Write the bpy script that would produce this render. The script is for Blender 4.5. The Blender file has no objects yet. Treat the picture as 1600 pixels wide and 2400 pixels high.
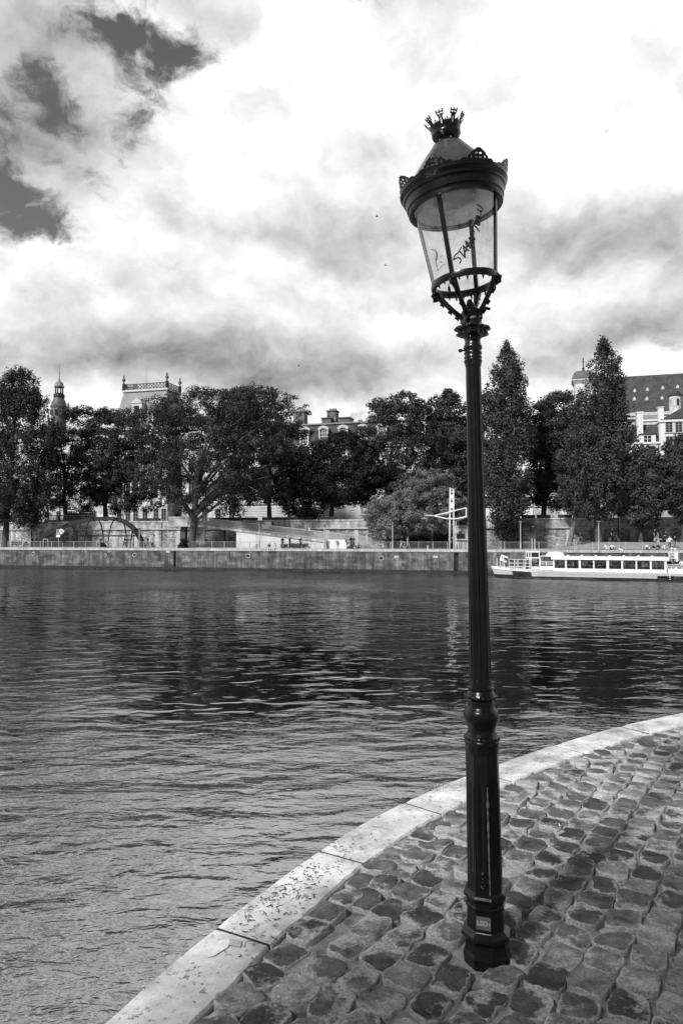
import bpy, bmesh, math, random
import numpy as np
from mathutils import Vector, Matrix
R = math.radians
random.seed(7); rng = np.random.default_rng(7)
scene = bpy.context.scene
COL = scene.collection

# ------------------------------------------------------------------ camera
F = 1650.0                       # focal length in photograph pixels (photo 1600 x 2400)
EYE = 1.7
PITCH = math.atan(62 / F)
cam_d = bpy.data.cameras.new('camera')
cam = bpy.data.objects.new('camera', cam_d); COL.objects.link(cam)
cam.location = (0, 0, EYE); cam.rotation_euler = (math.pi / 2 + PITCH, 0, 0)
cam_d.sensor_fit = 'VERTICAL'; cam_d.sensor_height = 36; cam_d.lens = F / 2400 * 36
cam_d.clip_start = 0.05; cam_d.clip_end = 5000
scene.camera = cam
scene.view_settings.view_transform = 'Standard'; scene.view_settings.look = 'None'
scene.view_settings.exposure = 0.15; scene.view_settings.gamma = 1.0
scene.cycles.max_bounces = 6; scene.cycles.diffuse_bounces = 3; scene.cycles.transparent_max_bounces = 12

CR = Matrix.Rotation(PITCH, 3, 'X')
def ray(px, py):
    return CR @ Vector(((px - 800) / F, 1.0, (1200 - py) / F))
CAM = Vector((0, 0, EYE))
def ground(px, py, z=0.0):
    d = ray(px, py); t = (z - EYE) / d.z
    return CAM + d * t

# ------------------------------------------------------------------ node helpers
class NT:
    def __init__(s, nt): s.nt = nt; s.n = nt.nodes; s.l = nt.links
    def new(s, t, **kw):
        x = s.n.new(t)
        for k, v in kw.items(): setattr(x, k, v)
        return x
    def put(s, sock, v):
        if hasattr(v, 'is_linked') or isinstance(v, bpy.types.NodeSocket): s.l.new(v, sock)
        else: sock.default_value = v
    def m(s, op, a, b=0.0, c=None, clamp=False):
        x = s.new('ShaderNodeMath', operation=op, use_clamp=clamp)
        s.put(x.inputs[0], a); s.put(x.inputs[1], b)
        if c is not None: s.put(x.inputs[2], c)
        return x.outputs[0]
    def vm(s, op, a, b=(0, 0, 0), out=0):
        x = s.new('ShaderNodeVectorMath', operation=op)
        s.put(x.inputs[0], a); s.put(x.inputs[1], b)
        return x.outputs[out]
    def mr(s, v, a, b, c, d, smooth=False):
        x = s.new('ShaderNodeMapRange'); x.interpolation_type = 'SMOOTHSTEP' if smooth else 'LINEAR'
        s.put(x.inputs[0], v)
        for i, q in enumerate((a, b, c, d)): s.put(x.inputs[i + 1], q)
        return x.outputs[0]
    def mix(s, f, a, b):
        x = s.new('ShaderNodeMix', data_type='FLOAT')
        s.put(x.inputs[0], f); s.put(x.inputs[2], a); s.put(x.inputs[3], b)
        return x.outputs[0]
    def noise(s, vec, scale, detail=4, rough=.5, dist=0, col=False):
        x = s.new('ShaderNodeTexNoise'); s.put(x.inputs['Vector'], vec)
        x.inputs['Scale'].default_value = scale; x.inputs['Detail'].default_value = detail
        x.inputs['Roughness'].default_value = rough; x.inputs['Distortion'].default_value = dist
        return x.outputs['Color' if col else 'Fac']
    def coord(s, which='Object'):
        return s.new('ShaderNodeTexCoord').outputs[which]
    def mapping(s, vec, scale=(1, 1, 1), rot=(0, 0, 0), loc=(0, 0, 0)):
        x = s.new('ShaderNodeMapping'); s.put(x.inputs['Vector'], vec)
        x.inputs['Scale'].default_value = scale; x.inputs['Rotation'].default_value = rot; x.inputs['Location'].default_value = loc
        return x.outputs[0]
    def bump(s, h, strength=1.0, dist=0.01, normal=None):
        x = s.new('ShaderNodeBump'); x.inputs['Strength'].default_value = strength; x.inputs['Distance'].default_value = dist
        s.put(x.inputs['Height'], h)
        if normal is not None: s.put(x.inputs['Normal'], normal)
        return x.outputs[0]

# ------------------------------------------------------------------ world: clear-sky gaps between lit clouds (black-and-white photograph, so luminance only)
SUN_EL, SUN_AZ = 42, 220         # azimuth clockwise from +Y: light comes from behind the camera's left shoulder
world = bpy.data.worlds.new('World'); scene.world = world; world.use_nodes = True
w = NT(world.node_tree); w.n.clear()
out = w.new('ShaderNodeOutputWorld'); bg = w.new('ShaderNodeBackground'); w.l.new(bg.outputs[0], out.inputs[0])
sky = w.new('ShaderNodeTexSky'); sky.sky_type = 'NISHITA'; sky.sun_disc = False
sky.sun_elevation = R(SUN_EL); sky.sun_rotation = R(SUN_AZ)
bw = w.new('ShaderNodeRGBToBW'); w.l.new(sky.outputs[0], bw.inputs[0])
clear = w.m('MULTIPLY', bw.outputs[0], 0.75)
D = w.coord('Generated')
wn = w.noise(D, 3.2, 6, .55, col=True)
warp = w.vm('MULTIPLY', w.vm('SUBTRACT', wn, (.5, .5, .5)), (.13, .13, .09))
wn2 = w.noise(D, 13.0, 7, .6, col=True)
warp2 = w.vm('MULTIPLY', w.vm('SUBTRACT', wn2, (.5, .5, .5)), (.05, .05, .04))
DW = w.vm('ADD', w.vm('ADD', D, warp), warp2)
fb = w.noise(w.vm('MULTIPLY', DW, (1, 1, 1.35)), 5.5, 12, .56)
fb2 = w.noise(w.vm('MULTIPLY', w.vm('ADD', DW, (.012, 0, .03)), (1, 1, 1.35)), 5.5, 12, .56)
big = w.noise(D, 2.1, 3, .5)
def blobs(lst):
    acc = None
    for (px, py, rx, ry, amp) in lst:
        c = ray(px, py); L = c.length; c.normalize()
        sx, sz = F * L / rx, F * L / ry
        d = w.vm('MULTIPLY', w.vm('SUBTRACT', DW, tuple(c)), (sx, min(sx, sz) * .8, sz))
        g = w.mr(w.vm('LENGTH', d, out=1), 0.0, 1.0, amp, 0.0, True)
        acc = g if acc is None else w.m('ADD', acc, g)
    return acc
holes = blobs([(300, 55, 240, 115, 1.9), (470, 130, 120, 110, 1.2), (92, 215, 135, 110, 1.5), (345, 235, 120, 140, 1.6),
               (-15, 300, 90, 100, 1.3), (60, 480, 210, 90, 1.6), (140, 550, 120, 70, 1.5), (0, 400, 80, 80, 1.1), (850, 15, 190, 70, 1.35),
               (-280, 150, 260, 240, 1.5), (-230, 400, 190, 190, 1.4), (200, 190, 330, 240, .42), (355, 795, 60, 30, .9), (-260, 640, 160, 120, 1.2)])
er = w.noise(w.vm('MULTIPLY', DW, (1, 1, 1.4)), 17, 11, .62, 0.3)
t = w.m('SUBTRACT', w.m('ADD', w.m('ADD', w.m('MULTIPLY', w.m('SUBTRACT', fb, .5), 5.5), w.m('MULTIPLY', w.m('SUBTRACT', er, .5), 6.5)), 2.15), w.m('MULTIPLY', holes, 1.5))
cover = w.mr(t, -.7, 1.15, 0.0, 1.0, True)
shade = blobs([(620, 860, 560, 130, .54), (330, 790, 300, 90, .22), (1480, 560, 420, 190, .44), (1560, 770, 420, 90, .42),
               (850, 540, 340, 240, .24), (150, 840, 380, 120, .34), (1330, 850, 240, 80, .22), (120, 150, 420, 320, .40),
               (1200, 600, 260, 140, .12), (560, 30, 220, 90, .3), (900, 20, 260, 70, .25), (1000, 330, 300, 120, .10), (60, 380, 320, 260, .16), (400, 700, 380, 110, .10), (1560, 880, 200, 60, -.1)])
lit = blobs([(130, 620, 260, 90, .12), (760, 955, 300, 60, .25), (1480, 660, 260, 70, .16), (250, 930, 120, 90, .25), (1520, 850, 200, 60, .2), (760, 250, 420, 300, .12), (1350, 200, 420, 260, .14), (1250, 940, 300, 80, .22)])
relief = w.m('MULTIPLY', w.m('SUBTRACT', fb, fb2), 1.3)
lum = w.m('ADD', w.m('SUBTRACT', .87, shade), lit)
lum = w.m('ADD', lum, w.m('MULTIPLY', w.m('SUBTRACT', er, .5), .15))
lum = w.m('ADD', lum, relief)
lum = w.m('ADD', lum, w.m('MULTIPLY', w.m('SUBTRACT', fb, .5), .42))
lum = w.m('ADD', lum, w.m('MULTIPLY', w.m('SUBTRACT', big, .5), .12))
lum = w.m('MAXIMUM', w.m('MINIMUM', lum, 1.0), .12)
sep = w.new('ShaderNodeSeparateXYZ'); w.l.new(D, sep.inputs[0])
# unseen sky dimmed behind the camera for directional light, overhead for ripple contrast
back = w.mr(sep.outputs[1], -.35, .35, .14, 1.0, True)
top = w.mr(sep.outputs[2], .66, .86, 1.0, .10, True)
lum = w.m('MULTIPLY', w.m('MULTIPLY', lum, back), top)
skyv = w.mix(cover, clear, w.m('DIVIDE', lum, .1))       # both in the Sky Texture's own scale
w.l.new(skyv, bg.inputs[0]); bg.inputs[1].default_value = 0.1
world.cycles.sampling_method = 'MANUAL'; world.cycles.sample_map_resolution = 512

sun_d = bpy.data.lights.new('sun', 'SUN'); sun_d.energy = 4.4; sun_d.angle = R(5); sun_d.color = (1, 1, 1)
sun = bpy.data.objects.new('sun', sun_d); COL.objects.link(sun)
sd = Vector((math.sin(R(SUN_AZ)) * math.cos(R(SUN_EL)), math.cos(R(SUN_AZ)) * math.cos(R(SUN_EL)), math.sin(R(SUN_EL))))
sun.rotation_euler = sd.to_track_quat('Z', 'Y').to_euler(); sun.location = sd * 100

# ------------------------------------------------------------------ materials
MATS = {}
def mat(name, lo, hi=None, scale=6, detail=6, rough=.8, bump=0, bscale=None, bdist=.01, spec=.3, stretch=(1, 1, 1), contrast=.22,
        island=0.0, streak=0.0, metal=0.0, tone=False):
    if name in MATS: return MATS[name]
    hi = lo if hi is None else hi
    m = bpy.data.materials.new(name); m.use_nodes = True; t = NT(m.node_tree)
    b = t.n['Principled BSDF']; b.inputs['Roughness'].default_value = rough
    b.inputs['Specular IOR Level'].default_value = spec; b.inputs['Metallic'].default_value = metal
    C = t.coord('Object')
    v = t.mapping(C, stretch)
    n = t.noise(v, scale, detail, .6)
    val = t.mr(n, .5 - contrast, .5 + contrast, lo, hi)
    if streak:
        s = t.noise(t.mapping(C, (2.5, 2.5, .12)), 1.2, 5, .6)
        val = t.m('MULTIPLY', val, t.mr(s, .35, .65, 1 - streak, 1 + streak * .5))
    if island:
        g = t.new('ShaderNodeNewGeometry')
        val = t.m('MULTIPLY', val, t.mr(g.outputs['Random Per Island'], 0, 1, 1 - island, 1 + island))
    if tone:
        a = t.new('ShaderNodeAttribute'); a.attribute_name = 'tone'
        val = t.m('MULTIPLY', val, a.outputs['Fac'])
    t.l.new(val, b.inputs['Base Color'])
    if bump:
        h = t.noise(v, bscale or scale * 3, 8, .6)
        t.l.new(t.bump(h, bump, bdist), b.inputs['Normal'])
    MATS[name] = m; return m
def flat(name, v, rough=.6, spec=.4, metal=0.0):
    if name in MATS: return MATS[name]
    return mat(name, v * .88, v * 1.1, scale=9, rough=rough, spec=spec, metal=metal)

def masonry(name, lo, hi, bw_, bh_, mortar_v, mortar=.012, streak=.25, axis='x', bumpd=.02, rough=.85, zband=None):
    if name in MATS: return MATS[name]
    m = bpy.data.materials.new(name); m.use_nodes = True; t = NT(m.node_tree)
    b = t.n['Principled BSDF']; b.inputs['Roughness'].default_value = rough; b.inputs['Specular IOR Level'].default_value = .2
    C = t.coord('Object'); s = t.new('ShaderNodeSeparateXYZ'); t.l.new(C, s.inputs[0])
    cb = t.new('ShaderNodeCombineXYZ')
    t.put(cb.inputs[0], t.m('ADD', s.outputs[0], s.outputs[1])); t.put(cb.inputs[1], s.outputs[2])
    jit = t.vm('MULTIPLY', t.vm('SUBTRACT', t.noise(C, 1.7, 4, .6, col=True), (.5, .5, .5)), (bw_ * .25, bh_ * .35, 0))
    br = t.new('ShaderNodeTexBrick'); t.l.new(t.vm('ADD', cb.outputs[0], jit), br.inputs['Vector'])
    br.inputs['Scale'].default_value = 1; br.inputs['Brick Width'].default_value = bw_; br.inputs['Row Height'].default_value = bh_
    br.inputs['Mortar Size'].default_value = mortar; br.inputs['Mortar Smooth'].default_value = .3
    br.inputs['Color1'].default_value = (lo,) * 3 + (1,); br.inputs['Color2'].default_value = (hi,) * 3 + (1,)
    br.inputs['Mortar'].default_value = (mortar_v,) * 3 + (1,)
    cv = t.new('ShaderNodeRGBToBW'); t.l.new(br.outputs['Color'], cv.inputs[0])
    n1 = t.noise(C, .8, 8, .65)
    st = t.noise(t.mapping(C, (1.6, 1.6, .12)), 1.5, 6, .65)
    val = t.m('MULTIPLY', cv.outputs[0], t.mr(n1, .32, .68, .45, 1.6))
    val = t.m('MULTIPLY', val, t.mr(t.noise(C, .16, 5, .6), .35, .65, .75, 1.3))
    val = t.m('MULTIPLY', val, t.mr(st, .35, .65, 1 - streak, 1 + streak * .6))
    n3 = t.noise(C, 6, 6, .7)
    val = t.m('MULTIPLY', val, t.mr(n3, .3, .7, .75, 1.25))
    if zband:       # weed and tide stains keep to a height above the river
        for (z0, z1, mul) in zband:
            zz = t.m('ADD', s.outputs[2], t.m('MULTIPLY', t.m('SUBTRACT', t.noise(C, 1.4, 6, .7), .5), .22))
            val = t.m('MULTIPLY', val, t.mr(zz, z0, z1, mul[0], mul[1], True))
    t.l.new(val, b.inputs['Base Color'])
    t.l.new(t.bump(t.m('ADD', cv.outputs[0], t.m('MULTIPLY', n3, .6)), .7, bumpd), b.inputs['Normal'])
    MATS[name] = m; return m

# ------------------------------------------------------------------ mesh builder
class MB:
    def __init__(s, fn=None): s.v = []; s.f = []; s.mi = []; s.fn = fn
    def add(s, vs, fs, mi=0):
        o = len(s.v); s.v += [tuple(x) for x in vs]
        s.f += [tuple(o + i for i in f) for f in fs]; s.mi += [mi] * len(fs)
    def box(s, c, size, rz=0, mi=0, ry=0, rx=0):
        hx, hy, hz = size[0] / 2, size[1] / 2, size[2] / 2
        M = Matrix.Rotation(rz, 3, 'Z') @ Matrix.Rotation(ry, 3, 'Y') @ Matrix.Rotation(rx, 3, 'X'); c = Vector(c)
        vs = [c + M @ Vector((x, y, z)) for x in (-hx, hx) for y in (-hy, hy) for z in (-hz, hz)]
        s.add(vs, [(0, 1, 3, 2), (4, 6, 7, 5), (0, 4, 5, 1), (2, 3, 7, 6), (0, 2, 6, 4), (1, 5, 7, 3)], mi)
        return s
    def bx(s, x0, x1, y0, y1, z0, z1, mi=0):
        return s.box(((x0 + x1) / 2, (y0 + y1) / 2, (z0 + z1) / 2), (abs(x1 - x0), abs(y1 - y0), abs(z1 - z0)), mi=mi)
    def tube(s, pts, rad, seg=8, mi=0, cap=True, flat_=1.0):
        pts = [Vector(p) for p in pts]; n = len(pts)
        if not hasattr(rad, '__len__'): rad = [rad] * n
        rings = []
        up = Vector((0, 0, 1))
        for i, p in enumerate(pts):
            d = (pts[min(i + 1, n - 1)] - pts[max(i - 1, 0)])
            if d.length < 1e-9: d = Vector((0, 0, 1))
            d.normalize()
            a = d.cross(up if abs(d.z) < .93 else Vector((0, 1, 0))); a.normalize(); b = a.cross(d)
            rings.append([p + (a * math.cos(2 * math.pi * k / seg) + b * math.sin(2 * math.pi * k / seg) * flat_) * rad[i] for k in range(seg)])
        vs = [v for r in rings for v in r]; fs = []
        for i in range(n - 1):
            for k in range(seg):
                fs.append((i * seg + k, i * seg + (k + 1) % seg, (i + 1) * seg + (k + 1) % seg, (i + 1) * seg + k))
        if cap:
            fs.append(tuple(reversed(range(seg)))); fs.append(tuple(range((n - 1) * seg, n * seg)))
        s.add(vs, fs, mi); return s
    def lathe(s, prof, seg=32, c=(0, 0, 0), a0=0.0, rf=None, mi=0, cap=True):
        vs = []; fs = []; n = len(prof)
        for (r, z) in prof:
            for k in range(seg):
                a = a0 + 2 * math.pi * k / seg
                q = r if rf is None else rf(r, z, a, k)
                vs.append((c[0] + q * math.cos(a), c[1] + q * math.sin(a), c[2] + z))
        for i in range(n - 1):
            for k in range(seg):
                fs.append((i * seg + k, i * seg + (k + 1) % seg, (i + 1) * seg + (k + 1) % seg, (i + 1) * seg + k))
        if cap:
            fs.append(tuple(reversed(range(seg)))); fs.append(tuple(range((n - 1) * seg, n * seg)))
        s.add(vs, fs, mi); return s
    def prism(s, poly, y0, y1, mi=0):     # poly in (x, z), extruded along y
        n = len(poly)
        vs = [(x, y0, z) for x, z in poly] + [(x, y1, z) for x, z in poly]
        fs = [tuple(range(n)), tuple(reversed(range(n, 2 * n)))] + [(i, i + n, (i + 1) % n + n, (i + 1) % n) for i in range(n)]
        s.add(vs, fs, mi); return s
    def mesh(s, name, origin=(0, 0, 0)):
        o = Vector(origin); me = bpy.data.meshes.new(name)
        vs = [tuple((Vector(v) if s.fn is None else s.fn(Vector(v))) - o) for v in s.v]
        me.from_pydata(vs, [], s.f); me.update()
        me.polygons.foreach_set('material_index', s.mi)
        return me
def finish(me, smooth=False, fix=True, angle=None):
    if fix:
        bm = bmesh.new(); bm.from_mesh(me); bmesh.ops.recalc_face_normals(bm, faces=bm.faces); bm.to_mesh(me); bm.free()
    if smooth:
        me.polygons.foreach_set('use_smooth', [True] * len(me.polygons))
        if angle: me.set_sharp_from_angle(angle=R(angle))
    me.update()

# quay frame: x along the far quay, y back from its edge, z up
QU = Vector((.9615, -.275, 0)); QN = Vector((.275, .9615, 0)); QC = 92.45
QANG = math.atan2(QU.y, QU.x)
t0_ = QC / (ray(800, 1262).dot(QN)); QO = Vector((CAM.x, CAM.y, 0)) + Vector((ray(800, 1262).x, ray(800, 1262).y, 0)) * t0_
def P(px, py, v=0.0):           # photo pixel on the upright plane v metres behind the quay edge -> quay-frame point
    d = ray(px, py); t = (QC + v - CAM.dot(QN)) / d.dot(QN)
    p = CAM + d * t; q = p - QO
    return Vector((q.dot(QU), v, p.z))
def X(px, v=0.0): return P(px, 1262, v).x
def Z(px, py, v=0.0): return P(px, py, v).z
def W(q): return QO + QU * q[0] + QN * q[1] + Vector((0, 0, q[2]))

def tagit(o, label, cat=None, group=None, kind=None):
    if label: o['label'] = label
    if cat: o['category'] = cat
    if group: o['group'] = group
    if kind: o['kind'] = kind
    return o
class Thing:
    """an Empty at the thing's base; parts are modelled in quay (or world) coordinates"""
    def __init__(s, name, label, cat, org=(0, 0, 0), group=None, quay=True):
        s.o = bpy.data.objects.new(name, None); COL.objects.link(s.o); s.org = Vector(org); s.quay = quay
        s.o.empty_display_size = .2
        if quay: s.o.location = W(org); s.o.rotation_euler = (0, 0, QANG)
        else: s.o.location = org
        tagit(s.o, label, cat, group)
    def part(s, name, mb, ms, smooth=False, parent=None, label=None, fix=True, angle=None):
        me = mb.mesh(name, s.org); finish(me, smooth, fix, angle)
        for m in (ms if isinstance(ms, (list, tuple)) else [ms]): me.materials.append(m)
        o = bpy.data.objects.new(name, me); COL.objects.link(o); o.parent = parent or s.o
        if label: o['label'] = label
        return o
def solo(name, mb, ms, label=None, cat=None, org=(0, 0, 0), group=None, kind=None, quay=True, smooth=False, fix=True, angle=None):
    me = mb.mesh(name, org); finish(me, smooth, fix, angle)
    for m in (ms if isinstance(ms, (list, tuple)) else [ms]): me.materials.append(m)
    o = bpy.data.objects.new(name, me); COL.objects.link(o)
    if quay: o.location = W(org); o.rotation_euler = (0, 0, QANG)
    else: o.location = org
    return tagit(o, label, cat, group, kind)
def copy_tree(root, loc=None, rz=None, label=None):
    c = root.copy(); COL.objects.link(c)
    for ch in root.children:
        d = ch.copy(); COL.objects.link(d); d.parent = c
        for g in ch.children:
            e = g.copy(); COL.objects.link(e); e.parent = d
    if loc is not None: c.location = loc
    if rz is not None: c.rotation_euler = (0, 0, rz)
    if label: c['label'] = label
    return c
def text_mesh(txt, size, extrude=.0005, bold=0.0):
    cu = bpy.data.curves.new('t', 'FONT'); cu.body = txt; cu.size = size; cu.extrude = extrude; cu.offset = bold
    cu.align_x = 'CENTER'; cu.align_y = 'CENTER'; cu.resolution_u = 3
    o = bpy.data.objects.new('t', cu); COL.objects.link(o)
    bpy.context.view_layer.update()
    me = bpy.data.meshes.new_from_object(o.evaluated_get(bpy.context.evaluated_depsgraph_get()))
    bpy.data.objects.remove(o); bpy.data.curves.remove(cu)
    return me
# ------------------------------------------------------------------ setting
WATER = -2.9; QTOP = .25; STREET = 3.7
stone_quay = masonry('quay_stone', .08, .145, 1.1, .42, .07, .012, .55, zband=[(-2.45, -2.25, (2.1, 1.0)), (-2.3, -.6, (.70, 1.0))])
stone_cope = mat('coping_stone', .34, .55, 1.5, rough=.85, bump=.4, bscale=8, streak=.25)
stone_rub = masonry('rubble_stone', .13, .42, .42, .17, .34, .018, .35, bumpd=.04)
stone_ash = masonry('ashlar_stone', .34, .48, 1.3, .45, .22, .012, .35)
stone_lt = mat('light_stone', .36, .60, 2, rough=.85, bump=.3, bscale=9, streak=.18)
dark_iron = flat('dark_iron', .02, .5)
mid_metal = flat('grey_metal', .16, .5)
pale_metal = flat('pale_metal', .42, .5)
white_paint = flat('white_paint', .74, .4)
glass_dark = flat('dark_glass', .03, .1, .6)

# river
def water_mat():
    m = bpy.data.materials.new('river_water'); m.use_nodes = True; t = NT(m.node_tree)
    b = t.n['Principled BSDF']; b.inputs['Base Color'].default_value = (.006,) * 3 + (1,)
    b.inputs['Roughness'].default_value = .03; b.inputs['IOR'].default_value = 5.0; b.inputs['Specular IOR Level'].default_value = .5
    C = t.coord('Object'); s = t.new('ShaderNodeSeparateXYZ'); t.l.new(C, s.inputs[0])
    # where the wind roughens the river: close in, along the left, and along the far bank; the middle is smoother
    patch = t.noise(t.mapping(C, (1, .6, 1)), .09, 4, .6)
    near = t.mr(s.outputs[1], 13, 22, 1, 0, True)
    left = t.mr(t.m('ADD', s.outputs[0], t.m('MULTIPLY', s.outputs[1], .42)), -7, 8, 1, 0, True)
    left = t.m('MULTIPLY', left, t.mr(s.outputs[1], 30, 50, 1, .15, True))
    far = t.mr(t.m('ADD', s.outputs[1], t.m('MULTIPLY', s.outputs[0], .25)), 52, 70, 0, 1, True)
    rough = t.m('MAXIMUM', t.m('MAXIMUM', near, left), far)
    rough = t.m('ADD', rough, t.mr(patch, .35, .7, -.25, .35), clamp=True)
    t.l.new(t.mr(t.m('MULTIPLY', far, t.mr(patch, .38, .6, .35, 1)), 0, 1, .03, .30), b.inputs['Roughness'])    # wavelets too small to resolve far out
    def wave(sc, stretch, rot, det=3, r=.5, dist=.4):
        return t.noise(t.mapping(C, stretch, (0, 0, rot)), sc, det, r, dist)
    w1 = t.m('MULTIPLY', wave(.33, (.6, 1, 1), .1, 2), .06)
    w2 = t.m('MULTIPLY', wave(1.1, (.62, 1.15, 1), -.12, 2, .42), t.mix(rough, .060, .125))
    fine = t.m('MULTIPLY', wave(7.0, (.45, 1, 1), .22, 3, .5, .8), t.mix(rough, .0010, t.mr(patch, .35, .6, .012, .026)))
    fine2 = t.m('MULTIPLY', wave(19, (.4, 1, 1), .1, 3, .55, .6), t.mix(rough, .0, .0032))
    farw = t.m('MULTIPLY', wave(3.2, (.5, 1, 1), 0.0, 3, .55), t.m('MULTIPLY', rough, .055))
    h = t.m('ADD', t.m('ADD', w1, w2), t.m('ADD', t.m('ADD', fine, fine2), farw))
    nb = t.bump(h, 1.0, 1.0)
    # beyond some 25 m a picture element spans many wavelets: tilt the surface directly so the glitter keeps its slopes
    wob = t.vm('SUBTRACT', t.noise(t.mapping(C, (.45, 1, 1)), 1.5, 2, .5, .3, col=True), (.5, .5, .5)); wob2 = t.vm('SUBTRACT', t.noise(t.mapping(C, (.5, 1, 1)), 6.0, 2, .6, .3, col=True), (.5, .5, .5))
    amp = t.m('MULTIPLY', t.mr(s.outputs[1], 20, 45, 0, 1, True), t.mix(rough, .10, t.mr(patch, .4, .62, .35, 1.1))); amp2 = t.m('MULTIPLY', t.mr(s.outputs[1], 24, 60, 0, 1, True), t.mix(rough, .04, t.mr(patch, .4, .6, .6, 2.0)))
    def flat3(v, a):
        c3 = t.new('ShaderNodeCombineXYZ'); t.put(c3.inputs[0], a); t.put(c3.inputs[1], a); c3.inputs[2].default_value = 0
        return t.vm('MULTIPLY', v, c3.outputs[0])
    t.l.new(t.vm('NORMALIZE', t.vm('ADD', nb, t.vm('ADD', flat3(wob, amp), flat3(wob2, amp2)))), b.inputs['Normal'])
    return m
mb = MB(); mb.add([(-900, -500, WATER), (900, -500, WATER), (900, 600, WATER), (-900, 600, WATER)], [(0, 1, 2, 3)])
solo('river_water', mb, water_mat(), 'dark rippled river between the two quays', None, kind='structure', quay=False)

# far bank: lower quay, street terrace, ground to the horizon
pave = mat('far_paving', .30, .46, .8, rough=.9, bump=.3)
mb = MB(); mb.bx(-420, 420, .62, 12.0, WATER - 2, QTOP)
solo('lower_quay', mb, pave, 'pale paved lower quay along the far bank', kind='structure')
street_m = mat('asphalt', .05, .08, .6, rough=.9)
mb = MB(); mb.bx(-1500, 1500, 12.62, 2200, WATER - 2, STREET)
solo('street_ground', mb, street_m, 'street level ground above the retaining wall', kind='structure')
bank_m = mat('bank_paving', .20, .34, .9, rough=.9, bump=.4)
x0, x1, x2 = X(1285, 6), X(1400, 8), X(1600, 8) + 60
mb = MB(); zb = QTOP + .004
mb.add([(x0, 3.6, zb), (x0, 11.98, zb), (x1, 3.6, zb), (x1, 7, 1.15), (x1, 11.98, 1.2), (x2, 3.6, zb), (x2, 7, 1.2), (x2, 11.98, 1.25)],
       [(0, 2, 3), (0, 3, 4, 1), (2, 5, 6, 3), (3, 6, 7, 4)])
solo('raised_bank', mb, bank_m, 'sloping paved bank rising to the wall on the right', kind='structure')

# quay wall with its coping, ladder slots, drain holes
T = Thing('quay_wall', 'long stained stone quay wall rising from the river across the far bank', 'quay wall', (0, 0, WATER))
mb = MB(); L1, L2 = X(410), X(1068, 0)
edges = [-420, L1 - .18, L1 + .18, L2 - .28, L2 + .28, 420]
mb.bx(-420, L1 - .2, .0, .6, WATER - 1.5, QTOP - .32); mb.bx(L1 + .2, L2 - .3, 0, .6, WATER - 1.5, QTOP - .32); mb.bx(L2 + .3, 420, 0, .6, WATER - 1.5, QTOP - .32)
T.part('wall_face', mb, stone_quay)
mb = MB(); x = -420.0; k = 0
while x < 420:
    l = 1.5 + random.random() * .6 if -80 < x < 70 else 20
    mb.bx(x, x + l - .02, -.09 + random.uniform(-.008, .008), .615, QTOP - .317, QTOP + .012 + random.uniform(0, .012)); x += l
T.part('coping', mb, stone_cope)
mb = MB(); mb.bx(-420, 420, -.2, -.002, WATER - 1.5, WATER + .40)
T.part('footing', mb, mat('weed_stone', .015, .05, 3, rough=.9, bump=.6))
for lx, wd in ((L1, .2), (L2, .3)):
    mb = MB(); mb.bx(lx - wd, lx + wd, .35, .6, WATER - .5, QTOP - .32)
    for kk in range(10): mb.bx(lx - wd, lx + wd, .05, .1, WATER + .2 + kk * .27, WATER + .24 + kk * .27)
    T.part('ladder_slot', mb, dark_iron)
for px, py, r in ((79, 1298, .22), (248, 1301, .17), (316, 1301, .26), (581, 1303, .3), (893, 1308, .3)):
    c = P(px, py); mb = MB()
    pr = [(c.x + r * math.cos(a), c.z + r * .75 * math.sin(a)) for a in [i * math.pi / 8 for i in range(16)]]
    mb.prism(pr, -.03, .3); T.part('drain_hole', mb, dark_iron)
    mb = MB(); ring = [Vector((c.x + (r + .05) * math.cos(a), -.03, c.z + (r * .75 + .05) * math.sin(a))) for a in [i * math.pi / 12 for i in range(25)]]
    mb.tube(ring, .05, 6, cap=False); T.part('drain_surround', mb, stone_lt)
for px, py in ((1020, 1305), (929, 1305), (394, 1293)):
    c = P(px, py); mb = MB(); mb.bx(c.x - .3, c.x + .3, -.02, 0.1, c.z - .14, c.z + .14); T.part('stone_patch', mb, stone_lt)
# weeds growing in the wall joints
mb = MB()
for px, py, n in ((968, 1312, 60), (965, 1296, 30), (1015, 1321, 40), (600, 1290, 20), (1090, 1318, 40), (720, 1291, 30)):
    c = P(px, py)
    for i in range(n):
        q = Vector((c.x + random.gauss(0, .35), -.03 - random.random() * .12, c.z + random.gauss(0, .1)))
        a = Vector((random.gauss(0, .05), -.03, random.gauss(0, .06))); bb = Vector((random.gauss(0, .05), 0, random.gauss(0, .05)))
        mb.add([q, q + a, q + a + bb, q + bb], [(0, 1, 2, 3)])
leaf_w = mat('weed_leaf', .03, .07, 4, island=.5)
solo('wall_weeds', mb, leaf_w, 'tufts of weed sprouting from joints in the quay wall', 'weeds', kind='stuff', fix=False)

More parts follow.
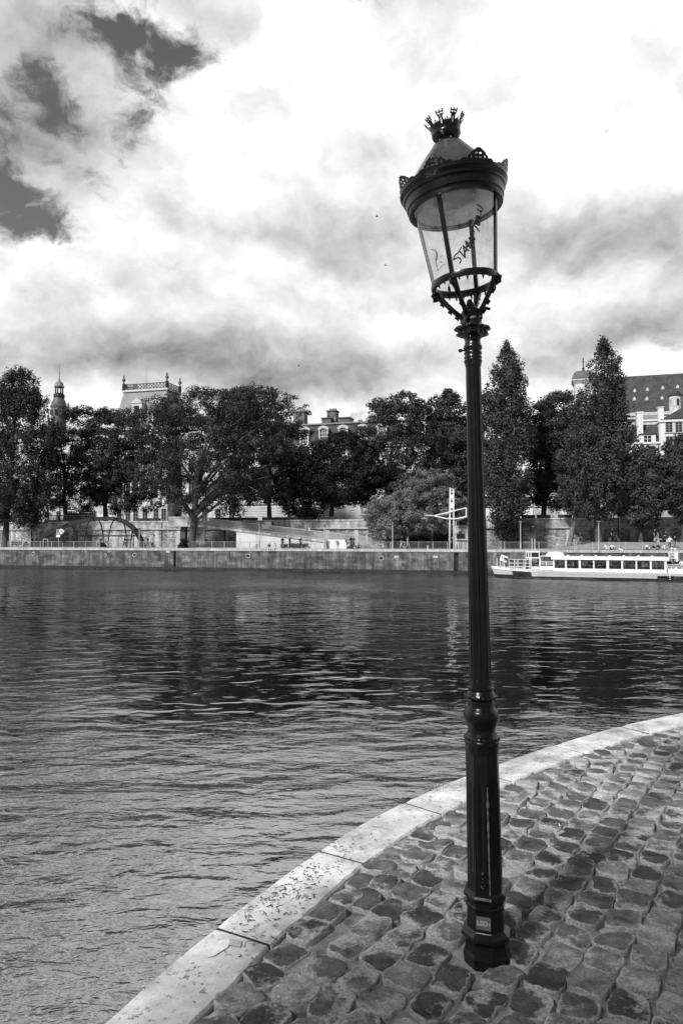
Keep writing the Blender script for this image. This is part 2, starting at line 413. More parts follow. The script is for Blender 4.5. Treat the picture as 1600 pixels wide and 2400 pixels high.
# retaining wall
T = Thing('retaining_wall', 'tall retaining wall of rubble panels and pale pilasters below the street', 'wall', (0, 12, QTOP))
VW = 12.0
mb = MB(); mb.bx(-420, 420, VW, VW + .6, QTOP - 1, 3.15); T.part('rubble_panel', mb, stone_rub)
mb = MB(); mb.bx(-420, 420, VW - .03, VW + .6, 3.33, 4.42); T.part('upper_courses', mb, stone_ash)
mb = MB(); mb.bx(-420, 420, VW - .26, VW + .6, 3.153, 3.327); T.part('string_course', mb, stone_cope)
mb = MB(); mb.bx(-420, 420, VW - .12, VW + .55, 4.423, 4.62); T.part('parapet_coping', mb, stone_lt)
xx = X(30, VW); k = 0
while xx < X(1640, VW):
    mb = MB(); mb.bx(xx - .32, xx + .32, VW - .06, VW, QTOP, 3.15); mb.bx(xx - .45, xx + .45, VW - .035, VW, QTOP, 1.2 + .5 * random.random())
    T.part('pilaster', mb, stone_lt); xx += 4.3 + random.uniform(-.4, .4)
for px in (75, 380, 640, 1035, 1206):      # rain pipes and slots
    mb = MB(); q = X(px, VW); mb.tube([(q, VW - .16, QTOP), (q, VW - .16, 4.4)], .06, 6); T.part('rain_pipe', mb, dark_iron)

# closed book stalls clamped on the parapet
stall_m = flat('stall_green', .022, .55)
def stall(x, w_, lab):
    t = Thing('book_stall', lab, 'book stall', (x, VW + .1, 4.63), 'closed book stalls on the parapet')
    mb = MB(); mb.bx(x - w_ / 2, x + w_ / 2, VW - .1, VW + .6, 4.63, 5.0); t.part('box', mb, stall_m)
    mb = MB(); mb.prism([(x - w_ / 2 - .03, 5.003), (x + w_ / 2 + .03, 5.003), (x + w_ / 2 + .03, 5.06), (x - w_ / 2 - .03, 5.1)], VW - .14, VW + .64); t.part('lid', mb, stall_m)
    for sx in (-.35, .35): mb = MB(); mb.bx(x + sx * w_ - .02, x + sx * w_ + .02, VW - .3, VW - .26, 4.1, 4.8); t.part('clamp', mb, dark_iron)
    return t
n = 0
ord_ = ['first', 'second', 'third', 'fourth', 'fifth', 'sixth', 'seventh', 'eighth', 'ninth', 'tenth', 'eleventh', 'twelfth', 'thirteenth', 'fourteenth', 'fifteenth', 'sixteenth']
for (a, b_, wh) in ((322, 392, 'left of the footbridge'), (490, 830, 'behind the ramp railing'), (1150, 1400, 'above the shed and poplars')):
    x = X(a, VW) + 1.0; e = X(b_, VW); i = 0
    while x < e - 1:
        stall(x, 1.9, 'closed dark book stall on the parapet %s, %s from the left' % (wh, ord_[i] if i < 16 else str(i + 1) + 'th')); x += 2.12 if i % 4 != 3 else 2.9; i += 1

# stone balustrade of the terrace at the left
T = Thing('stone_balustrade', 'pale stone balustrade with small balusters behind the arched frame', 'balustrade', (X(165, 15), 15, STREET))
x0, x1 = X(112, 15), X(222, 15); zt, zb = Z(165, 1207, 15), Z(165, 1218, 15)
mb = MB(); mb.bx(x0, x1, 14.8, 15.2, zt - .16, zt); T.part('handrail', mb, stone_lt)
mb = MB(); mb.bx(x0, x1, 14.8, 15.2, STREET, zb); T.part('plinth', mb, stone_ash)
xx = x0 + .2
while xx < x1:
    mb = MB(); h = zt - .16 - zb
    mb.lathe([(.07, 0), (.06, .1 * h), (.11, .35 * h), (.05, .75 * h), (.08, h)], 8, (xx, 15, zb)); T.part('baluster', mb, stone_lt, True); xx += .34
# ------------------------------------------------------------------ buildings
lime = masonry('limestone', .46, .56, 1.6, .5, .34, .012, .18, bumpd=.02)
lime_plain = mat('limestone_trim', .50, .62, 1.2, rough=.85, bump=.2, streak=.12)
white_wall = mat('white_render', .68, .80, .5, rough=.9, bump=.15, streak=.10)
zinc = mat('zinc_roof', .09, .16, .9, rough=.55, bump=.2, streak=.25)
zinc_pale = mat('pale_slate_roof', .19, .29, .8, rough=.6, bump=.3, streak=.2)
slate = mat('slate_roof', .035, .075, .7, rough=.7, bump=.4, streak=.4)
slate2 = mat('mossy_tile_roof', .045, .10, .5, 10, rough=.85, bump=.5, streak=.5)
brickm = masonry('chimney_brick', .10, .20, .5, .18, .2, .02, .2)
shut = flat('shutter_grey', .30, .6)

def window(T, x, z, w_, h_, vf, arch=False, surround=True, par=None):
    """one window: stone surround (part) with its pane and glazing bars (sub-parts); centred at x, sill at z, on the face y=vf"""
    mb = MB(); e = .14
    mb.bx(x - w_ / 2 - e, x - w_ / 2, vf - .10, vf + .05, z - .06, z + h_); mb.bx(x + w_ / 2, x + w_ / 2 + e, vf - .10, vf + .05, z - .06, z + h_)
    mb.bx(x - w_ / 2 - e - .08, x + w_ / 2 + e + .08, vf - .2, vf + .05, z - .2, z - .062)
    if arch:
        pr = [(x + (w_ / 2 + e) * math.cos(a), z + h_ + (w_ / 2) * .55 * math.sin(a)) for a in [math.pi * i / 8 for i in range(9)]]
        pr2 = [(x + (w_ / 2) * math.cos(a), z + h_ + (w_ / 2) * .35 * math.sin(a)) for a in [math.pi * i / 8 for i in range(9)]]
        for i in range(8): mb.prism([pr[i], pr[i + 1], pr2[i + 1], pr2[i]], vf - .12, vf + .05)
    else: mb.bx(x - w_ / 2 - e - .05, x + w_ / 2 + e + .05, vf - .14, vf + .05, z + h_ + .002, z + h_ + .2)
    f = T.part('window', mb, lime_plain)
    mb = MB()
    if arch: mb.prism([(x - w_ / 2, z - .06), (x + w_ / 2, z - .06)] + [(x + (w_ / 2) * math.cos(a), z + h_ + (w_ / 2) * .34 * math.sin(a)) for a in [math.pi * i / 8 for i in range(9)]], vf - .035, vf - .01)
    else: mb.bx(x - w_ / 2, x + w_ / 2, vf - .035, vf - .01, z - .06, z + h_)
    T.part('pane', mb, glass_dark, parent=f)
    mb = MB(); mb.bx(x - .035, x + .035, vf - .07, vf - .037, z - .05, z + h_ - .02)
    for k in (1, 2, 3): mb.bx(x - w_ / 2, x + w_ / 2, vf - .068, vf - .038, z + h_ * k / 4 - .02, z + h_ * k / 4 + .02)
    mb.bx(x - w_ / 2, x - w_ / 2 + .06, vf - .069, vf - .037, z - .05, z + h_); mb.bx(x + w_ / 2 - .06, x + w_ / 2, vf - .069, vf - .037, z - .05, z + h_)
    T.part('glazing_bars', mb, pale_metal, parent=f)
    return f

def oval(T, px, py, v, r, vf):
    c = P(px, py, v); mb = MB()
    ringp = [Vector((c.x + r * math.cos(a), vf, c.z + r * math.sin(a))) for a in [i * math.pi / 10 for i in range(21)]]
    mb.tube(ringp, .18, 6, cap=False); f = T.part('round_window', mb, lime_plain)
    mb = MB(); mb.prism([(c.x + r * math.cos(a), c.z + r * math.sin(a)) for a in [i * math.pi / 8 for i in range(16)]], vf + .0, vf + .1); T.part('pane', mb, glass_dark, parent=f)

# --- mansard town hall annexe in the centre
VB = 40.0
xl_, xr_ = X(560, VB), X(1125, VB)
T = Thing('mansard_building', 'long limestone building with slate mansard roof and arched dormers behind the central trees', 'building', ((xl_ + xr_) / 2, VB, STREET))
zc = Z(770, 1042, VB); zr = Z(770, 992, VB)
mb = MB(); mb.bx(xl_, xr_, VB, VB + 14, STREET - .5, zc - .75); T.part('wall', mb, lime)
mb = MB(); mb.bx(xl_ - .3, xr_ + .3, VB - .35, VB + 14.3, zc - .747, zc - .35); mb.bx(xl_ - .5, xr_ + .5, VB - .6, VB + 14.5, zc - .348, zc); T.part('cornice', mb, lime_plain)
mb = MB(); mb.add([(xl_, VB + .1, zc + .003), (xr_, VB + .1, zc + .003), (xr_, VB + 13.9, zc + .003), (xl_, VB + 13.9, zc + .003), (xl_ + .2, VB + 1.5, zr), (xr_ - .2, VB + 1.5, zr), (xr_ - .2, VB + 12, zr), (xl_ + .2, VB + 12, zr)],
                  [(3, 2, 1, 0), (4, 5, 6, 7), (0, 1, 5, 4), (1, 2, 6, 5), (2, 3, 7, 6), (3, 0, 4, 7)]); T.part('roof', mb, slate)
mb = MB(); mb.bx(xl_, xr_, VB + 1.2, VB + 12.3, zr + .003, zr + .28); T.part('roof_edge', mb, zinc_pale)
step = 0
for px in (608, 656, 712, 757, 803, 849, 895, 940, 986, 1032, 1078, 1110):      # dormers
    x = X(px, VB); f_ = VB + .1; zs_ = zc + .35; h_ = (zr - zc) * .62
    mb = MB(); w_ = 1.25
    for s in (-1, 1): mb.bx(x + s * .95 - .30 * (s > 0), x + s * .95 + .30 * (s < 0), f_ - .02, f_ + 1.9, zc + .006, zs_ + h_ + .2)
    mb.bx(x - .95, x + .95, f_ - .1, f_ + 1.9, zc + .006, zs_ - .1)
    pr = [(x + 1.15 * math.cos(a), zs_ + h_ + .1 + .75 * math.sin(a)) for a in [math.pi * i / 10 for i in range(11)]]
    pr2 = [(x + .68 * math.cos(a), zs_ + h_ - .1 + .42 * math.sin(a)) for a in [math.pi * i / 10 for i in range(11)]]
    for i in range(10): mb.prism([pr[i], pr[i + 1], pr2[i + 1], pr2[i]], f_ - .12, f_ + 1.9)
    d_ = T.part('dormer', mb, lime_plain)
    mb = MB(); mb.prism([(x - .66, zs_ - .1), (x + .66, zs_ - .1)] + [(x + .66 * math.cos(a), zs_ + h_ - .1 + .4 * math.sin(a)) for a in [math.pi * i / 8 for i in range(9)]], f_ + .15, f_ + .22); T.part('pane', mb, glass_dark, parent=d_)
    mb = MB(); 
    for k in (-.33, 0, .33): mb.bx(x + k - .04, x + k + .04, f_ + .08, f_ + .148, zs_ - .1, zs_ + h_ + .2)
    for k in range(4): mb.bx(x - .64, x + .64, f_ + .082, f_ + .146, zs_ + h_ * k / 4, zs_ + h_ * k / 4 + .07)
    T.part('glazing_bars', mb, white_paint, parent=d_)
for px, py0, w_ , m_ in ((708, 970, 2.4, brickm), (783, 968, 1.9, brickm)):
    c = P(px, py0, VB + 6); mb = MB(); mb.bx(c.x - w_ / 2, c.x + w_ / 2, VB + 4, VB + 6, zr, c.z); mb.bx(c.x - w_ / 2 - .15, c.x + w_ / 2 + .15, VB + 3.85, VB + 6.15, c.z, c.z + .25)
    ch = T.part('chimney', mb, m_)
    for k in range(5):
        mb = MB(); mb.tube([(c.x - w_ / 2 + .3 + k * (w_ - .6) / 4, VB + 5, c.z + .25), (c.x - w_ / 2 + .3 + k * (w_ - .6) / 4, VB + 5, c.z + .75)], .13, 8); T.part('chimney_pot', mb, brickm, parent=ch)
for a, b_, py in ((757, 778, 981), (797, 822, 980)):
    mb = MB(); q0, q1 = X(a, VB + 4), X(b_, VB + 4); zt2 = Z(a, py, VB + 4); mb.bx(q0, q1, VB + 3, VB + 6, zr + .28, zt2 - .2); mb.bx(q0 - .2, q1 + .2, VB + 2.8, VB + 6.2, zt2 - .197, zt2); T.part('roof_lantern', mb, zinc)
xs_ = xl_ + 1.6
while xs_ < xr_ - 1:
    for (zz, hh_, ar) in ((STREET + 1.6, 2.6, False), (STREET + 6.3, 2.8, True), (STREET + 11.2, 2.2, False)):
        if zz + hh_ < zc - 1.0: window(T, xs_, zz, 1.35, hh_, VB, ar)
    xs_ += 3.72
zz = STREET
for i in range(9):
    mb = MB(); mb.bx(xl_, xr_, VB - .06, VB, zz, zz + .42); T.part('rusticated_course', mb, lime_plain); zz += .5
mb = MB(); mb.bx(xl_ - .1, xr_ + .1, VB - .3, VB + .0, STREET + 4.9, STREET + 5.2); T.part('string_course', mb, lime_plain)

# --- town hall: corner pavilion with steep roof, long wing, bell tower
VH = 72.0
x0, x1 = X(262, VH), X(392, VH)
T = Thing('town_hall_pavilion', 'ornate town hall pavilion with steep pale roof, roof cresting and flagpole', 'building', ((x0 + x1) / 2, VH, STREET))
ze = Z(320, 1003, VH); zt2 = Z(320, 912, VH)
mb = MB(); mb.bx(x0, x1, VH, VH + 13, STREET - .5, ze - 1.2); T.part('wall', mb, lime)
mb = MB(); mb.bx(x0 - .5, x1 + .5, VH - .6, VH + 13.6, ze - 1.197, ze - .5); mb.bx(x0 - .9, x1 + .9, VH - 1, VH + 14, ze - .497, ze); T.part('cornice', mb, lime_plain)
a0, a1 = X(284, VH + 2.5), X(386, VH + 2.5)
mb = MB(); mb.add([(x0, VH, ze + .003), (x1, VH, ze + .003), (x1, VH + 13, ze + .003), (x0, VH + 13, ze + .003), (a0, VH + 3, zt2), (a1, VH + 3, zt2), (a1, VH + 10, zt2), (a0, VH + 10, zt2)],
                  [(3, 2, 1, 0), (4, 5, 6, 7), (0, 1, 5, 4), (1, 2, 6, 5), (2, 3, 7, 6), (3, 0, 4, 7)]); roof = T.part('roof', mb, zinc_pale)
mb = MB(); mb.bx(a0 - .4, a1 + .4, VH + 2.6, VH + 10.4, zt2 + .003, zt2 + .45); mb.bx(a0 - .1, a1 + .1, VH + 2.9, VH + 10.1, zt2 + .453, zt2 + .62); T.part('roof_rim', mb, lime_plain)
# pierced cresting and corner urns
zc2 = zt2 + .62; ch_ = Z(320, 893, VH) - zc2
mb = MB()
def fret(p, q, n_):
    for i in range(n_):
        a = p + (q - p) * (i / n_); b_ = p + (q - p) * ((i + 1) / n_); up = Vector((0, 0, 1))
        mb.tube([a + up * .15, b_ + up * (ch_ - .25)], .09, 4); mb.tube([a + up * (ch_ - .25), b_ + up * .15], .09, 4); mb.tube([a, a + up * (ch_ - .1)], .07, 4)
    mb.tube([p + Vector((0, 0, ch_ - .12)), q + Vector((0, 0, ch_ - .12))], .13, 4); mb.tube([p + Vector((0, 0, .1)), q + Vector((0, 0, .1))], .13, 4)
cs = [Vector((a0, VH + 3, zc2)), Vector((a1, VH + 3, zc2)), Vector((a1, VH + 10, zc2)), Vector((a0, VH + 10, zc2))]
fret(cs[0], cs[1], 13); fret(cs[1], cs[2], 8); fret(cs[3], cs[0], 8); T.part('roof_cresting', mb, zinc)
for c in (cs[0], cs[1], cs[2]):
    mb = MB(); mb.lathe([(.42, 0), (.42, ch_), (.55, ch_ + .1), (.25, ch_ + .35), (.2, ch_ + .8), (.5, ch_ + 1.1), (.45, ch_ + 1.5), (.15, ch_ + 1.8), (.28, ch_ + 2.1), (.05, ch_ + 2.6)], 10, tuple(c)); T.part('urn', mb, zinc, True)
c = P(343, 858, VH + 6); mb = MB(); mb.tube([(c.x, VH + 6, zt2), (c.x, VH + 6, c.z)], [.16, .06], 6); T.part('flagpole', mb, pale_metal)
c0 = X(269, VH); c1 = X(290, VH); zt3 = Z(280, 893, VH)
mb = MB(); mb.bx(c0, c1 - .3, VH + 4, VH + 6, ze, zt3 - 1.4); mb.bx(c0 - .2, c1 - .1, VH + 3.8, VH + 6.2, zt3 - 3.2, zt3 - 2.9); mb.bx(c0 - .3, c1, VH + 3.7, VH + 6.3, zt3 - 1.397, zt3 - .4); mb.bx(c0 - .1, c1 - .2, VH + 3.9, VH + 6.1, zt3 - .397, zt3); T.part('chimney', mb, lime_plain)
oval(T, 296, 964, VH, .95, VH + .9)
oc_ = X(352, VH); 
for px in (318, 366):      # pedimented dormers
    x = X(px, VH); zb2 = Z(px, 990, VH); zd = Z(px, 945, VH); w_ = 1.5
    mb = MB(); mb.bx(x - w_, x - .75, VH - .1, VH + 3, zb2 - .8, zd); mb.bx(x + .75, x + w_, VH - .1, VH + 3, zb2 - .8, zd); mb.bx(x - .75, x + .75, VH - .1, VH + 3, zd - .7, zd)
    mb.prism([(x - w_ - .3, zd + .003), (x + w_ + .3, zd + .003), (x, zd + 1.5)], VH - .3, VH + 3); d_ = T.part('dormer', mb, lime_plain)
    mb = MB(); mb.bx(x - .74, x + .74, VH + .2, VH + .3, zb2 - .8, zd - .7); T.part('pane', mb, glass_dark, parent=d_)
for px in (280, 300, 318, 340, 366, 384):
    for zz, hh_ in ((STREET + 2, 3.6), (STREET + 9, 4.2), (STREET + 16.5, 3.4)):
        if zz + hh_ < ze - 1.5: window(T, X(px, VH), zz, 1.5, hh_, VH, True)
for px in (271, 290, 309, 329, 353, 375, 390):
    q = X(px, VH); mb = MB(); mb.lathe([(.42, STREET + 7.6), (.38, STREET + 8), (.34, ze - 2.2), (.5, ze - 1.6), (.5, ze - 1.2)], 12, (q, VH - .35, 0)); T.part('pilaster', mb, lime_plain, True)
# long wing
q0, q1 = X(-60, VH + 4), X(262, VH + 4) - .05
T = Thing('town_hall_wing', 'long pale limestone town hall wing glimpsed behind the left trees', 'building', ((q0 + q1) / 2, VH + 4, STREET))
zw = Z(90, 1028, VH + 4); zw2 = Z(90, 1008, VH + 4)
mb = MB(); mb.bx(q0, q1, VH + 4, VH + 18, STREET - .5, zw - .8); T.part('wall', mb, lime)
mb = MB(); mb.bx(q0 - .2, q1, VH + 3.5, VH + 18.4, zw - .797, zw); T.part('cornice', mb, lime_plain)
mb = MB(); mb.prism([(VH + 4.5, zw + .003), (VH + 17.5, zw + .003), (VH + 14, zw2), (VH + 7, zw2)], q0, q1 - .1)
for i, (a, b_, c_) in enumerate(mb.v): mb.v[i] = (b_, a, c_)
T.part('roof', mb, slate)
for k in range(12):
    for zz, hh_ in ((STREET + 2, 3.4), (STREET + 9, 4.0)): window(T, q0 + 2.2 + k * (q1 - q0 - 4) / 11.0, zz, 1.6, hh_, VH + 4, True)
# second wing to the right of the pavilion
q0, q1 = X(392, VH + 4) + 1.2, X(560, VH + 4)
T = Thing('town_hall_court_wing', 'pale limestone town hall wing with columns behind the big plane tree', 'building', ((q0 + q1) / 2, VH + 4, STREET))
zw = Z(450, 1000, VH + 4); zw2 = Z(450, 972, VH + 4)
mb = MB(); mb.bx(q0, q1, VH + 4, VH + 18, STREET - .5, zw - .8); T.part('wall', mb, lime)
mb = MB(); mb.bx(q0, q1 + .3, VH + 3.5, VH + 18.4, zw - .797, zw); T.part('cornice', mb, lime_plain)
mb = MB(); mb.prism([(VH + 4.5, zw + .003), (VH + 17.5, zw + .003), (VH + 14, zw2), (VH + 7, zw2)], q0, q1)
for i, (a, b_, c_) in enumerate(mb.v): mb.v[i] = (b_, a, c_)
T.part('roof', mb, slate)
for k in range(5):
    for zz, hh_ in ((STREET + 2, 3.6), (STREET + 9, 4.2), (STREET + 16, 3)): window(T, q0 + 2 + k * (q1 - q0 - 4) / 4.0, zz, 1.6, hh_, VH + 4, True)
c = P(451, 897, VH + 12); mb = MB(); mb.tube([(c.x, VH + 12, zw2 - 1), (c.x, VH + 12, c.z)], [.12, .05], 5); T.part('flagpole', mb, mid_metal)

# bell tower
VT = 92.0; c = P(139.5, 900, VT)
T = Thing('bell_tower', 'slender domed bell tower with lantern and weather vane spire', 'tower', (c.x, VT, STREET))
S_ = (Z(140, 900, VT) - Z(140, 901, VT))
def tz(py): return Z(140, py, VT)
def tr(r): return r * S_
mb = MB(); mb.lathe([(tr(17), STREET - .5), (tr(17), tz(965)), (tr(17.5), tz(958))], 12, (c.x, VT, 0), cap=True); T.part('drum', mb, mat('old_tower_stone', .14, .26, 1.2, rough=.85, streak=.3))
mb = MB(); mb.lathe([(tr(17.5), tz(958) + .003), (tr(19), tz(955)), (tr(19), tz(952)), (tr(17), tz(950)), (tr(17), tz(947)), (tr(15), tz(942)), (tr(13), tz(937)), (tr(11), tz(933))], 16, (c.x, VT, 0)); T.part('lower_dome', mb, zinc, True, angle=40)
mb = MB(); mb.lathe([(tr(11), tz(933) + .01), (tr(12.5), tz(932)), (tr(12.5), tz(925)), (tr(10), tz(924)), (tr(10), tz(922))], 12, (c.x, VT, 0)); T.part('gallery', mb, slate)
for k in range(8):
    a = k * math.pi / 4 + .3; q = (c.x + tr(8.5) * math.cos(a), VT + tr(8.5) * math.sin(a)); mb = MB(); mb.tube([(q[0], q[1], tz(923)), (q[0], q[1], tz(908))], tr(1.6), 6); T.part('column', mb, slate)
mb = MB(); mb.lathe([(tr(11), tz(908) + .01), (tr(11.5), tz(906)), (tr(9.5), tz(904)), (tr(9), tz(899)), (tr(6.5), tz(895)), (tr(2.5), tz(893)), (tr(2), tz(889)), (tr(1), tz(884))], 16, (c.x, VT, 0)); T.part('upper_dome', mb, zinc_pale, True, angle=40)
mb = MB(); mb.tube([(c.x, VT, tz(885)), (c.x, VT, tz(856))], [tr(.9), tr(.25)], 6); mb.bx(c.x - tr(3), c.x + tr(4), VT - .05, VT + .05, tz(874.6), tz(874)); mb.lathe([(tr(.3), tz(889)), (tr(1.6), tz(888)), (tr(.3), tz(886.5))], 8, (c.x, VT, 0)); T.part('spire', mb, slate)
for px in (133.5, 143):
    mb = MB(); q = P(px, 968, VT); mb.prism([(q.x - tr(2.6), tz(975)), (q.x + tr(2.6), tz(975))] + [(q.x + tr(2.6) * math.cos(a), tz(964) + tr(2.6) * math.sin(a)) for a in [math.pi * i / 6 for i in range(7)]], VT - tr(17.3), VT - tr(14)); T.part('belfry_opening', mb, glass_dark)
for px in (124.5, 156): 
    mb = MB(); q = X(px, VT); mb.lathe([(tr(2), tz(985)), (tr(2), tz(952)), (tr(2.6), tz(950)), (tr(.5), tz(944))], 6, (q, VT, 0)); T.part('pinnacle', mb, zinc, True, angle=40)
# flag on a leaning pole beside the tower
c = P(117, 962, VT - 5); T = Thing('flag', 'small striped flag hanging from a slanting pole beside the bell tower', 'flag', (c.x, VT - 5, Z(120, 975, VT - 5)))
mb = MB(); mb.tube([P(121, 1000, VT - 5), P(110, 956, VT - 5)], .08, 5); T.part('flagpole', mb, dark_iron)
for i, m_ in enumerate((flat('flag_dark', .03, .8), white_paint, flat('flag_mid', .10, .8))):
    mb = MB(); 
    def fp(f, g): p = P(110 + f * 13, 956 + f * 3, VT - 5); return Vector((p.x, p.y + .25 * math.sin(f * 7), p.z - g * 1.5 - f * .4))
    f0, f1 = i / 3, (i + 1) / 3
    mb.add([fp(f0, 0), fp(f1, 0), fp(f1, 1), fp(f0, 1)] + [fp(f0, 0) + Vector((0, .03, 0)), fp(f1, 0) + Vector((0, .03, 0)), fp(f1, 1) + Vector((0, .03, 0)), fp(f0, 1) + Vector((0, .03, 0))], [(0, 1, 2, 3), (7, 6, 5, 4), (0, 4, 5, 1), (1, 5, 6, 2), (2, 6, 7, 3), (3, 7, 4, 0)]); T.part('stripe', mb, m_)

# --- church at the right
VC = 78.0; r0 = X(1440, VC); r1 = X(1600, VC) + 40
T = Thing('church', 'long church nave under a steep dark mossy tiled roof', 'church', ((r0 + r1) / 2, VC, STREET))
ztl, zbl = Z(1455, 889, VC + 9), Z(1500, 968, VC)
r2 = X(1425, VC)
mb = MB(); mb.prism([(VC, zbl + .003), (VC + 18, zbl + .003), (VC + 9, ztl + .6)], r2, r1)
for i, (a, b_, c_) in enumerate(mb.v): mb.v[i] = (b_, a, c_)
rf_ = T.part('roof', mb, slate2)
mb = MB(); mb.bx(r2, r1, VC + .1, VC + 17.9, STREET - .5, zbl - 1.4); T.part('wall', mb, lime)
mb = MB(); mb.bx(r2, r1, VC - .5, VC + 18.3, zbl - 1.397, zbl - .7); mb.bx(r2, r1, VC - .8, VC + 18.6, zbl - .697, zbl); T.part('cornice', mb, lime_plain)
for px, py in ((1491, 912), (1521, 909), (1557, 905), (1592, 902), (1490, 935), (1519, 935), (1555, 933), (1588, 930)):
    zq = Z(px, py, VC + 4); fr_ = (zq - zbl) / (ztl + .6 - zbl); yy = VC + 9 * fr_; q = X(px, yy)
    mb = MB(); mb.prism([(q - .3, zq - .5), (q + .3, zq - .5), (q + .3, zq), (q, zq + .35), (q - .3, zq)], yy - .55, yy + .2); T.part('roof_vent', mb, lime_plain, parent=rf_)
x = r2 + 2
while x < r1 - 30:
    mb = MB(); mb.bx(x, x + 1.1, VC - 1.6, VC + .1, STREET, zbl - 2.5); mb.prism([(x - .1, zbl - 2.497), (x + 1.2, zbl - 2.497), (x + .55, zbl - 1.6)], VC - 1.7, VC + .1); T.part('buttress', mb, lime_plain); x += 5
# its bell tower with a curved cap and cross
VK = 84.0; c = P(1366, 890, VK)
T = Thing('church_tower', 'square church tower with rounded lead cap and cross beside the tall poplar', 'tower', (c.x, VK, STREET))
S2 = Z(1366, 900, VK) - Z(1366, 901, VK); hw = S2 * 21
mb = MB(); mb.bx(c.x - hw, c.x + hw, VK - hw, VK + hw, STREET - .5, Z(1366, 902, VK)); T.part('shaft', mb, lime)
mb = MB()
for py0, py1, g in ((902, 899, 1.06), (899, 896, 1.14), (896, 893, 1.24)): mb.bx(c.x - hw * g, c.x + hw * g, VK - hw * g, VK + hw * g, Z(1366, py0, VK) + .004, Z(1366, py1, VK))
T.part('cornice', mb, lime_plain)
mb = MB(); mb.lathe([(hw * 1.42 * 1.24, Z(1366, 893, VK) + .005), (hw * 1.42 * 1.24, Z(1366, 890, VK)), (hw * 1.42 * 1.16, Z(1366, 884, VK)), (hw * 1.42 * 1.02, Z(1366, 878, VK)), (hw * 1.42 * .8, Z(1366, 873, VK)), (hw * 1.42 * .5, Z(1366, 871, VK)), (hw * 1.42 * .2, Z(1366, 870, VK))], 4, (c.x, VK, 0), a0=math.pi / 4); T.part('cap', mb, zinc)
cc = c.x; mb = MB(); mb.lathe([(S2 * 3.5, Z(1366, 872, VK)), (S2 * 3.5, Z(1366, 867, VK)), (S2 * 2, Z(1366, 866.5, VK)), (S2 * 3.2, Z(1366, 863, VK)), (S2 * 1, Z(1366, 860, VK))], 10, (cc, VK, 0)); T.part('finial', mb, slate, True, angle=40)
mb = MB(); mb.bx(cc - .12, cc + .12, VK - .12, VK + .12, Z(1366, 861, VK), Z(1366, 839, VK)); mb.bx(cc - S2 * 2.4, cc + S2 * 2.4, VK - .1, VK + .1, Z(1366, 849, VK), Z(1366, 847, VK)); T.part('cross', mb, slate)
# stair turret in front of the nave
VQ = 74.0; c = P(1581, 935, VQ); S3 = Z(1581, 935, VQ) - Z(1581, 936, VQ)
T = Thing('stair_turret', 'round stone turret with small ribbed dome before the church roof', 'turret', (c.x, VQ, STREET))
mb = MB(); mb.lathe([(S3 * 13.5, STREET - .5), (S3 * 13.5, Z(1581, 929, VQ))], 20, (c.x, VQ, 0)); T.part('wall', mb, lime, True, angle=40)
mb = MB(); mb.lathe([(S3 * 15.5, Z(1581, 929, VQ) + .004), (S3 * 15.5, Z(1581, 926, VQ)), (S3 * 12.5, Z(1581, 925.5, VQ)), (S3 * 11, Z(1581, 920, VQ)), (S3 * 6, Z(1581, 916.5, VQ)), (S3 * 1.5, Z(1581, 915, VQ)), (S3 * .6, Z(1581, 911, VQ))], 20, (c.x, VQ, 0)); T.part('dome', mb, slate, True, angle=40)
mb = MB(); mb.bx(c.x + S3 * 1, c.x + S3 * 5.5, VQ - S3 * 13.9, VQ - S3 * 12, Z(1581, 952, VQ), Z(1581, 937, VQ)); T.part('window_slit', mb, glass_dark)

# --- white houses at the right
VR = 44.0
def house(name, lab, pa, pb, v, pyt, depth, wm, rm, roofpy, cols, rows, ww=1.0, wh=1.6, roof='gable', right=0.0):
    a, b_ = X(pa, v), X(pb, v) + right; zt_h = Z((pa + pb) / 2, pyt, v)
    T = Thing(name, lab, 'house', ((a + b_) / 2, v, STREET))
    mb = MB(); mb.bx(a, b_, v, v + depth, STREET - .5, zt_h - .35); T.part('wall', mb, wm)
    mb = MB(); mb.bx(a - .12, b_ + .12, v - .22, v + depth + .2, zt_h - .347, zt_h); T.part('cornice', mb, white_wall)
    zr_ = Z((pa + pb) / 2, roofpy, v)
    if roof == 'gable':
        mb = MB(); mb.prism([(v - .1, zt_h + .003), (v + depth, zt_h + .003), (v + depth / 2, zr_)], a, b_)
        for i, (p_, q_, r_) in enumerate(mb.v): mb.v[i] = (q_, p_, r_)
    elif roof == 'hip':
        mb = MB(); k = min(6, (b_ - a) / 2.2); mb.add([(a, v, zt_h + .003), (b_, v, zt_h + .003), (b_, v + depth, zt_h + .003), (a, v + depth, zt_h + .003), (a + k, v + depth / 2, zr_), (b_ - .01, v + depth / 2, zr_)], [(3, 2, 1, 0), (0, 1, 5, 4), (1, 2, 5), (2, 3, 4, 5), (3, 0, 4)])
    else:
        mb = MB(); mb.add([(a, v, zt_h + .003), (b_, v, zt_h + .003), (b_, v + depth, zt_h + .003), (a, v + depth, zt_h + .003), (a + .1, v + 1.6, zr_), (b_ - .1, v + 1.6, zr_), (b_ - .1, v + depth - 1.6, zr_), (a + .1, v + depth - 1.6, zr_)], [(3, 2, 1, 0), (4, 5, 6, 7), (0, 1, 5, 4), (1, 2, 6, 5), (2, 3, 7, 6), (3, 0, 4, 7)])
    T.part('roof', mb, rm)
    for px in cols:
        for py in rows: window(T, X(px, v), Z(px, py, v), ww, wh, v)
    return T, a, b_, zt_h, zr_
T, a, b_, zt_h, zr_ = house('white_house', 'tall white rendered house with dark hipped roof at the right edge', 1548, 1600, VR, 984, 12, white_wall, slate, 940, (1571, 1594, 1617), (1012, 1046, 1080), 1.15, 1.75, 'hip', right=8)
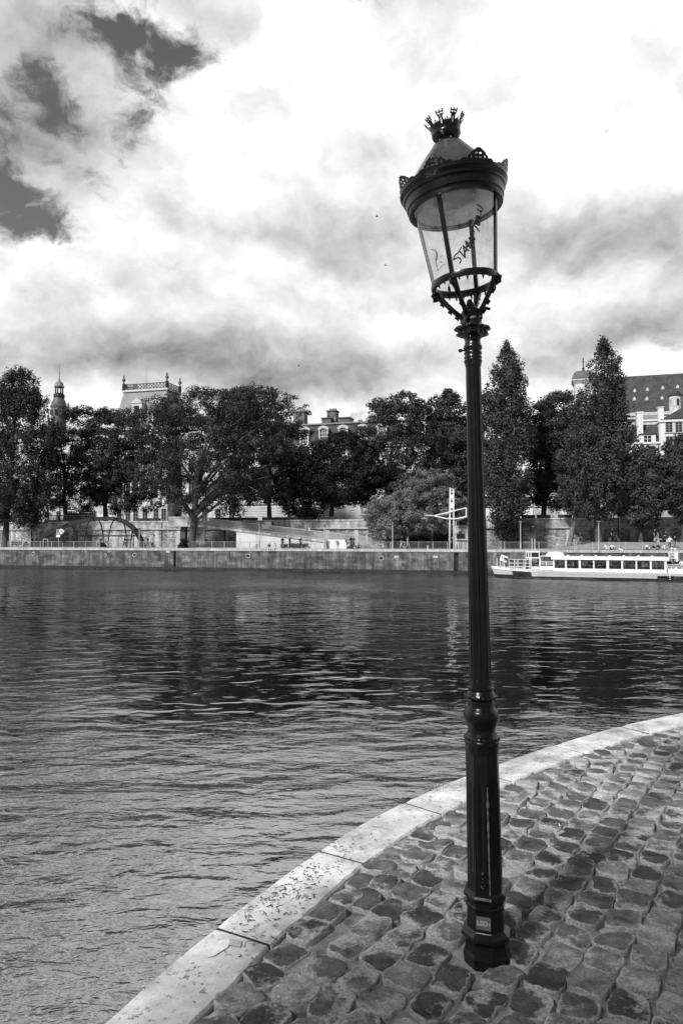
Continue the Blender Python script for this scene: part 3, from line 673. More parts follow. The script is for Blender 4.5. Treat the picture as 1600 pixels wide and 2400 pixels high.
c0, c1 = X(1547, VR), X(1560, VR)
mb = MB(); mb.bx(c0 + .05, c1, VR + .4, VR + 2, zt_h, Z(1553, 954, VR)); mb.bx(c0 - .05, c1 + .1, VR + .3, VR + 2.1, Z(1553, 954, VR) + .003, Z(1553, 952, VR)); T.part('chimney', mb, white_wall)
T, a, b_, zt_h, zr_ = house('mansard_house', 'small white house with slate mansard, dormer and drainpipe beside the tall white house', 1490, 1547.5, VR, 1036, 11, white_wall, slate, 992, (1530,), (1066, 1100), 1.1, 1.6, 'mansard')
x = X(1520, VR); za, zb3 = Z(1520, 1040, VR), Z(1520, 1018, VR)
mb = MB(); mb.bx(x - 1.35, x - .62, VR - .1, VR + 2.2, za, zb3); mb.bx(x + .62, x + 1.35, VR - .1, VR + 2.2, za, zb3); mb.bx(x - .62, x + .62, VR - .1, VR + 2.2, zb3 - .25, zb3); d_ = T.part('dormer', mb, white_wall)
mb = MB(); mb.bx(x - .61, x + .61, VR, VR + .06, za, zb3 - .25); T.part('pane', mb, glass_dark, parent=d_)
mb = MB(); mb.bx(x - .04, x + .04, VR - .06, VR - .003, za, zb3 - .25); mb.bx(x - .6, x + .6, VR - .058, VR - .004, (za + zb3) / 2, (za + zb3) / 2 + .08); T.part('glazing_bars', mb, white_paint, parent=d_)
mb = MB(); mb.add([(x - 1.6, VR - .3, zb3 + .003), (x + 1.6, VR - .3, zb3 + .003), (x + 1.6, VR + 2.4, zb3 + .003), (x - 1.6, VR + 2.4, zb3 + .003), (x, VR + .8, zb3 + .95)], [(3, 2, 1, 0), (0, 1, 4), (1, 2, 4), (2, 3, 4), (3, 0, 4)]); T.part('dormer_roof', mb, slate, parent=d_)
c0, c1 = X(1496, VR), X(1510, VR); mb = MB(); mb.bx(c0, c1, VR - .05, VR + 1.6, Z(1500, 1034, VR), Z(1500, 968, VR)); mb.bx(c0 - .1, c1 + .1, VR - .12, VR + 1.7, Z(1500, 968, VR) + .003, Z(1500, 965, VR)); T.part('chimney', mb, white_wall)
mb = MB(); q = X(1550.5, VR); mb.tube([(q - .35, VR - .12, STREET), (q - .35, VR - .12, Z(1550, 1036, VR)), ], .08, 6); T.part('drainpipe', mb, dark_iron)
house('grey_roofed_house', 'grey roofed stone house between the white chimneys and the church', 1503, 1560, VR + 16, 983, 10, lime, zinc_pale, 969, (), (), roof='mansard')
house('stone_townhouse', 'stone townhouse with pale shuttered windows behind the right poplars', 1250, 1420, VR - 4, 1075, 12, lime, slate, 1040, (1262, 1285, 1308, 1331, 1354, 1377, 1400), (1122, 1150, 1186), 1.1, 1.7, 'mansard')
house('cream_townhouse', 'cream townhouse hidden behind the tree beside the lamp post', 1130, 1249, VR - 4, 1060, 12, white_wall, slate, 1025, (1145, 1168, 1191, 1214, 1237), (1122, 1150, 1186), 1.1, 1.7, 'mansard')
house('corner_townhouse', 'low stone townhouse under the white houses behind the right hand trees', 1421, 1600, VR - 6, 1110, 5, lime, slate, 1085, (1436, 1459, 1482, 1505, 1528, 1551, 1574, 1597), (1160, 1190), 1.1, 1.7, 'mansard', right=15)
# awning kiosk on the street behind the balustrade
c = P(190, 1203, 17); T = Thing('street_kiosk', 'dark street kiosk with pale pitched canopy edge behind the balustrade', 'kiosk', (c.x, 17.5, STREET))
mb = MB(); mb.bx(c.x - 2.3, c.x + 1.6, 16.6, 18.6, STREET, STREET + 2.6); T.part('body', mb, flat('kiosk_dark', .02))
mb = MB(); mb.prism([(c.x - 2.6, STREET + 3.3), (c.x - 2.6, STREET + 3.42), (c.x + 2.0, STREET + 2.86), (c.x + 2.0, STREET + 2.7)], 15.9, 18.9); T.part('canopy', mb, white_paint)
# ------------------------------------------------------------------ trees
bark = mat('tree_bark', .04, .12, 5, 8, rough=.95, bump=.8, bscale=14, bdist=.05, stretch=(1, 1, .3))
bark2 = mat('pale_bark', .10, .24, 3, 8, rough=.95, bump=.8, bscale=14, bdist=.05, stretch=(1, 1, .4))
def leafmat(name, lo, hi, spec=.45, rough=.45):
    m = bpy.data.materials.new(name); m.use_nodes = True; t = NT(m.node_tree); b = t.n['Principled BSDF']
    g = t.new('ShaderNodeNewGeometry'); v = t.mr(g.outputs['Random Per Island'], 0, 1, lo, hi)
    v = t.m('MULTIPLY', v, t.mr(t.noise(t.coord('Object'), .5, 3, .5), .35, .65, .75, 1.3))
    t.l.new(v, b.inputs['Base Color']); b.inputs['Roughness'].default_value = rough; b.inputs['Specular IOR Level'].default_value = spec
    return m
lf_dark = leafmat('plane_leaf', .020, .062, .12, .7); lf_pop = leafmat('poplar_leaf', .025, .082, .12, .7); lf_wil = leafmat('willow_leaf', .09, .20, .15, .7); lf_deep = leafmat('dense_leaf', .010, .03, .12, .7)
from mathutils import noise as _mn
def mn_(x): return _mn.noise(Vector((x, .37, .11)))
def crown(rows, tv, v, n_clump, per, leaf, cl, flat_=.75, up=0.0, depth=.85, gap=.1, drop=None):
    """leaf sheets on many clumps spread through the volume that the outline rows enclose"""
    pts = [(Z((a + b_) / 2, py, v), X(a, v), X(b_, v)) for py, a, b_ in rows]; pts.sort()
    zs = np.array([p[0] for p in pts]); xa = np.array([p[1] for p in pts]); xb = np.array([p[2] for p in pts])
    z0, z1 = zs[0], zs[-1]; V = []; centers = []
    wz = np.linspace(z0, z1, 200); wr = (np.interp(wz, zs, xb) - np.interp(wz, zs, xa)) ** 1.25; wr /= wr.sum()
    for i in range(int(n_clump * 1.75)):
        z = rng.choice(wz, p=wr) + rng.uniform(-.1, .1); a_, b_ = np.interp(z, zs, xa), np.interp(z, zs, xb); md_ = (a_ + b_) / 2; a_ = md_ - (md_ - a_) * (1 + .42 * mn_(z * .8 + 9.3 * n_clump)); b_ = md_ + (b_ - md_) * (1 + .42 * mn_(z * .8 + 50 + 7.1 * n_clump))
        cx, rx = (a_ + b_) / 2, max((b_ - a_) / 2 - cl * .3, .15)
        th = rng.uniform(0, 2 * math.pi); rr = math.sqrt(rng.uniform(.02, 1)) ** .75
        if i % 5 < 2:       # small sprays that ruffle the outline
            rr = rng.uniform(.96, 1.16); th = rng.choice([0, math.pi]) + rng.normal() * .5; rx = (b_ - a_) / 2
            centers.append((cx + rx * rr * math.cos(th), v + rx * depth * rr * math.sin(th), z + rng.uniform(0, .5), 9)); continue
        centers.append((cx + rx * rr * math.cos(th), v + rx * depth * rr * math.sin(th), z, rr))
    for i in range(int(n_clump * .12)):
        f = rng.uniform(-.8, .8); z = z1 - (zs[-1] - zs[-2]) * abs(f) * .8 + rng.uniform(-.7, .35); a_, b_ = np.interp(min(z, zs[-1]), zs, xa), np.interp(min(z, zs[-1]), zs, xb)
        centers.append(((a_ + b_) / 2 + f * (b_ - a_) / 2, v + rng.uniform(-1, 1), z, 9))
    for (cx, cy, cz_, rr) in centers:
        c_ = cl * (rng.uniform(.55, 1.25) if rr < 5 else rng.uniform(.22, .5)); n_ = max(9, int(1.9 * per * (c_ / cl) ** 2 * rng.uniform(.7, 1.2)))
        u = rng.normal(size=(n_, 3)); u /= np.linalg.norm(u, axis=1)[:, None]
        r = c_ * rng.uniform(.35, 1.05, (n_, 1)) ** .6
        s = np.array([1, 1, flat_ if up == 0 else 1.35])
        off = u * r * s
        if up: off[:, 2] += np.abs(rng.normal(size=n_)) * up * .3
        p = np.array([cx, cy, cz_]) + off
        nn_ = u + rng.normal(size=(n_, 3)) * .27 + np.array([0, -.05, .25]); nn_ /= np.linalg.norm(nn_, axis=1)[:, None]
        t1 = np.cross(nn_, rng.normal(size=(n_, 3))); t1 /= np.linalg.norm(t1, axis=1)[:, None]; t2 = np.cross(nn_, t1)
        sz = leaf * .80 * rng.uniform(.6, 1.35, (n_, 1)); 
        q = np.stack([p - t1 * sz, p - t2 * sz * .62 + t1 * sz * rng.uniform(-.3, .3, (n_, 1)), p + t1 * sz * .95, p + t2 * sz * .55 - nn_ * sz * .2], 1)
        V.append(q.reshape(-1, 3))
    V = np.concatenate(V); 
    return V, centers
def leaf_part(T, V, m):
    V = V - np.array(T.org); n = len(V) // 4; me = bpy.data.meshes.new('crown')
    me.vertices.add(len(V)); me.vertices.foreach_set('co', V.astype(np.float32).ravel())
    me.loops.add(len(V)); me.loops.foreach_set('vertex_index', np.arange(len(V), dtype=np.int32))
    me.polygons.add(n); me.polygons.foreach_set('loop_start', (np.arange(n) * 4).astype(np.int32)); me.update(calc_edges=True); me.validate()
    me.materials.append(m); o = bpy.data.objects.new('crown', me); COL.objects.link(o); o.parent = T.o; return o
def tree(lab, trunk, rows, v, base, m, name='plane_tree', n=150, per=105, leaf=.20, cl=1.25, tw=.42, bend=0, fork=None, bk=None, up=0, low=.5, group='trees along the far bank', depth=.85, limbs=12):
    """trunk: (px at the foot, photo row of the foot, px where it enters the crown, photo row there)"""
    fx, fy, hx, hy = trunk; foot = Vector((X(fx, v), v, base)); head = P(hx, hy, v)
    T = Thing(name, lab, 'tree', foot, group)
    V, cs = crown(rows, None, v, n, per, leaf, cl, up=up, depth=depth)
    mb = MB(); mid = (foot + head) / 2 + Vector((bend, 0, 0)); zt_c = max(c[2] for c in cs)
    mb.tube([foot + Vector((0, 0, -.3)), foot + Vector((0, 0, .25)), mid, head], [tw * 1.5, tw * 1.1, tw * .92, tw * .82], 10)
    axisx = np.mean([c[0] for c in cs]); topp = Vector((axisx * .6 + head.x * .4, v, head.z + (zt_c - head.z) * .8))
    mb.tube([head, head.lerp(topp, .35) + Vector((random.uniform(-.5, .5), .2, 0)), head.lerp(topp, .7), topp], [tw * .8, tw * .5, tw * .28, .05], 7)
    order = sorted(cs, key=lambda c: random.random())[:limbs]
    for c in order:
        e = Vector(c[:3]); s = head.lerp(topp, max(0, min(.75, (e.z - head.z) / max(1, (zt_c - head.z)) * (.85 if up else .55) - .12))); 
        md = s.lerp(e, .5) + Vector((random.uniform(-.4, .4), random.uniform(-.4, .4), (e - s).length * (.02 if up else .12)))
        mb.tube([s, md, e], [tw * .42, tw * .24, .04], 6, cap=False)
    T.part('trunk', mb, bk or bark, True)
    leaf_part(T, V, m); return T
pop = dict(name='poplar_tree', up=1.0, leaf=.19, cl=.95, per=80, n=230)
tree('tall dark poplar at the far left edge standing on the lower quay', (13, 1278, 16, 1225), [(872, 28, 50), (890, 8, 72), (925, -2, 84), (965, -10, 98), (1020, -20, 104), (1090, -30, 112), (1150, -34, 122), (1195, -28, 118), (1228, -15, 85)], 5, QTOP, lf_dark, tw=.55, **dict(pop, n=520))
tree('broad plane tree behind the arched frame, left of its neighbour', (157, 1222, 150, 1160), [(958, 150, 215), (985, 125, 262), (1050, 104, 285), (1120, 98, 280), (1165, 104, 262), (1192, 115, 240)], 16, STREET, lf_dark, n=200)
tree('broad plane tree above the arched frame with straight dark trunk', (248, 1220, 246, 1165), [(966, 222, 270), (985, 205, 325), (1040, 200, 352), (1110, 205, 372), (1160, 215, 368), (1196, 235, 350)], 18, STREET, lf_dark, n=210)
tree('huge forked plane tree leaning over the quay at the head of the ramp', (448, 1275, 455, 1225), [(918, 430, 560), (940, 372, 612), (975, 330, 640), (1020, 318, 660), (1070, 335, 660), (1120, 352, 650), (1165, 385, 615), (1200, 420, 560)], 6, QTOP, lf_dark, n=330, tw=.62, cl=1.35, limbs=24)
tree('tall round plane tree just right of the forked one', (632, 1222, 630, 1165), [(912, 530, 610), (928, 500, 665), (960, 490, 690), (1010, 500, 700), (1080, 520, 706), (1140, 540, 700), (1180, 570, 682)], 17, STREET, lf_dark, n=300, cl=1.3)
tree('small dense tree overhanging the ramp railing', (706, 1226, 708, 1190), [(1060, 680, 730), (1090, 665, 752), (1140, 655, 765), (1190, 660, 758), (1212, 675, 745)], 14, STREET, lf_deep, n=110, tw=.25)
tree('dark tree in front of the slate mansard roof', (775, 1226, 778, 1185), [(1014, 788, 816), (1036, 756, 850), (1066, 730, 880), (1110, 715, 890), (1150, 715, 880), (1180, 730, 862)], 15, STREET, lf_deep, n=220)
tree('tall ragged plane tree left of the lamp post behind the willows', (905, 1222, 905, 1160), [(922, 935, 955), (938, 890, 990), (962, 862, 1012), (1010, 848, 1030), (1070, 845, 1035), (1130, 850, 1030), (1180, 865, 1010), (1205, 880, 990)], 17, STREET, lf_dark, n=290)
tree('ragged plane tree hidden partly by the lamp post', (1068, 1222, 1066, 1160), [(918, 1046, 1062), (935, 1018, 1085), (970, 1005, 1105), (1040, 1002, 1125), (1120, 1010, 1130), (1180, 1020, 1125), (1205, 1030, 1110)], 18, STREET, lf_dark, n=230)
wl = dict(name='willow_tree', leaf=.13, cl=.8, per=120, tw=.14)
tree('large pale willow beside the white mast', (1012, 1268, 1012, 1240), [(1100, 990, 1025), (1120, 962, 1050), (1150, 945, 1075), (1190, 938, 1088), (1220, 942, 1080), (1245, 960, 1060)], 6.5, QTOP, lf_wil, n=190, limbs=16, **wl)
tree('smaller pale willow left of the large willow', (908, 1270, 908, 1245), [(1166, 885, 925), (1185, 862, 948), (1210, 850, 962), (1240, 852, 965), (1262, 868, 950)], 6, QTOP, lf_wil, n=130, limbs=10, **wl)
tree('tall pointed poplar just right of the lamp post', (1183, 1272, 1184, 1225), [(812, 1186, 1196), (832, 1174, 1208), (860, 1158, 1218), (895, 1148, 1222), (920, 1138, 1238), (965, 1134, 1246), (1020, 1132, 1248), (1090, 1130, 1244), (1150, 1134, 1240), (1195, 1142, 1228), (1225, 1155, 1205)], 7, QTOP, lf_pop, tw=.4, **dict(pop, n=330))
tree('round tree filling the space between the two right poplars', (1272, 1216, 1275, 1170), [(922, 1300, 1330), (940, 1272, 1350), (975, 1252, 1365), (1040, 1245, 1370), (1110, 1240, 1365), (1160, 1245, 1345), (1185, 1255, 1330)], 16, STREET, lf_dark, n=240)
tree('tallest poplar standing before the church tower', (1403, 1272, 1398, 1215), [(804, 1414, 1424), (824, 1402, 1440), (850, 1390, 1452), (885, 1382, 1457), (930, 1365, 1462), (965, 1348, 1470), (1020, 1335, 1482), (1090, 1325, 1490), (1150, 1322, 1482), (1190, 1335, 1465), (1210, 1350, 1440)], 7.5, .5, lf_pop, tw=.5, bk=bark, **dict(pop, n=400))
tree('slim tree with a leaning pale trunk before the wall', (1333, 1272, 1350, 1190), [(1110, 1335, 1385), (1140, 1318, 1400), (1175, 1318, 1398), (1198, 1330, 1385)], 9, .5, lf_pop, n=80, tw=.32, bk=bark2)
tree('low broad tree with straight trunk right of the tallest poplar', (1500, 1270, 1500, 1235), [(1056, 1490, 1525), (1080, 1462, 1550), (1120, 1448, 1562), (1160, 1446, 1565), (1200, 1456, 1558), (1226, 1475, 1540)], 8.5, .9, lf_pop, n=200, tw=.28, bk=bark)
tree('dense tree at the right edge of the picture', (1604, 1270, 1602, 1225), [(1022, 1590, 1640), (1045, 1562, 1670), (1090, 1548, 1690), (1140, 1545, 1700), (1185, 1552, 1690), (1215, 1575, 1665)], 9.5, .9, lf_pop, n=240, tw=.4, bk=bark)
# ivy and bushes low on the bank
def bush(lab, px, py, v, w_, h_, m, z0=QTOP, n=14, name='bush'):
    c = P(px, py, v); T = Thing(name, lab, 'bush', (c.x, v, z0)); V = []
    for i in range(n):
        a = rng.normal(size=(60, 3)); a /= np.linalg.norm(a, axis=1)[:, None]
        ctr = np.array([c.x + rng.uniform(-.5, .5) * w_, v + rng.uniform(-.4, .4) * w_, z0 + rng.uniform(.15, .8) * h_]); p = ctr + a * np.array([w_ * .22, w_ * .22, h_ * .25]) * rng.uniform(.4, 1, (60, 1))
        nn_ = a + rng.normal(size=a.shape) * .5; nn_ /= np.linalg.norm(nn_, axis=1)[:, None]; t1 = np.cross(nn_, rng.normal(size=a.shape)); t1 /= np.linalg.norm(t1, axis=1)[:, None]; t2 = np.cross(nn_, t1); s = .11
        V.append(np.stack([p - t1 * s, p - t2 * s * .6, p + t1 * s, p + t2 * s * .6], 1).reshape(-1, 3))
    leaf_part(T, np.concatenate(V), m).name = 'foliage'
    mb = MB()
    for k in range(3): mb.tube([(c.x, v, z0 - .1), (c.x + random.uniform(-.3, .3) * w_, v, z0 + h_ * .6)], [.04, .02], 5)
    T.part('stem', mb, bark)
bush('dark bush growing on the quay edge beneath the forked plane tree', 432, 1270, .9, 1.4, 1.5, lf_deep)
bush('small dark bush at the foot of the arched frame', 245, 1275, .9, .9, .9, lf_deep, n=8)
bush('ivy thicket wrapped round the foot of the poplar beside the lamp post', 1183, 1240, 6.6, 3.2, 4.4, lf_deep, n=50, name='ivy_thicket')
bush('dark undergrowth under the willows', 960, 1262, 8.5, 7.5, 2.0, lf_deep, n=60, name='shrub')
bush('dark undergrowth right under the large willow', 1035, 1262, 8.5, 3.5, 2.4, lf_deep, n=36, name='shrub')
bush('low scrubby shrub below the white ramp wall', 690, 1277, 5.8, 3.6, .8, lf_dark, n=22, name='shrub')

# plane tree of the near quay, behind the photographer: it dapples the cobbles
T = Thing('plane_tree', 'plane tree on the near quay behind the viewer, shading the cobbles', 'tree', (-1.2, -6.5, -.04), quay=False)
V = []; r2_ = np.random.default_rng(3)
for i in range(100):
    u = r2_.normal(size=3); u /= np.linalg.norm(u); rr = r2_.uniform(.1, 1) ** .45
    ctr = np.array([-4.35, -5.35, 7.8]) + u * rr * np.array([2.3, 2.3, 1.7]); c_ = r2_.uniform(.3, .62); n_ = 70
    a = r2_.normal(size=(n_, 3)); a /= np.linalg.norm(a, axis=1)[:, None]; p_ = ctr + a * c_ * r2_.uniform(.2, 1, (n_, 1)) * np.array([1, 1, .7])
    nn_ = a * .4 + r2_.normal(size=a.shape) * .6 + np.array([0, 0, .6]); nn_ /= np.linalg.norm(nn_, axis=1)[:, None]; t1 = np.cross(nn_, r2_.normal(size=a.shape)); t1 /= np.linalg.norm(t1, axis=1)[:, None]; t2 = np.cross(nn_, t1); s = .10
    V.append(np.stack([p_ - t1 * s, p_ - t2 * s * .7, p_ + t1 * s, p_ + t2 * s * .7], 1).reshape(-1, 3))
for i in range(58):
    u = r2_.normal(size=3); u /= np.linalg.norm(u); ctr = np.array([-2.6, -4.6, 7.9]) + u * r2_.uniform(.1, 1) ** .5 * np.array([1.5, 1.4, 1.0]); c_ = r2_.uniform(.3, .55); n_ = 70
    a = r2_.normal(size=(n_, 3)); a /= np.linalg.norm(a, axis=1)[:, None]; p_ = ctr + a * c_ * r2_.uniform(.2, 1, (n_, 1)); nn_ = a * .4 + r2_.normal(size=a.shape) * .6 + np.array([0, 0, .6]); nn_ /= np.linalg.norm(nn_, axis=1)[:, None]; t1 = np.cross(nn_, r2_.normal(size=a.shape)); t1 /= np.linalg.norm(t1, axis=1)[:, None]; t2 = np.cross(nn_, t1); s = .10
    V.append(np.stack([p_ - t1 * s, p_ - t2 * s * .7, p_ + t1 * s, p_ + t2 * s * .7], 1).reshape(-1, 3))
leaf_part(T, np.concatenate(V), lf_dark)
mb = MB(); mb.tube([(-1.2, -6.5, -.1), (-1.4, -6.4, 1.5), (-2.3, -5.8, 3.8), (-3.6, -4.8, 6.2), (-4.4, -4.3, 8.5)], [.30, .24, .20, .14, .04], 12)
for k in range(14):
    e = V[k * 6][0]; mb.tube([(-2.9, -5.3, 5.0), (Vector((-2.9, -5.3, 5.0)) + Vector(e)) / 2 + Vector((0, 0, .4)), Vector(e)], [.09, .05, .015], 6, cap=False)
T.part('trunk', mb, bark, True)
# ------------------------------------------------------------------ quay furniture
# arched tunnel frame
AV = 4.6
steel = flat('weathered_steel', .02, .6, .3)
T = Thing('arched_frame', 'long low arched tunnel frame of dark steel hoops on the lower quay', 'tunnel frame', (X(218, AV), AV, QTOP))
beam = [(95, 1281), (97, 1262), (104, 1254), (120, 1244), (145, 1232), (175, 1221), (210, 1213.5), (245, 1211), (270, 1212), (290, 1217), (308, 1228), (322, 1242), (334, 1262), (342, 1283)]
bp_ = [P(px, py, AV) for px, py in beam]
def sm(pts, n=4):
    o = []
    for i in range(len(pts) - 1):
        a, b_, c, d = pts[max(i - 1, 0)], pts[i], pts[i + 1], pts[min(i + 2, len(pts) - 1)]
        for k in range(n): o.append(crom(a, b_, c, d, k / n))
    return o + [pts[-1]]
def crom(P0, P1, P2, P3, t):
    return .5 * ((2 * P1) + (P2 - P0) * t + (2 * P0 - 5 * P1 + 4 * P2 - P3) * t * t + (3 * P1 - P0 - 3 * P2 + P3) * t ** 3)
bs = sm(bp_); mb = MB()
vs = []; cen = Vector((X(225, AV), AV, -2))
for i, p in enumerate(bs):
    d = bs[min(i + 1, len(bs) - 1)] - bs[max(i - 1, 0)]; d.normalize(); nI = Vector((-d.z, 0, d.x))
    if nI.dot(cen - p) < 0: nI = -nI
    for dy, k in ((-.32, 0), (.32, 0), (.32, .62), (-.32, .62)): vs.append(p + nI * k + Vector((0, dy, 0)))
n = len(bs); mb.add(vs, [(4 * i + j, 4 * i + (j + 1) % 4, 4 * i + 4 + (j + 1) % 4, 4 * i + 4 + j) for i in range(n - 1) for j in range(4)] + [(3, 2, 1, 0), (4 * n - 4, 4 * n - 3, 4 * n - 2, 4 * n - 1)])
T.part('ridge_beam', mb, steel)
for hp, hy in ((160, 1229), (222, 1213), (277, 1214), (320, 1240)):
    top = P(hp, hy, AV); hw_ = 2.5 if hp != 320 else 1.6
    for s in (-1, 1):
        pts = [Vector((top.x, AV + s * hw_ * math.sin(a), QTOP + (top.z - QTOP) * math.cos(a) ** .8)) for a in [math.pi / 2 * k / 12 for k in range(12)]] + [Vector((top.x, AV + s * hw_, QTOP))]
        mb = MB(); mb.tube(pts, .11, 6); T.part('hoop', mb, steel)
mb = MB(); z_ = Z(220, 1256, AV + 2.3); mb.bx(X(112, AV + 2.3), X(322, AV + 2.3), AV + 2.25, AV + 2.35, z_ - .1, z_ + .1); T.part('side_rail', mb, steel)
mb = MB(); q = X(106, AV); mb.bx(q - .05, q + .05, AV - .4, AV - .3, QTOP, QTOP + 1.3); mb.bx(q - .05, q + .9, AV - .4, AV - .3, QTOP + 1.3, QTOP + 1.4); mb.bx(q + .8, q + .9, AV - .4, AV - .3, QTOP, QTOP + 1.3); T.part('end_gate', mb, pale_metal)
mb = MB(); q = X(311, AV - 1.3)
for dx in (-.35, .35): mb.tube([(q + dx, AV - 1.5, QTOP), (q + dx * .5, AV - 1.2, QTOP + 2.6)], .06, 5)
mb.tube([(q - .3, AV - 1.4, QTOP + 1.3), (q + .3, AV - 1.4, QTOP + 1.3)], .05, 5); T.part('end_trestle', mb, steel)

# river sign: R and 55 board
T = Thing('river_sign', 'white river sign with letter R and pointed 55 plate on a post', 'sign', (X(138, .8), .8, QTOP))
mb = MB(); q = X(138.5, .8); mb.tube([(q, .8, QTOP), (q, .8, Z(138, 1240, .8))], .05, 6); T.part('post', mb, pale_metal)
a, b_ = X(132.5, .7), X(142, .7); z0, z1 = Z(137, 1252, .7), Z(137, 1239.5, .7)
mb = MB(); mb.bx(a, b_, .66, .70, z0, z1); bd = T.part('board', mb, white_paint)
mb = MB(); e = .07
for (p0, p1, p2, p3) in ((a, a + e, z0, z1), (b_ - e, b_, z0, z1)): mb.bx(p0, p1, .645, .658, p2, p3)
mb.bx(a, b_, .645, .658, z0, z0 + e); mb.bx(a, b_, .645, .658, z1 - e, z1); T.part('border', mb, dark_iron, parent=bd)
mb = MB(); c_ = X(152, .7); mb.prism([(b_ + .01, z0), (b_ + (c_ - b_) * .35, z0), (c_, (z0 + z1) / 2 + .05), (b_ + (c_ - b_) * .35, z1), (b_ + .01, z1)], .66, .70); pl = T.part('arrow_plate', mb, white_paint)
mb = MB(); mb.bx(a, b_, .66, .70, Z(137, 1259, .7), z0 - .08); T.part('lower_plate', mb, white_paint)
def qtext(T, txt, size, x, y, z, m, par, bold=.0):
    me = text_mesh(txt, size, .006, bold); me.transform(Matrix.Rotation(math.pi / 2, 4, 'X')); me.transform(Matrix.Translation(Vector((x, y, z)) - T.org)); me.materials.append(m)
    o = bpy.data.objects.new('lettering', me); COL.objects.link(o); o.parent = par; return o
qtext(T, 'R', (z1 - z0) * .98, (a + b_) / 2, .64, (z0 + z1) / 2 - .02, dark_iron, bd, .02)
qtext(T, '55', (z1 - z0) * .46, b_ + (c_ - b_) * .42, .645, (z0 + z1) / 2, dark_iron, pl, .008)

# footbridge ramp
RV0, RV1 = 6.2, 8.6
T = Thing('footbridge_ramp', 'long sloping footbridge ramp with slatted metal railing above a white wall', 'ramp', (X(620, RV0), RV0, QTOP))
prof_ = [(395, 1228), (470, 1230), (560, 1240.5), (700, 1258), (790, 1269), (862, 1277)]
dk = [P(px, py, RV0) for px, py in prof_]
mb = MB(); mb.prism([(p.x, p.z) for p in dk] + [(p.x, p.z - .35) for p in reversed(dk[:-1])], RV0, RV1); T.part('deck', mb, stone_ash)
hh_ = 1.12
def rail(v, lab=None):
    mb = MB()
    for i in range(len(dk) - 1): 
        a_, b2 = dk[i], dk[i + 1]
        for dz_ in (hh_, .14): mb.tube([(a_.x, v, a_.z + dz_), (b2.x, v, b2.z + dz_)], .035, 5)
    x = dk[0].x
    xs2 = [p.x for p in dk]; zs2 = [p.z for p in dk]
    while x < dk[-1].x:
        z = float(np.interp(x, xs2, zs2)); mb.box((x, v, z + .63), (.03, .03, .98)); x += .15
    return T.part('railing', mb, pale_metal)
rail(RV0 + .1); rail(RV1 - .1)
mb = MB(); mb.bx(X(395, RV0), X(440, RV0), RV0 - .05, RV0 - .005, dk[0].z - .4, dk[0].z + 1.15); T.part('solid_parapet', mb, flat('concrete', .42))
a = X(553, RV0); zs3 = [p.x for p in dk]
pr = [(a, QTOP)] + [(a, float(np.interp(a, zs3, [p.z for p in dk])) - .36)] + [(p.x, p.z - .36) for p in dk[3:5]] + [(X(840, RV0), QTOP + .02), (X(840, RV0), QTOP)]
mb = MB(); mb.prism(pr, RV0 + .15, RV1 - .15); T.part('side_wall', mb, mat('ramp_wall', .55, .68, .8, rough=.85, streak=.12))
for px in (430, 520):
    mb = MB(); q = X(px, RV0 + 1); mb.bx(q - .4, q + .4, RV0 + .8, RV1 - .8, QTOP, float(np.interp(q, zs3, [p.z for p in dk])) - .36); T.part('pier', mb, flat('pier_dark', .06))
mb = MB(); a, b_ = X(770, 5.2), X(812, 5.2); mb.bx(a, b_ - .5, 5, RV0 + .1, QTOP, Z(790, 1265, 5)); mb.prism([(b_ - .5, QTOP), (b_, QTOP), (b_, QTOP + .7), (b_ - .25, Z(790, 1265, 5)), (b_ - .5, Z(790, 1265, 5))], 5.001, RV0 + .1)
T.part('end_block', mb, flat('ramp_white', .72))

# fences of thin bars set back from the edge
fence_m = flat('fence_metal', .26, .5)
def fence(lab, pa, pb, v, step=2.0, h_=1.0):
    a, b_ = X(pa, v), X(pb, v); T = Thing('bar_fence', lab, 'fence', ((a + b_) / 2, v, QTOP), 'thin bar fences set back from the far quay edge'); mb = MB()
    mb.bx(a, b_, v - .02, v + .02, QTOP + h_ - .04, QTOP + h_); mb.bx(a, b_, v - .02, v + .02, QTOP + .12, QTOP + .15); x = a + .1
    while x < b_: mb.bx(x - .011, x + .011, v - .011, v + .011, QTOP + .1, QTOP + h_ - .041); x += .16
    T.part('bars', mb, fence_m); x = a
    while x <= b_ + .01: mb = MB(); mb.bx(x - .03, x + .03, v - .03, v + .03, QTOP, QTOP + h_ + .04); T.part('post', mb, pale_metal); x += (b_ - a) / max(1, round((b_ - a) / step))
fence('long thin bar fence in front of the arched frame', 20, 395, 1.6)
fence('thin bar fence beneath the footbridge ramp', 440, 770, 1.7)
fence('thin bar fence in front of the willows', 850, 1048, 1.9)
fence('thin bar fence behind the bow of the tour boat', 1141, 1345, 2.8)
fence('thin bar fence behind the middle and stern of the tour boat', 1349, 1625, 2.9)

# slim quay lamps
def quay_lamp(lab, px, v, pyt):
    q = X(px, v); zt4 = Z(px, pyt, v); T = Thing('quay_lamp', lab, 'lamp post', (q, v, QTOP), 'slim square-headed lamps on the far quay')
    mb = MB(); mb.tube([(q, v, QTOP), (q, v, QTOP + 1.1)], .11, 8); mb.tube([(q, v, QTOP + 1.1), (q, v, zt4 - .2)], .065, 8); T.part('post', mb, pale_metal, True, angle=40)
    mb = MB(); mb.bx(q - .22, q + .22, v - .22, v + .22, zt4 - .06, zt4 + .06); mb.bx(q - .12, q + .12, v - .12, v + .12, zt4 - .35, zt4 - .062); T.part('lamp_head', mb, mid_metal)
quay_lamp('slim pale lamp post in front of the white ramp wall', 608, 2.4, 1229)
quay_lamp('slim pale lamp post at the low end of the ramp', 760.5, 2.4, 1230)
quay_lamp('slim pale lamp post in front of the smaller willow', 919.5, 1.3, 1226)
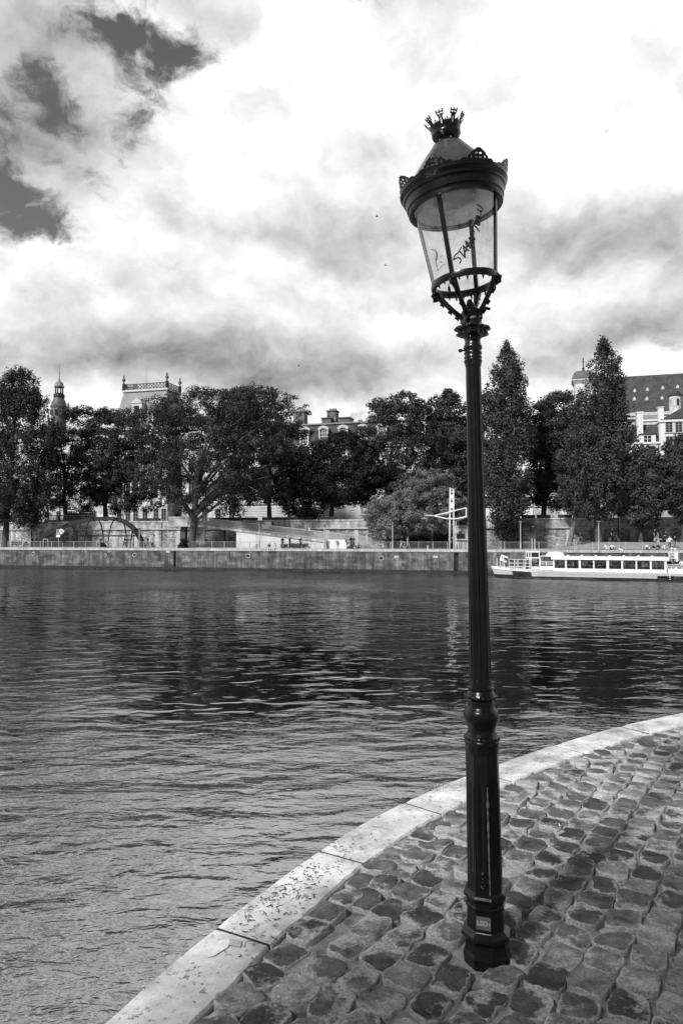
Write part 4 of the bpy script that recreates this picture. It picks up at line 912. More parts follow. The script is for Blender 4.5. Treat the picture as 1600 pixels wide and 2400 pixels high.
quay_lamp('slim pale lamp post in front of the locked shed', 1219, 2.5, 1222)
quay_lamp('slim pale lamp post before the trunk of the tallest poplar', 1402, 2.6, 1222)
quay_lamp('slim lamp post at the right end of the arched frame', 327, 2.2, 1238)
for px, v, py, lab in ((140, 13.5, 1165, 'thin dark street mast rising behind the balustrade'), (75, 10.5, 1200, 'thin dark mast beside the far left poplar'), (289, 13.5, 1170, 'thin pale street mast behind the right end of the arched frame'), (1448, 9.5, 1205, 'thin dark mast between the tallest poplar and the low broad tree')):
    q = X(px, v); z0 = STREET if v > 12 else QTOP; T = Thing('street_mast', lab, 'lamp post', (q, v, z0), 'thin street masts'); zt4 = Z(px, py, v)
    mb = MB(); mb.tube([(q, v, z0), (q, v, zt4)], [.10, .06], 8); T.part('post', mb, pale_metal if px == 289 else dark_iron, True); mb = MB(); mb.lathe([(.1, 0), (.2, .15), (.12, .4), (.03, .45)], 10, (q, v, zt4)); T.part('lamp_head', mb, dark_iron, True)

# white landing-stage mast with curved boom, kiosk, canopy
MV = .7
T = Thing('landing_mast', 'tall white twin mast with rungs, banner and curved boom at the boat landing', 'mast', (X(1058, MV), MV, QTOP))
for px0, px1, w_ in ((1053, 1054, .095), (1063, 1062.5, .085)):
    mb = MB(); a, b_ = P(px0, 1285, MV), P(px1, 1143 if px0 < 1060 else 1146, MV); mb.tube([(a.x, MV, QTOP), (b_.x, MV, b_.z)], [w_ * 1.25, w_ * .75], 8); T.part('pole', mb, white_paint, True)
for py in (1146, 1149, 1152.5, 1155.5, 1193, 1197, 1200):
    mb = MB(); a, b_ = P(1054, py, MV), P(1062.5, py - .5, MV); mb.tube([a, b_], .035, 5); T.part('rung', mb, white_paint)
mb = MB(); a, b_ = P(1055, 1159, MV), P(1061.5, 1190, MV); mb.bx(a.x, b_.x, MV - .03, MV + .03, b_.z, a.z); bn = T.part('banner', mb, white_paint)
mb = MB(); cx = (a.x + b_.x) / 2; zb4 = Z(1058, 1177, MV)
for k in range(5):
    x_ = cx + (k - 2) * .065; hh2 = (.62, .78, 1.0, .78, .62)[k]; mb.prism([(x_ - .035, zb4), (x_ + .035, zb4), (x_ + .004, zb4 + hh2 * .72), (x_ - .004, zb4 + hh2 * .72)], MV - .045, MV - .032)
T.part('emblem', mb, flat('emblem_dark', .04), parent=bn)
lo_ = sm([P(px, py, MV - .15) for px, py in ((996, 1208), (1012, 1208.5), (1025, 1211), (1040, 1214.5), (1053, 1216), (1066, 1216), (1078, 1214), (1094, 1210))], 4)
mb = MB(); mb.tube(lo_, [.06] * 6 + [.085] * (len(lo_) - 6), 6); T.part('boom', mb, white_paint, True)
mb = MB(); mb.tube([P(1019, 1208.5, MV - .15), P(1092, 1190, MV - .15)], .07, 6); mb.tube([P(1030, 1210, MV + .1), P(1066, 1197, MV + .1)], .035, 5); T.part('stay', mb, white_paint)
mb = MB(); mb.tube([P(1092, 1189.5, MV - .15), P(1092, 1211, MV - .15)], .085, 6); T.part('strut', mb, white_paint)
T = Thing('ticket_kiosk', 'pale ticket kiosk with dark counter opening and sagging canvas roof beside the white mast', 'kiosk', (X(1090, 3.5), 3.5, QTOP))
a, b_, c_ = X(1064, 3), X(1090, 3), X(1135, 3); g = lambda py: Z(1080, py, 3)
mb = MB(); mb.bx(a, c_, 3.4, 5.8, QTOP, g(1233)); T.part('body', mb, flat('kiosk_white', .42))
mb = MB(); mb.bx(a + .15, c_ - .2, 3.37, 3.398, g(1241.5), g(1232)); sg = T.part('sign_panel', mb, flat('kiosk_sign', .34))
mb = MB(); x_ = a + .35
for w_ in (.13, .10, .12, .08, .13, .11, .12): mb.bx(x_, x_ + w_, 3.355, 3.368, g(1236.5), g(1234.2)); x_ += w_ + .05
mb.tube([(a + .35 + i * .12, 3.36, g(1237.6) + .03 * math.sin(i)) for i in range(10)], .02, 4); T.part('sign_marks', mb, dark_iron, parent=sg)
mb = MB(); mb.bx(a + .2, b_ - .1, 3.36, 3.398, g(1263), g(1250.5)); T.part('counter_opening', mb, glass_dark)
mb = MB(); mb.bx(a + .55, b_ - .5, 3.35, 3.398, g(1249), g(1245)); T.part('menu_board', mb, dark_iron)
mb = MB(); mb.bx(a, c_, 3.1, 3.4, g(1265), g(1263)); T.part('counter', mb, white_paint)
mb = MB(); pts = []
for i in range(13):
    f = i / 12; pts.append((X(1068 + 60 * f, 2.5), Z(1080, 1221 - 8 * math.sin(math.pi * f) ** 1.0 - 2 * f, 2.5)))
mb.prism(pts + [(x, z - .06) for x, z in reversed(pts)], 2.0, 6.0); T.part('canvas_roof', mb, flat('canvas', .30, .8))
for px in (1068, 1096, 1127): mb = MB(); q = X(px, 2.6); mb.tube([(q, 2.6, QTOP), (q, 2.6, g(1221))], .05, 6); T.part('post', mb, white_paint)

# site shed and tall cabinet at the right
T = Thing('site_shed', 'weathered panelled shed with notice by the poplar right of the lamp', 'shed', (X(1221, 9), 9, QTOP)); a, b_ = X(1206, 9), X(1241, 9); g = lambda py: Z(1221, py, 9); zs5 = QTOP
mb = MB(); mb.bx(a, b_, 9, 11.2, zs5, g(1233)); T.part('body', mb, mat('shed_panel', .12, .28, 1.3, rough=.8, streak=.4))
for py in (1236, 1245, 1256, 1266): mb = MB(); mb.bx(a - .04, b_ + .04, 8.95, 8.998, g(py), g(py) + .09); T.part('ledger', mb, flat('shed_trim', .08))
mb = MB(); mb.bx(a + .45, a + .85, 8.94, 8.996, g(1241), g(1237)); T.part('notice', mb, white_paint)
mb = MB(); q = (a + b_) / 2; mb.bx(q - .04, q + .04, 8.96, 8.997, zs5, g(1233)); T.part('door_joint', mb, dark_iron)
T = Thing('dark_cabinet', 'tall flat dark grey cabinet standing against the panelled shed', 'cabinet', (X(1248, 8.7), 8.7, QTOP)); a, b_ = X(1241.5, 8.7), X(1255, 8.7)
mb = MB(); mb.bx(a, b_, 8.7, 10, zs5, Z(1248, 1231.5, 8.7)); T.part('body', mb, flat('cabinet_grey', .055))
mb = MB(); mb.bx(a + .3, a + .45, 8.67, 8.698, Z(1248, 1236, 8.7), Z(1248, 1233.5, 8.7)); T.part('label_plate', mb, white_paint)
for px, v, w_, h2, m_, lab in ((599.5, 2.6, .62, .75, white_paint, 'small white bin beside the lamp post at the ramp wall'), (768, 3.2, .55, 1.1, mid_metal, 'grey bin at the end of the ramp'), (180, 3.0, .6, 1.0, steel, 'dark bin inside the arched frame'), (56, 2.6, .45, .8, pale_metal, 'pale bin near the far left poplar')):
    q = X(px, v); T = Thing('litter_bin', lab, 'bin', (q, v, QTOP), 'litter bins on the far quay'); mb = MB(); mb.lathe([(w_ * .38, 0), (w_ * .45, .05), (w_ * .5, h2 * .8), (w_ * .5, h2 * .82)], 12, (q, v, QTOP)); T.part('body', mb, m_, True, angle=40)
    mb = MB(); mb.lathe([(w_ * .54, h2 * .83), (w_ * .54, h2 * .9), (w_ * .3, h2)], 12, (q, v, QTOP)); T.part('lid', mb, m_, True, angle=40)
T = Thing('mooring_bollard', 'small pale mooring bollard on the far quay near the mast', 'bollard', (X(1002, .5), .5, QTOP)); q = X(1002, .5); mb = MB(); mb.lathe([(.18, 0), (.14, .1), (.13, .35), (.2, .42), (.12, .5)], 12, (q, .5, QTOP)); T.part('post', mb, pale_metal, True)
q = X(770, 4.4)

# ------------------------------------------------------------------ people
skin = flat('skin', .30, .6); hairm = flat('dark_hair', .02, .7); hairl = flat('fair_hair', .2, .7)
cl_b = flat('black_cloth', .012, .9); cl_d = flat('dark_cloth', .04, .9); cl_g = flat('grey_cloth', .16, .9); cl_w = flat('white_cloth', .70, .9); cl_l = flat('pale_cloth', .42, .9); shoe = flat('shoe', .03, .6)
def body(name, J):
    """J: joints -> one continuous skinned surface; segments carry a material index: 0 skin 1 top 2 trousers 3 shoes 4 hair"""
    order = ['pel', 'wai', 'che', 'nec', 'hed', 'top', 'shl', 'ell', 'wrl', 'hal', 'shr', 'elr', 'wrr', 'har', 'hil', 'knl', 'anl', 'tol', 'hir', 'knr', 'anr', 'tor']
    rad = dict(pel=.135, wai=.12, che=.145, nec=.055, hed=.092, top=.075, shl=.062, ell=.047, wrl=.034, hal=.038, shr=.062, elr=.047, wrr=.034, har=.038, hil=.09, knl=.062, anl=.045, tol=.036, hir=.09, knr=.062, anr=.045, tor=.036)
    E = [('pel', 'wai', 1), ('wai', 'che', 1), ('che', 'nec', 1), ('nec', 'hed', 0), ('hed', 'top', 4), ('che', 'shl', 1), ('shl', 'ell', 1), ('ell', 'wrl', 0), ('wrl', 'hal', 0), ('che', 'shr', 1), ('shr', 'elr', 1), ('elr', 'wrr', 0), ('wrr', 'har', 0),
         ('pel', 'hil', 2), ('hil', 'knl', 2), ('knl', 'anl', 2), ('anl', 'tol', 3), ('pel', 'hir', 2), ('hir', 'knr', 2), ('knr', 'anr', 2), ('anr', 'tor', 3)]
    bm = bmesh.new(); lay = bm.verts.layers.skin.verify(); vs = {k: bm.verts.new(J[k]) for k in order}
    for a, b_, _ in E: bm.edges.new((vs[a], vs[b_]))
    for k in order: r = rad[k]; vs[k][lay].radius = (r, r * (.78 if k in ('pel', 'wai', 'che') else 1)); vs[k][lay].use_root = (k == 'pel')
    me = bpy.data.meshes.new(name); bm.to_mesh(me); bm.free(); o = bpy.data.objects.new(name, me); COL.objects.link(o)
    o.modifiers.new('s', 'SKIN').use_smooth_shade = True; sb = o.modifiers.new('u', 'SUBSURF'); sb.levels = sb.render_levels = 1
    bpy.context.view_layer.update()
    m2 = bpy.data.meshes.new_from_object(o.evaluated_get(bpy.context.evaluated_depsgraph_get())); bpy.data.objects.remove(o)
    m2.name = name; m2.materials.clear()
    segs = [(Vector(J[a]), Vector(J[b_]), mi) for a, b_, mi in E]
    for p in m2.polygons:
        c = p.center; best = 9; mi_ = 0
        for a, b_, mi in segs:
            ab = b_ - a; t = max(0, min(1, (c - a).dot(ab) / ab.length_squared)); d = (c - (a + ab * t)).length
            if d < best: best, mi_ = d, mi
        p.material_index = mi_
    for _ in range(5): m2.materials.append(skin)
    # nose, ears and brow as small pulls on the head surface
    H = Vector(J['hed']); f = Vector(J['fwd'])
    for v in m2.vertices:
        d = v.co - H
        if d.length < .13:
            if d.normalized().dot(f) > .9: v.co += f * .012
            if d.z > 0 and d.normalized().dot(f) < .25: v.co += d.normalized() * .012
    for p in m2.polygons:
        d = p.center - H
        if d.length < .17 and p.material_index in (0, 4): p.material_index = 0 if (d.normalized().dot(f) > .15 and d.z < .06) or d.z < -.05 else 4
    return m2
def pose(**k):
    J = dict(pel=(0, 0, .93), wai=(0, 0, 1.08), che=(0, .0, 1.30), nec=(0, 0, 1.47), hed=(0, -.02, 1.60), top=(0, 0, 1.69),
             shl=(.17, 0, 1.38), ell=(.24, .02, 1.12), wrl=(.25, -.06, .88), hal=(.25, -.09, .79), shr=(-.17, 0, 1.38), elr=(-.24, .02, 1.12), wrr=(-.25, -.06, .88), har=(-.25, -.09, .79),
             hil=(.09, 0, .88), knl=(.10, -.02, .49), anl=(.11, .02, .09), tol=(.12, -.13, .04), hir=(-.09, 0, .88), knr=(-.10, -.02, .49), anr=(-.11, .02, .09), tor=(-.12, -.13, .04), fwd=(0, -1, 0))
    J.update(k); return J
POSES = {
    'stand': pose(),
    'hips': pose(ell=(.36, .06, 1.14), wrl=(.2, -.1, .99), hal=(.14, -.13, .97), elr=(-.2, -.02, 1.12), wrr=(-.14, -.2, 1.02), har=(-.1, -.25, 1.06)),
    'walk': pose(knl=(.10, -.16, .50), anl=(.10, -.26, .10), tol=(.10, -.40, .08), knr=(-.10, .04, .48), anr=(-.10, .32, .14), tor=(-.10, .24, .04), ell=(.23, .12, 1.12), wrl=(.22, .2, .90), hal=(.22, .2, .82), elr=(-.23, -.06, 1.12), wrr=(-.2, -.24, .95), har=(-.2, -.3, .9)),
    'sit': pose(pel=(0, 0, .12), wai=(0, .03, .27), che=(0, 0, .48), nec=(0, -.02, .65), hed=(0, -.06, .78), top=(0, -.05, .87), shl=(.17, -.02, .57), ell=(.25, -.08, .34), wrl=(.16, -.28, .30), hal=(.1, -.33, .32), shr=(-.17, -.02, .57), elr=(-.25, -.08, .34), wrr=(-.16, -.28, .30), har=(-.1, -.33, .32),
                hil=(.1, -.03, .12), knl=(.2, -.36, .40), anl=(.12, -.50, .08), tol=(.13, -.62, .04), hir=(-.1, -.03, .12), knr=(-.2, -.36, .40), anr=(-.12, -.50, .08), tor=(-.13, -.62, .04)),
    'edge': pose(pel=(0, 0, .12), wai=(0, .03, .27), che=(0, .0, .48), nec=(0, -.04, .65), hed=(0, -.08, .78), top=(0, -.07, .87), shl=(.17, -.02, .57), ell=(.25, .0, .34), wrl=(.22, -.12, .16), hal=(.2, -.18, .12), shr=(-.17, -.02, .57), elr=(-.25, .02, .34), wrr=(-.28, .06, .12), har=(-.3, .04, .05),
                 hil=(.1, -.03, .10), knl=(.12, -.42, .09), anl=(.12, -.46, -.32), tol=(.12, -.58, -.36), hir=(-.1, -.03, .10), knr=(-.12, -.42, .09), anr=(-.12, -.46, -.32), tor=(-.12, -.58, -.36)),
    'lean': pose(pel=(0, 0, .12), wai=(0, .1, .25), che=(0, .22, .43), nec=(0, .28, .58), hed=(0, .28, .71), top=(0, .3, .80), shl=(.17, .22, .5), ell=(.26, .36, .26), wrl=(.26, .42, .06), hal=(.26, .44, .03), shr=(-.17, .22, .5), elr=(-.26, .36, .26), wrr=(-.26, .42, .06), har=(-.26, .44, .03),
                 hil=(.1, -.03, .12), knl=(.12, -.42, .22), anl=(.1, -.82, .08), tol=(.1, -.9, .14), hir=(-.1, -.03, .12), knr=(-.14, -.38, .30), anr=(-.1, -.70, .07), tor=(-.1, -.82, .05)),
    'seat': pose(pel=(0, 0, .50), wai=(0, .03, .65), che=(0, .0, .86), nec=(0, -.02, 1.03), hed=(0, -.05, 1.16), top=(0, -.04, 1.25), shl=(.17, -.02, .95), ell=(.24, -.06, .72), wrl=(.18, -.26, .66), hal=(.14, -.33, .66), shr=(-.17, -.02, .95), elr=(-.24, -.06, .72), wrr=(-.18, -.26, .66), har=(-.14, -.33, .66),
                 hil=(.1, -.03, .48), knl=(.12, -.44, .50), anl=(.12, -.46, .09), tol=(.12, -.58, .04), hir=(-.1, -.03, .48), knr=(-.12, -.44, .50), anr=(-.12, -.46, .09), tor=(-.12, -.58, .04)),
    'raise': pose(ell=(.34, -.08, 1.52), wrl=(.24, -.14, 1.72), hal=(.2, -.16, 1.80)),
}
BODY = {k: body('person', J) for k, J in POSES.items()}
def person(pz, q, face, label, top=cl_d, leg=cl_d, hair=None, sc=1.0, group=None, world=None, rot=None):
    """face: degrees, 0 looks at the river, 90 looks to the right along the quay"""
    o = bpy.data.objects.new('person', BODY[pz]); COL.objects.link(o)
    o.location = W(q) if world is None else world; o.rotation_euler = (0, 0, (QANG if rot is None else rot) + R(face)); o.scale = (sc,) * 3
    for i, m_ in enumerate((skin, top, leg, shoe, hair or hairm)):
        o.material_slots[i].link = 'OBJECT'; o.material_slots[i].material = m_
    return tagit(o, label, 'person', group)
def pp(px, v, z=QTOP): return (X(px, v), v, z)
person('stand', pp(662, 1.1), 30, 'person in black top and pale cap standing left of the three before the ramp wall', cl_b, cl_d, cl_w)
person('stand', pp(679, 1.3), 80, 'person in black standing in the middle of the three before the ramp wall', cl_b, cl_d)
person('hips', pp(704, 1.2), -10, 'person in open dark jacket over white shirt, right of the three before the ramp wall', cl_d, cl_b)
person('edge', pp(631, .2), 20, 'person in dark top and white trousers sitting on the quay edge, legs hanging', cl_b, cl_w)
person('edge', pp(645, .2), -20, 'person in pale top and white trousers sitting on the quay edge beside a friend', cl_l, cl_w)
zr1 = float(np.interp(X(719, RV0 + .5), [p.x for p in dk], [p.z for p in dk]))
person('walk', (X(718, RV0 + .6), RV0 + .6, zr1), -70, 'person in grey top walking up the ramp, left of a pair', cl_g, cl_d)
person('walk', (X(724.5, RV0 + .9), RV0 + .9, zr1 - .05), -60, 'person in white top walking up the ramp, right of a pair', cl_w, cl_g)
z_ = Z(826, 1265, 4.6)
person('stand', pp(822, 3.4, QTOP), 70, 'person in black with rucksack standing behind the seated group at the ramp end', cl_b, cl_d, sc=1.08)
person('hips', pp(828, 3.2, QTOP), -30, 'person in dark clothes standing close beside the one with the rucksack', cl_d, cl_b, sc=1.05)
for px, f, tp, lg, lab in ((817, 40, cl_w, cl_d, 'in white top sitting leftmost of the group at the ramp end'), (825, -10, cl_b, cl_d, 'in black top sitting second from left in the group at the ramp end'), (832, 25, cl_g, cl_l, 'in grey top and pale trousers sitting in the group at the ramp end'), (840, -60, cl_d, cl_b, 'in dark clothes sitting rightmost of the group at the ramp end')):
    person('sit' if px != 832 else 'lean', pp(px, 1.0), f, 'person ' + lab, tp, lg, group='people picnicking at the ramp end')
person('walk', pp(941, 3.6), -75, 'person in white trousers walking before the willows', cl_d, cl_w, sc=1.03)
person('walk', pp(955, 3.0), 70, 'person in pale shorts and striped top striding before the willows', cl_l, cl_l, sc=1.03)
person('stand', pp(1059, 2.4), 40, 'person in dark clothes standing behind the white mast at the kiosk', cl_b, cl_b)
for px, v, pz, f, tp, lab in ((237, 3.0, 'stand', 10, cl_d, 'person in dark clothes standing inside the arched frame, left of its middle'), (247, 3.6, 'hips', -60, cl_g, 'person in grey top standing inside the arched frame near its middle'), (292, 3.3, 'walk', 80, cl_l, 'person in pale top walking inside the right part of the arched frame'), (298, 3.0, 'stand', 20, cl_d, 'person in dark top inside the right part of the arched frame'),
                            (347, 2.6, 'walk', 85, cl_d, 'person in dark clothes just right of the arched frame'), (357.5, 2.6, 'sit', 60, cl_b, 'person in black crouching right of the arched frame'), (76, 2.8, 'stand', 90, cl_b, 'person in black standing left end of the arched frame, facing right'), (86, 2.7, 'walk', -80, cl_b, 'person in black walking towards the left end of the arched frame')):
    person(pz, pp(px, v), f, lab, tp, cl_d, sc=1.0 if px != 357.5 else 1.25)
for i, (px, tp, h_) in enumerate(((31, cl_b, hairm), (38, cl_g, hairl), (45, cl_d, hairm), (51, cl_l, hairm), (62, cl_b, hairm), (68, cl_w, hairl))):
    person('seat', pp(px, 3.0 + .3 * (i % 2)), (30, -40, 10, -80, 60, -20)[i], ('person in black seated at the crowd by the far left poplar', 'fair haired person in grey seated by the far left poplar', 'person in dark top seated in the crowd by the far left poplar', 'person in pale top seated in the crowd by the far left poplar', 'person in black seated right of the pale bin at far left', 'fair haired person in white seated right of the pale bin')[i], tp, cl_d, h_, group='people seated by the far left poplar')
person('stand', (X(425, 12.4), 12.9, STREET + .1), 5, 'person in white on the street above the ramp head', cl_w, cl_g)
def bank_z(px, v): return float(np.interp(X(px, v), [X(1285, 6), X(1400, 8)], [QTOP, 1.15]))
person('walk', (X(1358, 6.5), 6.5, bank_z(1358, 6.5) + .0), 85, 'person in dark clothes walking on the sloping bank between the two pale trunks', cl_d, cl_d)
person('sit', pp(1419, .7), 20, 'person in white sitting leftmost of the three on the quay edge behind the boat', cl_w, cl_w)
person('sit', pp(1433, .7), -15, 'person in white and black sitting in the middle of the three on the quay edge', cl_w, cl_b)
person('edge', pp(1451, .2), 25, 'person in pale dress sitting on the quay edge with legs hanging above the boat', cl_l, cl_w)
for px, v, pz, f, tp, lg, lab, gz in ((1533, 7.2, 'stand', 60, cl_d, cl_d, 'person in dark clothes standing at the wall in the right group', 1.2), (1541, 7.0, 'seat', -70, cl_g, cl_l, 'person in grey seated on the bench in the right group', 1.2), (1560, 6.8, 'seat', -80, cl_b, cl_d, 'person in black seated high on the bench in the right group', 1.35),
                                (1568, 4.2, 'hips', -40, cl_w, cl_b, 'person in white jacket standing at the right end of the quay', QTOP), (1580, 4.0, 'stand', 30, cl_b, cl_g, 'person in long dark coat standing at the right end of the quay', QTOP)):
    person(pz, (X(px, v), v, gz), f, lab, tp, lg, sc=1.05)
for i, (px, pz, f, tp, lg) in enumerate(((1515, 'sit', 10, cl_w, cl_d), (1522, 'sit', -40, cl_g, cl_w), (1534, 'lean', 60, cl_b, cl_l), (1541, 'sit', -20, cl_b, cl_d), (1549, 'lean', -60, cl_l, cl_g), (1556, 'sit', 70, cl_w, cl_l))):
    person(pz, pp(px, 1.3), f, 'person in ' + ('white top, leftmost', 'grey top, second from left', 'black top reclining, third from left', 'black top, fourth from left', 'pale top reclining, fifth from left', 'white top, rightmost') [i] + ' of the row sitting by the right fence', tp, lg, group='people sitting by the right fence')
# bench for the right group
T = Thing('stone_bench', 'low pale stone bench against the right part of the retaining wall', 'bench', (X(1550, 7.2), 7.2, 1.2)); a, b_ = X(1536, 7.2), X(1566, 7.2)
mb = MB(); mb.bx(a, b_, 6.85, 7.35, 1.55, 1.68); T.part('seat', mb, stone_lt)
for q in (a + .2, b_ - .2): mb = MB(); mb.bx(q - .15, q + .15, 6.9, 7.3, 1.15, 1.548); T.part('support', mb, stone_lt)
# bicycle
def bicycle(px, v, z, lab):
    q = X(px, v); T = Thing('bicycle', lab, 'bicycle', (q, v, z))
    for dx in (-.5, .5):
        mb = MB(); mb.tube([(q + dx + .33 * math.cos(a), v, z + .34 + .33 * math.sin(a)) for a in [i * math.pi / 10 for i in range(21)]], .022, 6, cap=False); wh = T.part('wheel', mb, dark_iron)
        mb = MB()
        for k in range(6): a = k * math.pi / 6; mb.tube([(q + dx - .32 * math.cos(a), v, z + .34 - .32 * math.sin(a)), (q + dx + .32 * math.cos(a), v, z + .34 + .32 * math.sin(a))], .004, 3)
        T.part('spokes', mb, pale_metal, parent=wh)
    mb = MB(); bb = (q - .05, v, z + .32); st2 = (q - .2, v, z + .85); hd = (q + .36, v, z + .85)
    for a, b_ in ((bb, st2), (bb, hd), (st2, hd), ((q - .5, v, z + .34), bb), ((q - .5, v, z + .34), st2), ((q + .5, v, z + .34), (q + .34, v, z + .95))): mb.tube([a, b_], .018, 5)
    T.part('frame', mb, mid_metal)
    mb = MB(); mb.box((q - .22, v, z + .9), (.26, .13, .06)); T.part('saddle', mb, dark_iron)
    mb = MB(); mb.tube([(q + .3, v - .25, z + 1.0), (q + .34, v, z + .97), (q + .3, v + .25, z + 1.0)], .015, 5); T.part('handlebar', mb, dark_iron)
bicycle(1438, 7.6, 1.22, 'bicycle standing at the wall behind the lamp post by the tallest poplar')
person('stand', (X(1433, 7.2), 7.2, 1.2), 60, 'person in black standing over the bicycle at the wall', cl_b, cl_b, sc=1.1)

# ------------------------------------------------------------------ tour boat
# the near side runs between two points fixed by the photograph; local x goes aft, y away from us, z up from the water
def wl(px, d): r = ray(px, 1262); return Vector((r.x / r.y * d, d, 0))
B0, B1 = wl(1240, 80.0), wl(1540, 75.2)
bdir = (B1 - B0).normalized(); bnor = Vector((-bdir.y, bdir.x, 0))
if bnor.y < 0: bnor = -bnor
def bhit(px, off=0.0):
    r = ray(px, 1262); r = Vector((r.x, r.y, 0)); p0 = B0 + bnor * off
    det = r.x * (-bdir.y) - r.y * (-bdir.x); t = (p0.x * (-bdir.y) - p0.y * (-bdir.x)) / det
    return r * t
bow0 = bhit(1152)
def bx_(px, off=0.0): return (bhit(px, off) - bow0).dot(bdir)
def bz_(px, py, off=0.0): d = ray(px, py); return EYE + d.z * (bhit(px, off).y / d.y) - WATER
BW = 5.0
Bo = Thing('tour_boat', 'long low white glass-sided tour boat moored below the right bank, full of passengers', 'boat', (0, 0, 0), quay=False)
Bo.o.location = (bow0.x, bow0.y, WATER); BANG = math.atan2(bdir.y, bdir.x); Bo.o.rotation_euler = (0, 0, BANG)
def bpart(name, mb, ms, **k): return Bo.part(name, mb, ms, **k)
XL = bx_(1600) + 9
hull_w = flat('hull_white', .74, .35); hull_b = flat('hull_black', .015, .35); hull_g = flat('hull_grey', .50, .4)
def hb(x):
    x = x + .55
    return hb0(x)
def hb0(x):      # half beam along the hull
    return BW / 2 * min(1.0, (max(x, 0) / 5.5) ** .55 if x < 5.5 else 1)
def deck(x): return 1.32 - .42 * min(1, max(x, 0) / 9.0) ** .8
st_ = [-.5, -.3, 0.02, .5, 1, 1.6, 2.3, 3, 3.8, 4.7, 5.5, 7, 9, 12, 15, 18, 21, 24, XL - 2, XL]
def hullband(name, f0, f1, xa, xb, m_, off=0.0):
    """a closed strip of hull between heights f0(x) and f1(x)"""
    xs2 = [x for x in st_ if xa < x < xb]; xs2 = [xa] + xs2 + [xb]; vs = []; fs = []
    for x in xs2:
        z0, z1 = f0(x), f1(x)
        for s in (-1, 1):
            fl = lambda z: .72 + .28 * min(1, max(0, z) / 1.0)
            for z in (z0, z1):
                rk = .55 * max(0, 1 - (x + .55) / 3) * (1 - z / 1.3)     # raked stem
                vs.append((x + rk, BW / 2 + s * (hb(x) * fl(z) + off), z))
    n = len(xs2)
    for i in range(n - 1):
        a, b_ = 4 * i, 4 * (i + 1)
        fs += [(a, b_, b_ + 1, a + 1), (a + 2, a + 3, b_ + 3, b_ + 2), (a + 1, b_ + 1, b_ + 3, a + 3), (a, a + 2, b_ + 2, b_)]
    fs += [(0, 1, 3, 2), (4 * n - 4, 4 * n - 2, 4 * n - 1, 4 * n - 3)]
    mb = MB(); mb.add(vs, fs); return bpart(name, mb, m_)
x_a, x_b, x_c, x_d = bx_(1196), bx_(1243), bx_(1538), bx_(1191)
hullband('boot_top', lambda x: -.5, lambda x: .22, -.4, XL, hull_b)
hullband('hull', lambda x: .223, lambda x: deck(x) - .30, -.45, XL, hull_b)
hullband('bow_panel', lambda x: .40, lambda x: deck(x) - .20, -.52, x_a, hull_g, .03)
hullband('side_panel', lambda x: .30, lambda x: deck(x) - .26, x_b, x_c, hull_w, .035)
hullband('sheer_strake', lambda x: deck(x) - .297, lambda x: deck(x), -.545, XL, hull_w, .06)
mb = MB(); mb.box((x_c + 1.2, -.02, .55), (.06, .05, .06))
for k in range(4): mb.box((x_c + 1.2, -.10, .28 + k * .17), (.10, .06, .08))
bpart('draught_marks', mb, white_paint)
dk_ = deck(20)
# saloon
xs0, xs1 = bx_(1294), bx_(1560); zt6 = bz_(1420, 1305.5); zw0, zw1 = bz_(1420, 1333.5), bz_(1420, 1312.5)
y0, y1 = .22, BW - .22
mb = MB(); mb.bx(xs0, xs1, y0, y0 + .12, dk_ + .003, zw0); mb.bx(xs0, xs1, y1 - .12, y1, dk_ + .003, zw0); bpart('saloon_side', mb, hull_w)
mb = MB(); mb.prism([(y0 - .12, zw1), (y1 + .12, zw1), (y1 - .1, zt6), (y0 + .1, zt6)], xs0 - .2, xs1 + .2)
for i, (p, q, r) in enumerate(mb.v): mb.v[i] = (q, p, r)
bpart('roof', mb, hull_w)
mb = MB(); mb.bx(xs0, xs1, y0 + .2, y1 - .2, dk_ + .003, dk_ + .06); bpart('cabin_floor', mb, pale_metal)
gl2 = bpy.data.materials.new('window_glass'); gl2.use_nodes = True; t = NT(gl2.node_tree); t.n.clear(); o_ = t.new('ShaderNodeOutputMaterial'); tr = t.new('ShaderNodeBsdfTransparent'); g_ = t.new('ShaderNodeBsdfGlossy'); mx = t.new('ShaderNodeMixShader')
tr.inputs[0].default_value = (.95, .95, .95, 1); g_.inputs['Roughness'].default_value = .03; mx.inputs[0].default_value = .10; t.l.new(tr.outputs[0], mx.inputs[1]); t.l.new(g_.outputs[0], mx.inputs[2]); t.l.new(mx.outputs[0], o_.inputs[0])
wins = [(1297, 1322.5), (1326, 1354), (1359, 1388), (1391, 1419), (1425, 1454), (1458, 1487.5), (1491, 1521), (1525, 1555)]
for side in (0, 1):
    yy = y0 if side == 0 else y1 - .12; xx0 = xs0
    for a, b_ in wins:
        a2, b2 = bx_(a), bx_(b_)
        mb = MB(); mb.bx(xx0, a2, yy, yy + .12, zw0 + .002, zw1 - .002); bpart('window_pillar', mb, hull_w)
        mb = MB(); mb.bx(a2, b2, yy + .05, yy + .07, zw0 + .002, zw1 - .002); bpart('window_pane', mb, gl2)
        xx0 = b2
    mb = MB(); mb.bx(xx0, xs1, yy, yy + .12, zw0 + .002, zw1 - .002); bpart('window_pillar', mb, hull_w)
for i, px in enumerate((1395, 1427, 1460, 1494, 1527, 1362, 1330)):
    mb = MB(); q = bx_(px, 1); mb.lathe([(.16, 0), (.16, .05), (.13, .14), (.05, .2)], 12, (q, 1.0, zt6 - .02)); bpart('roof_vent', mb, white_paint, smooth=True, angle=40)
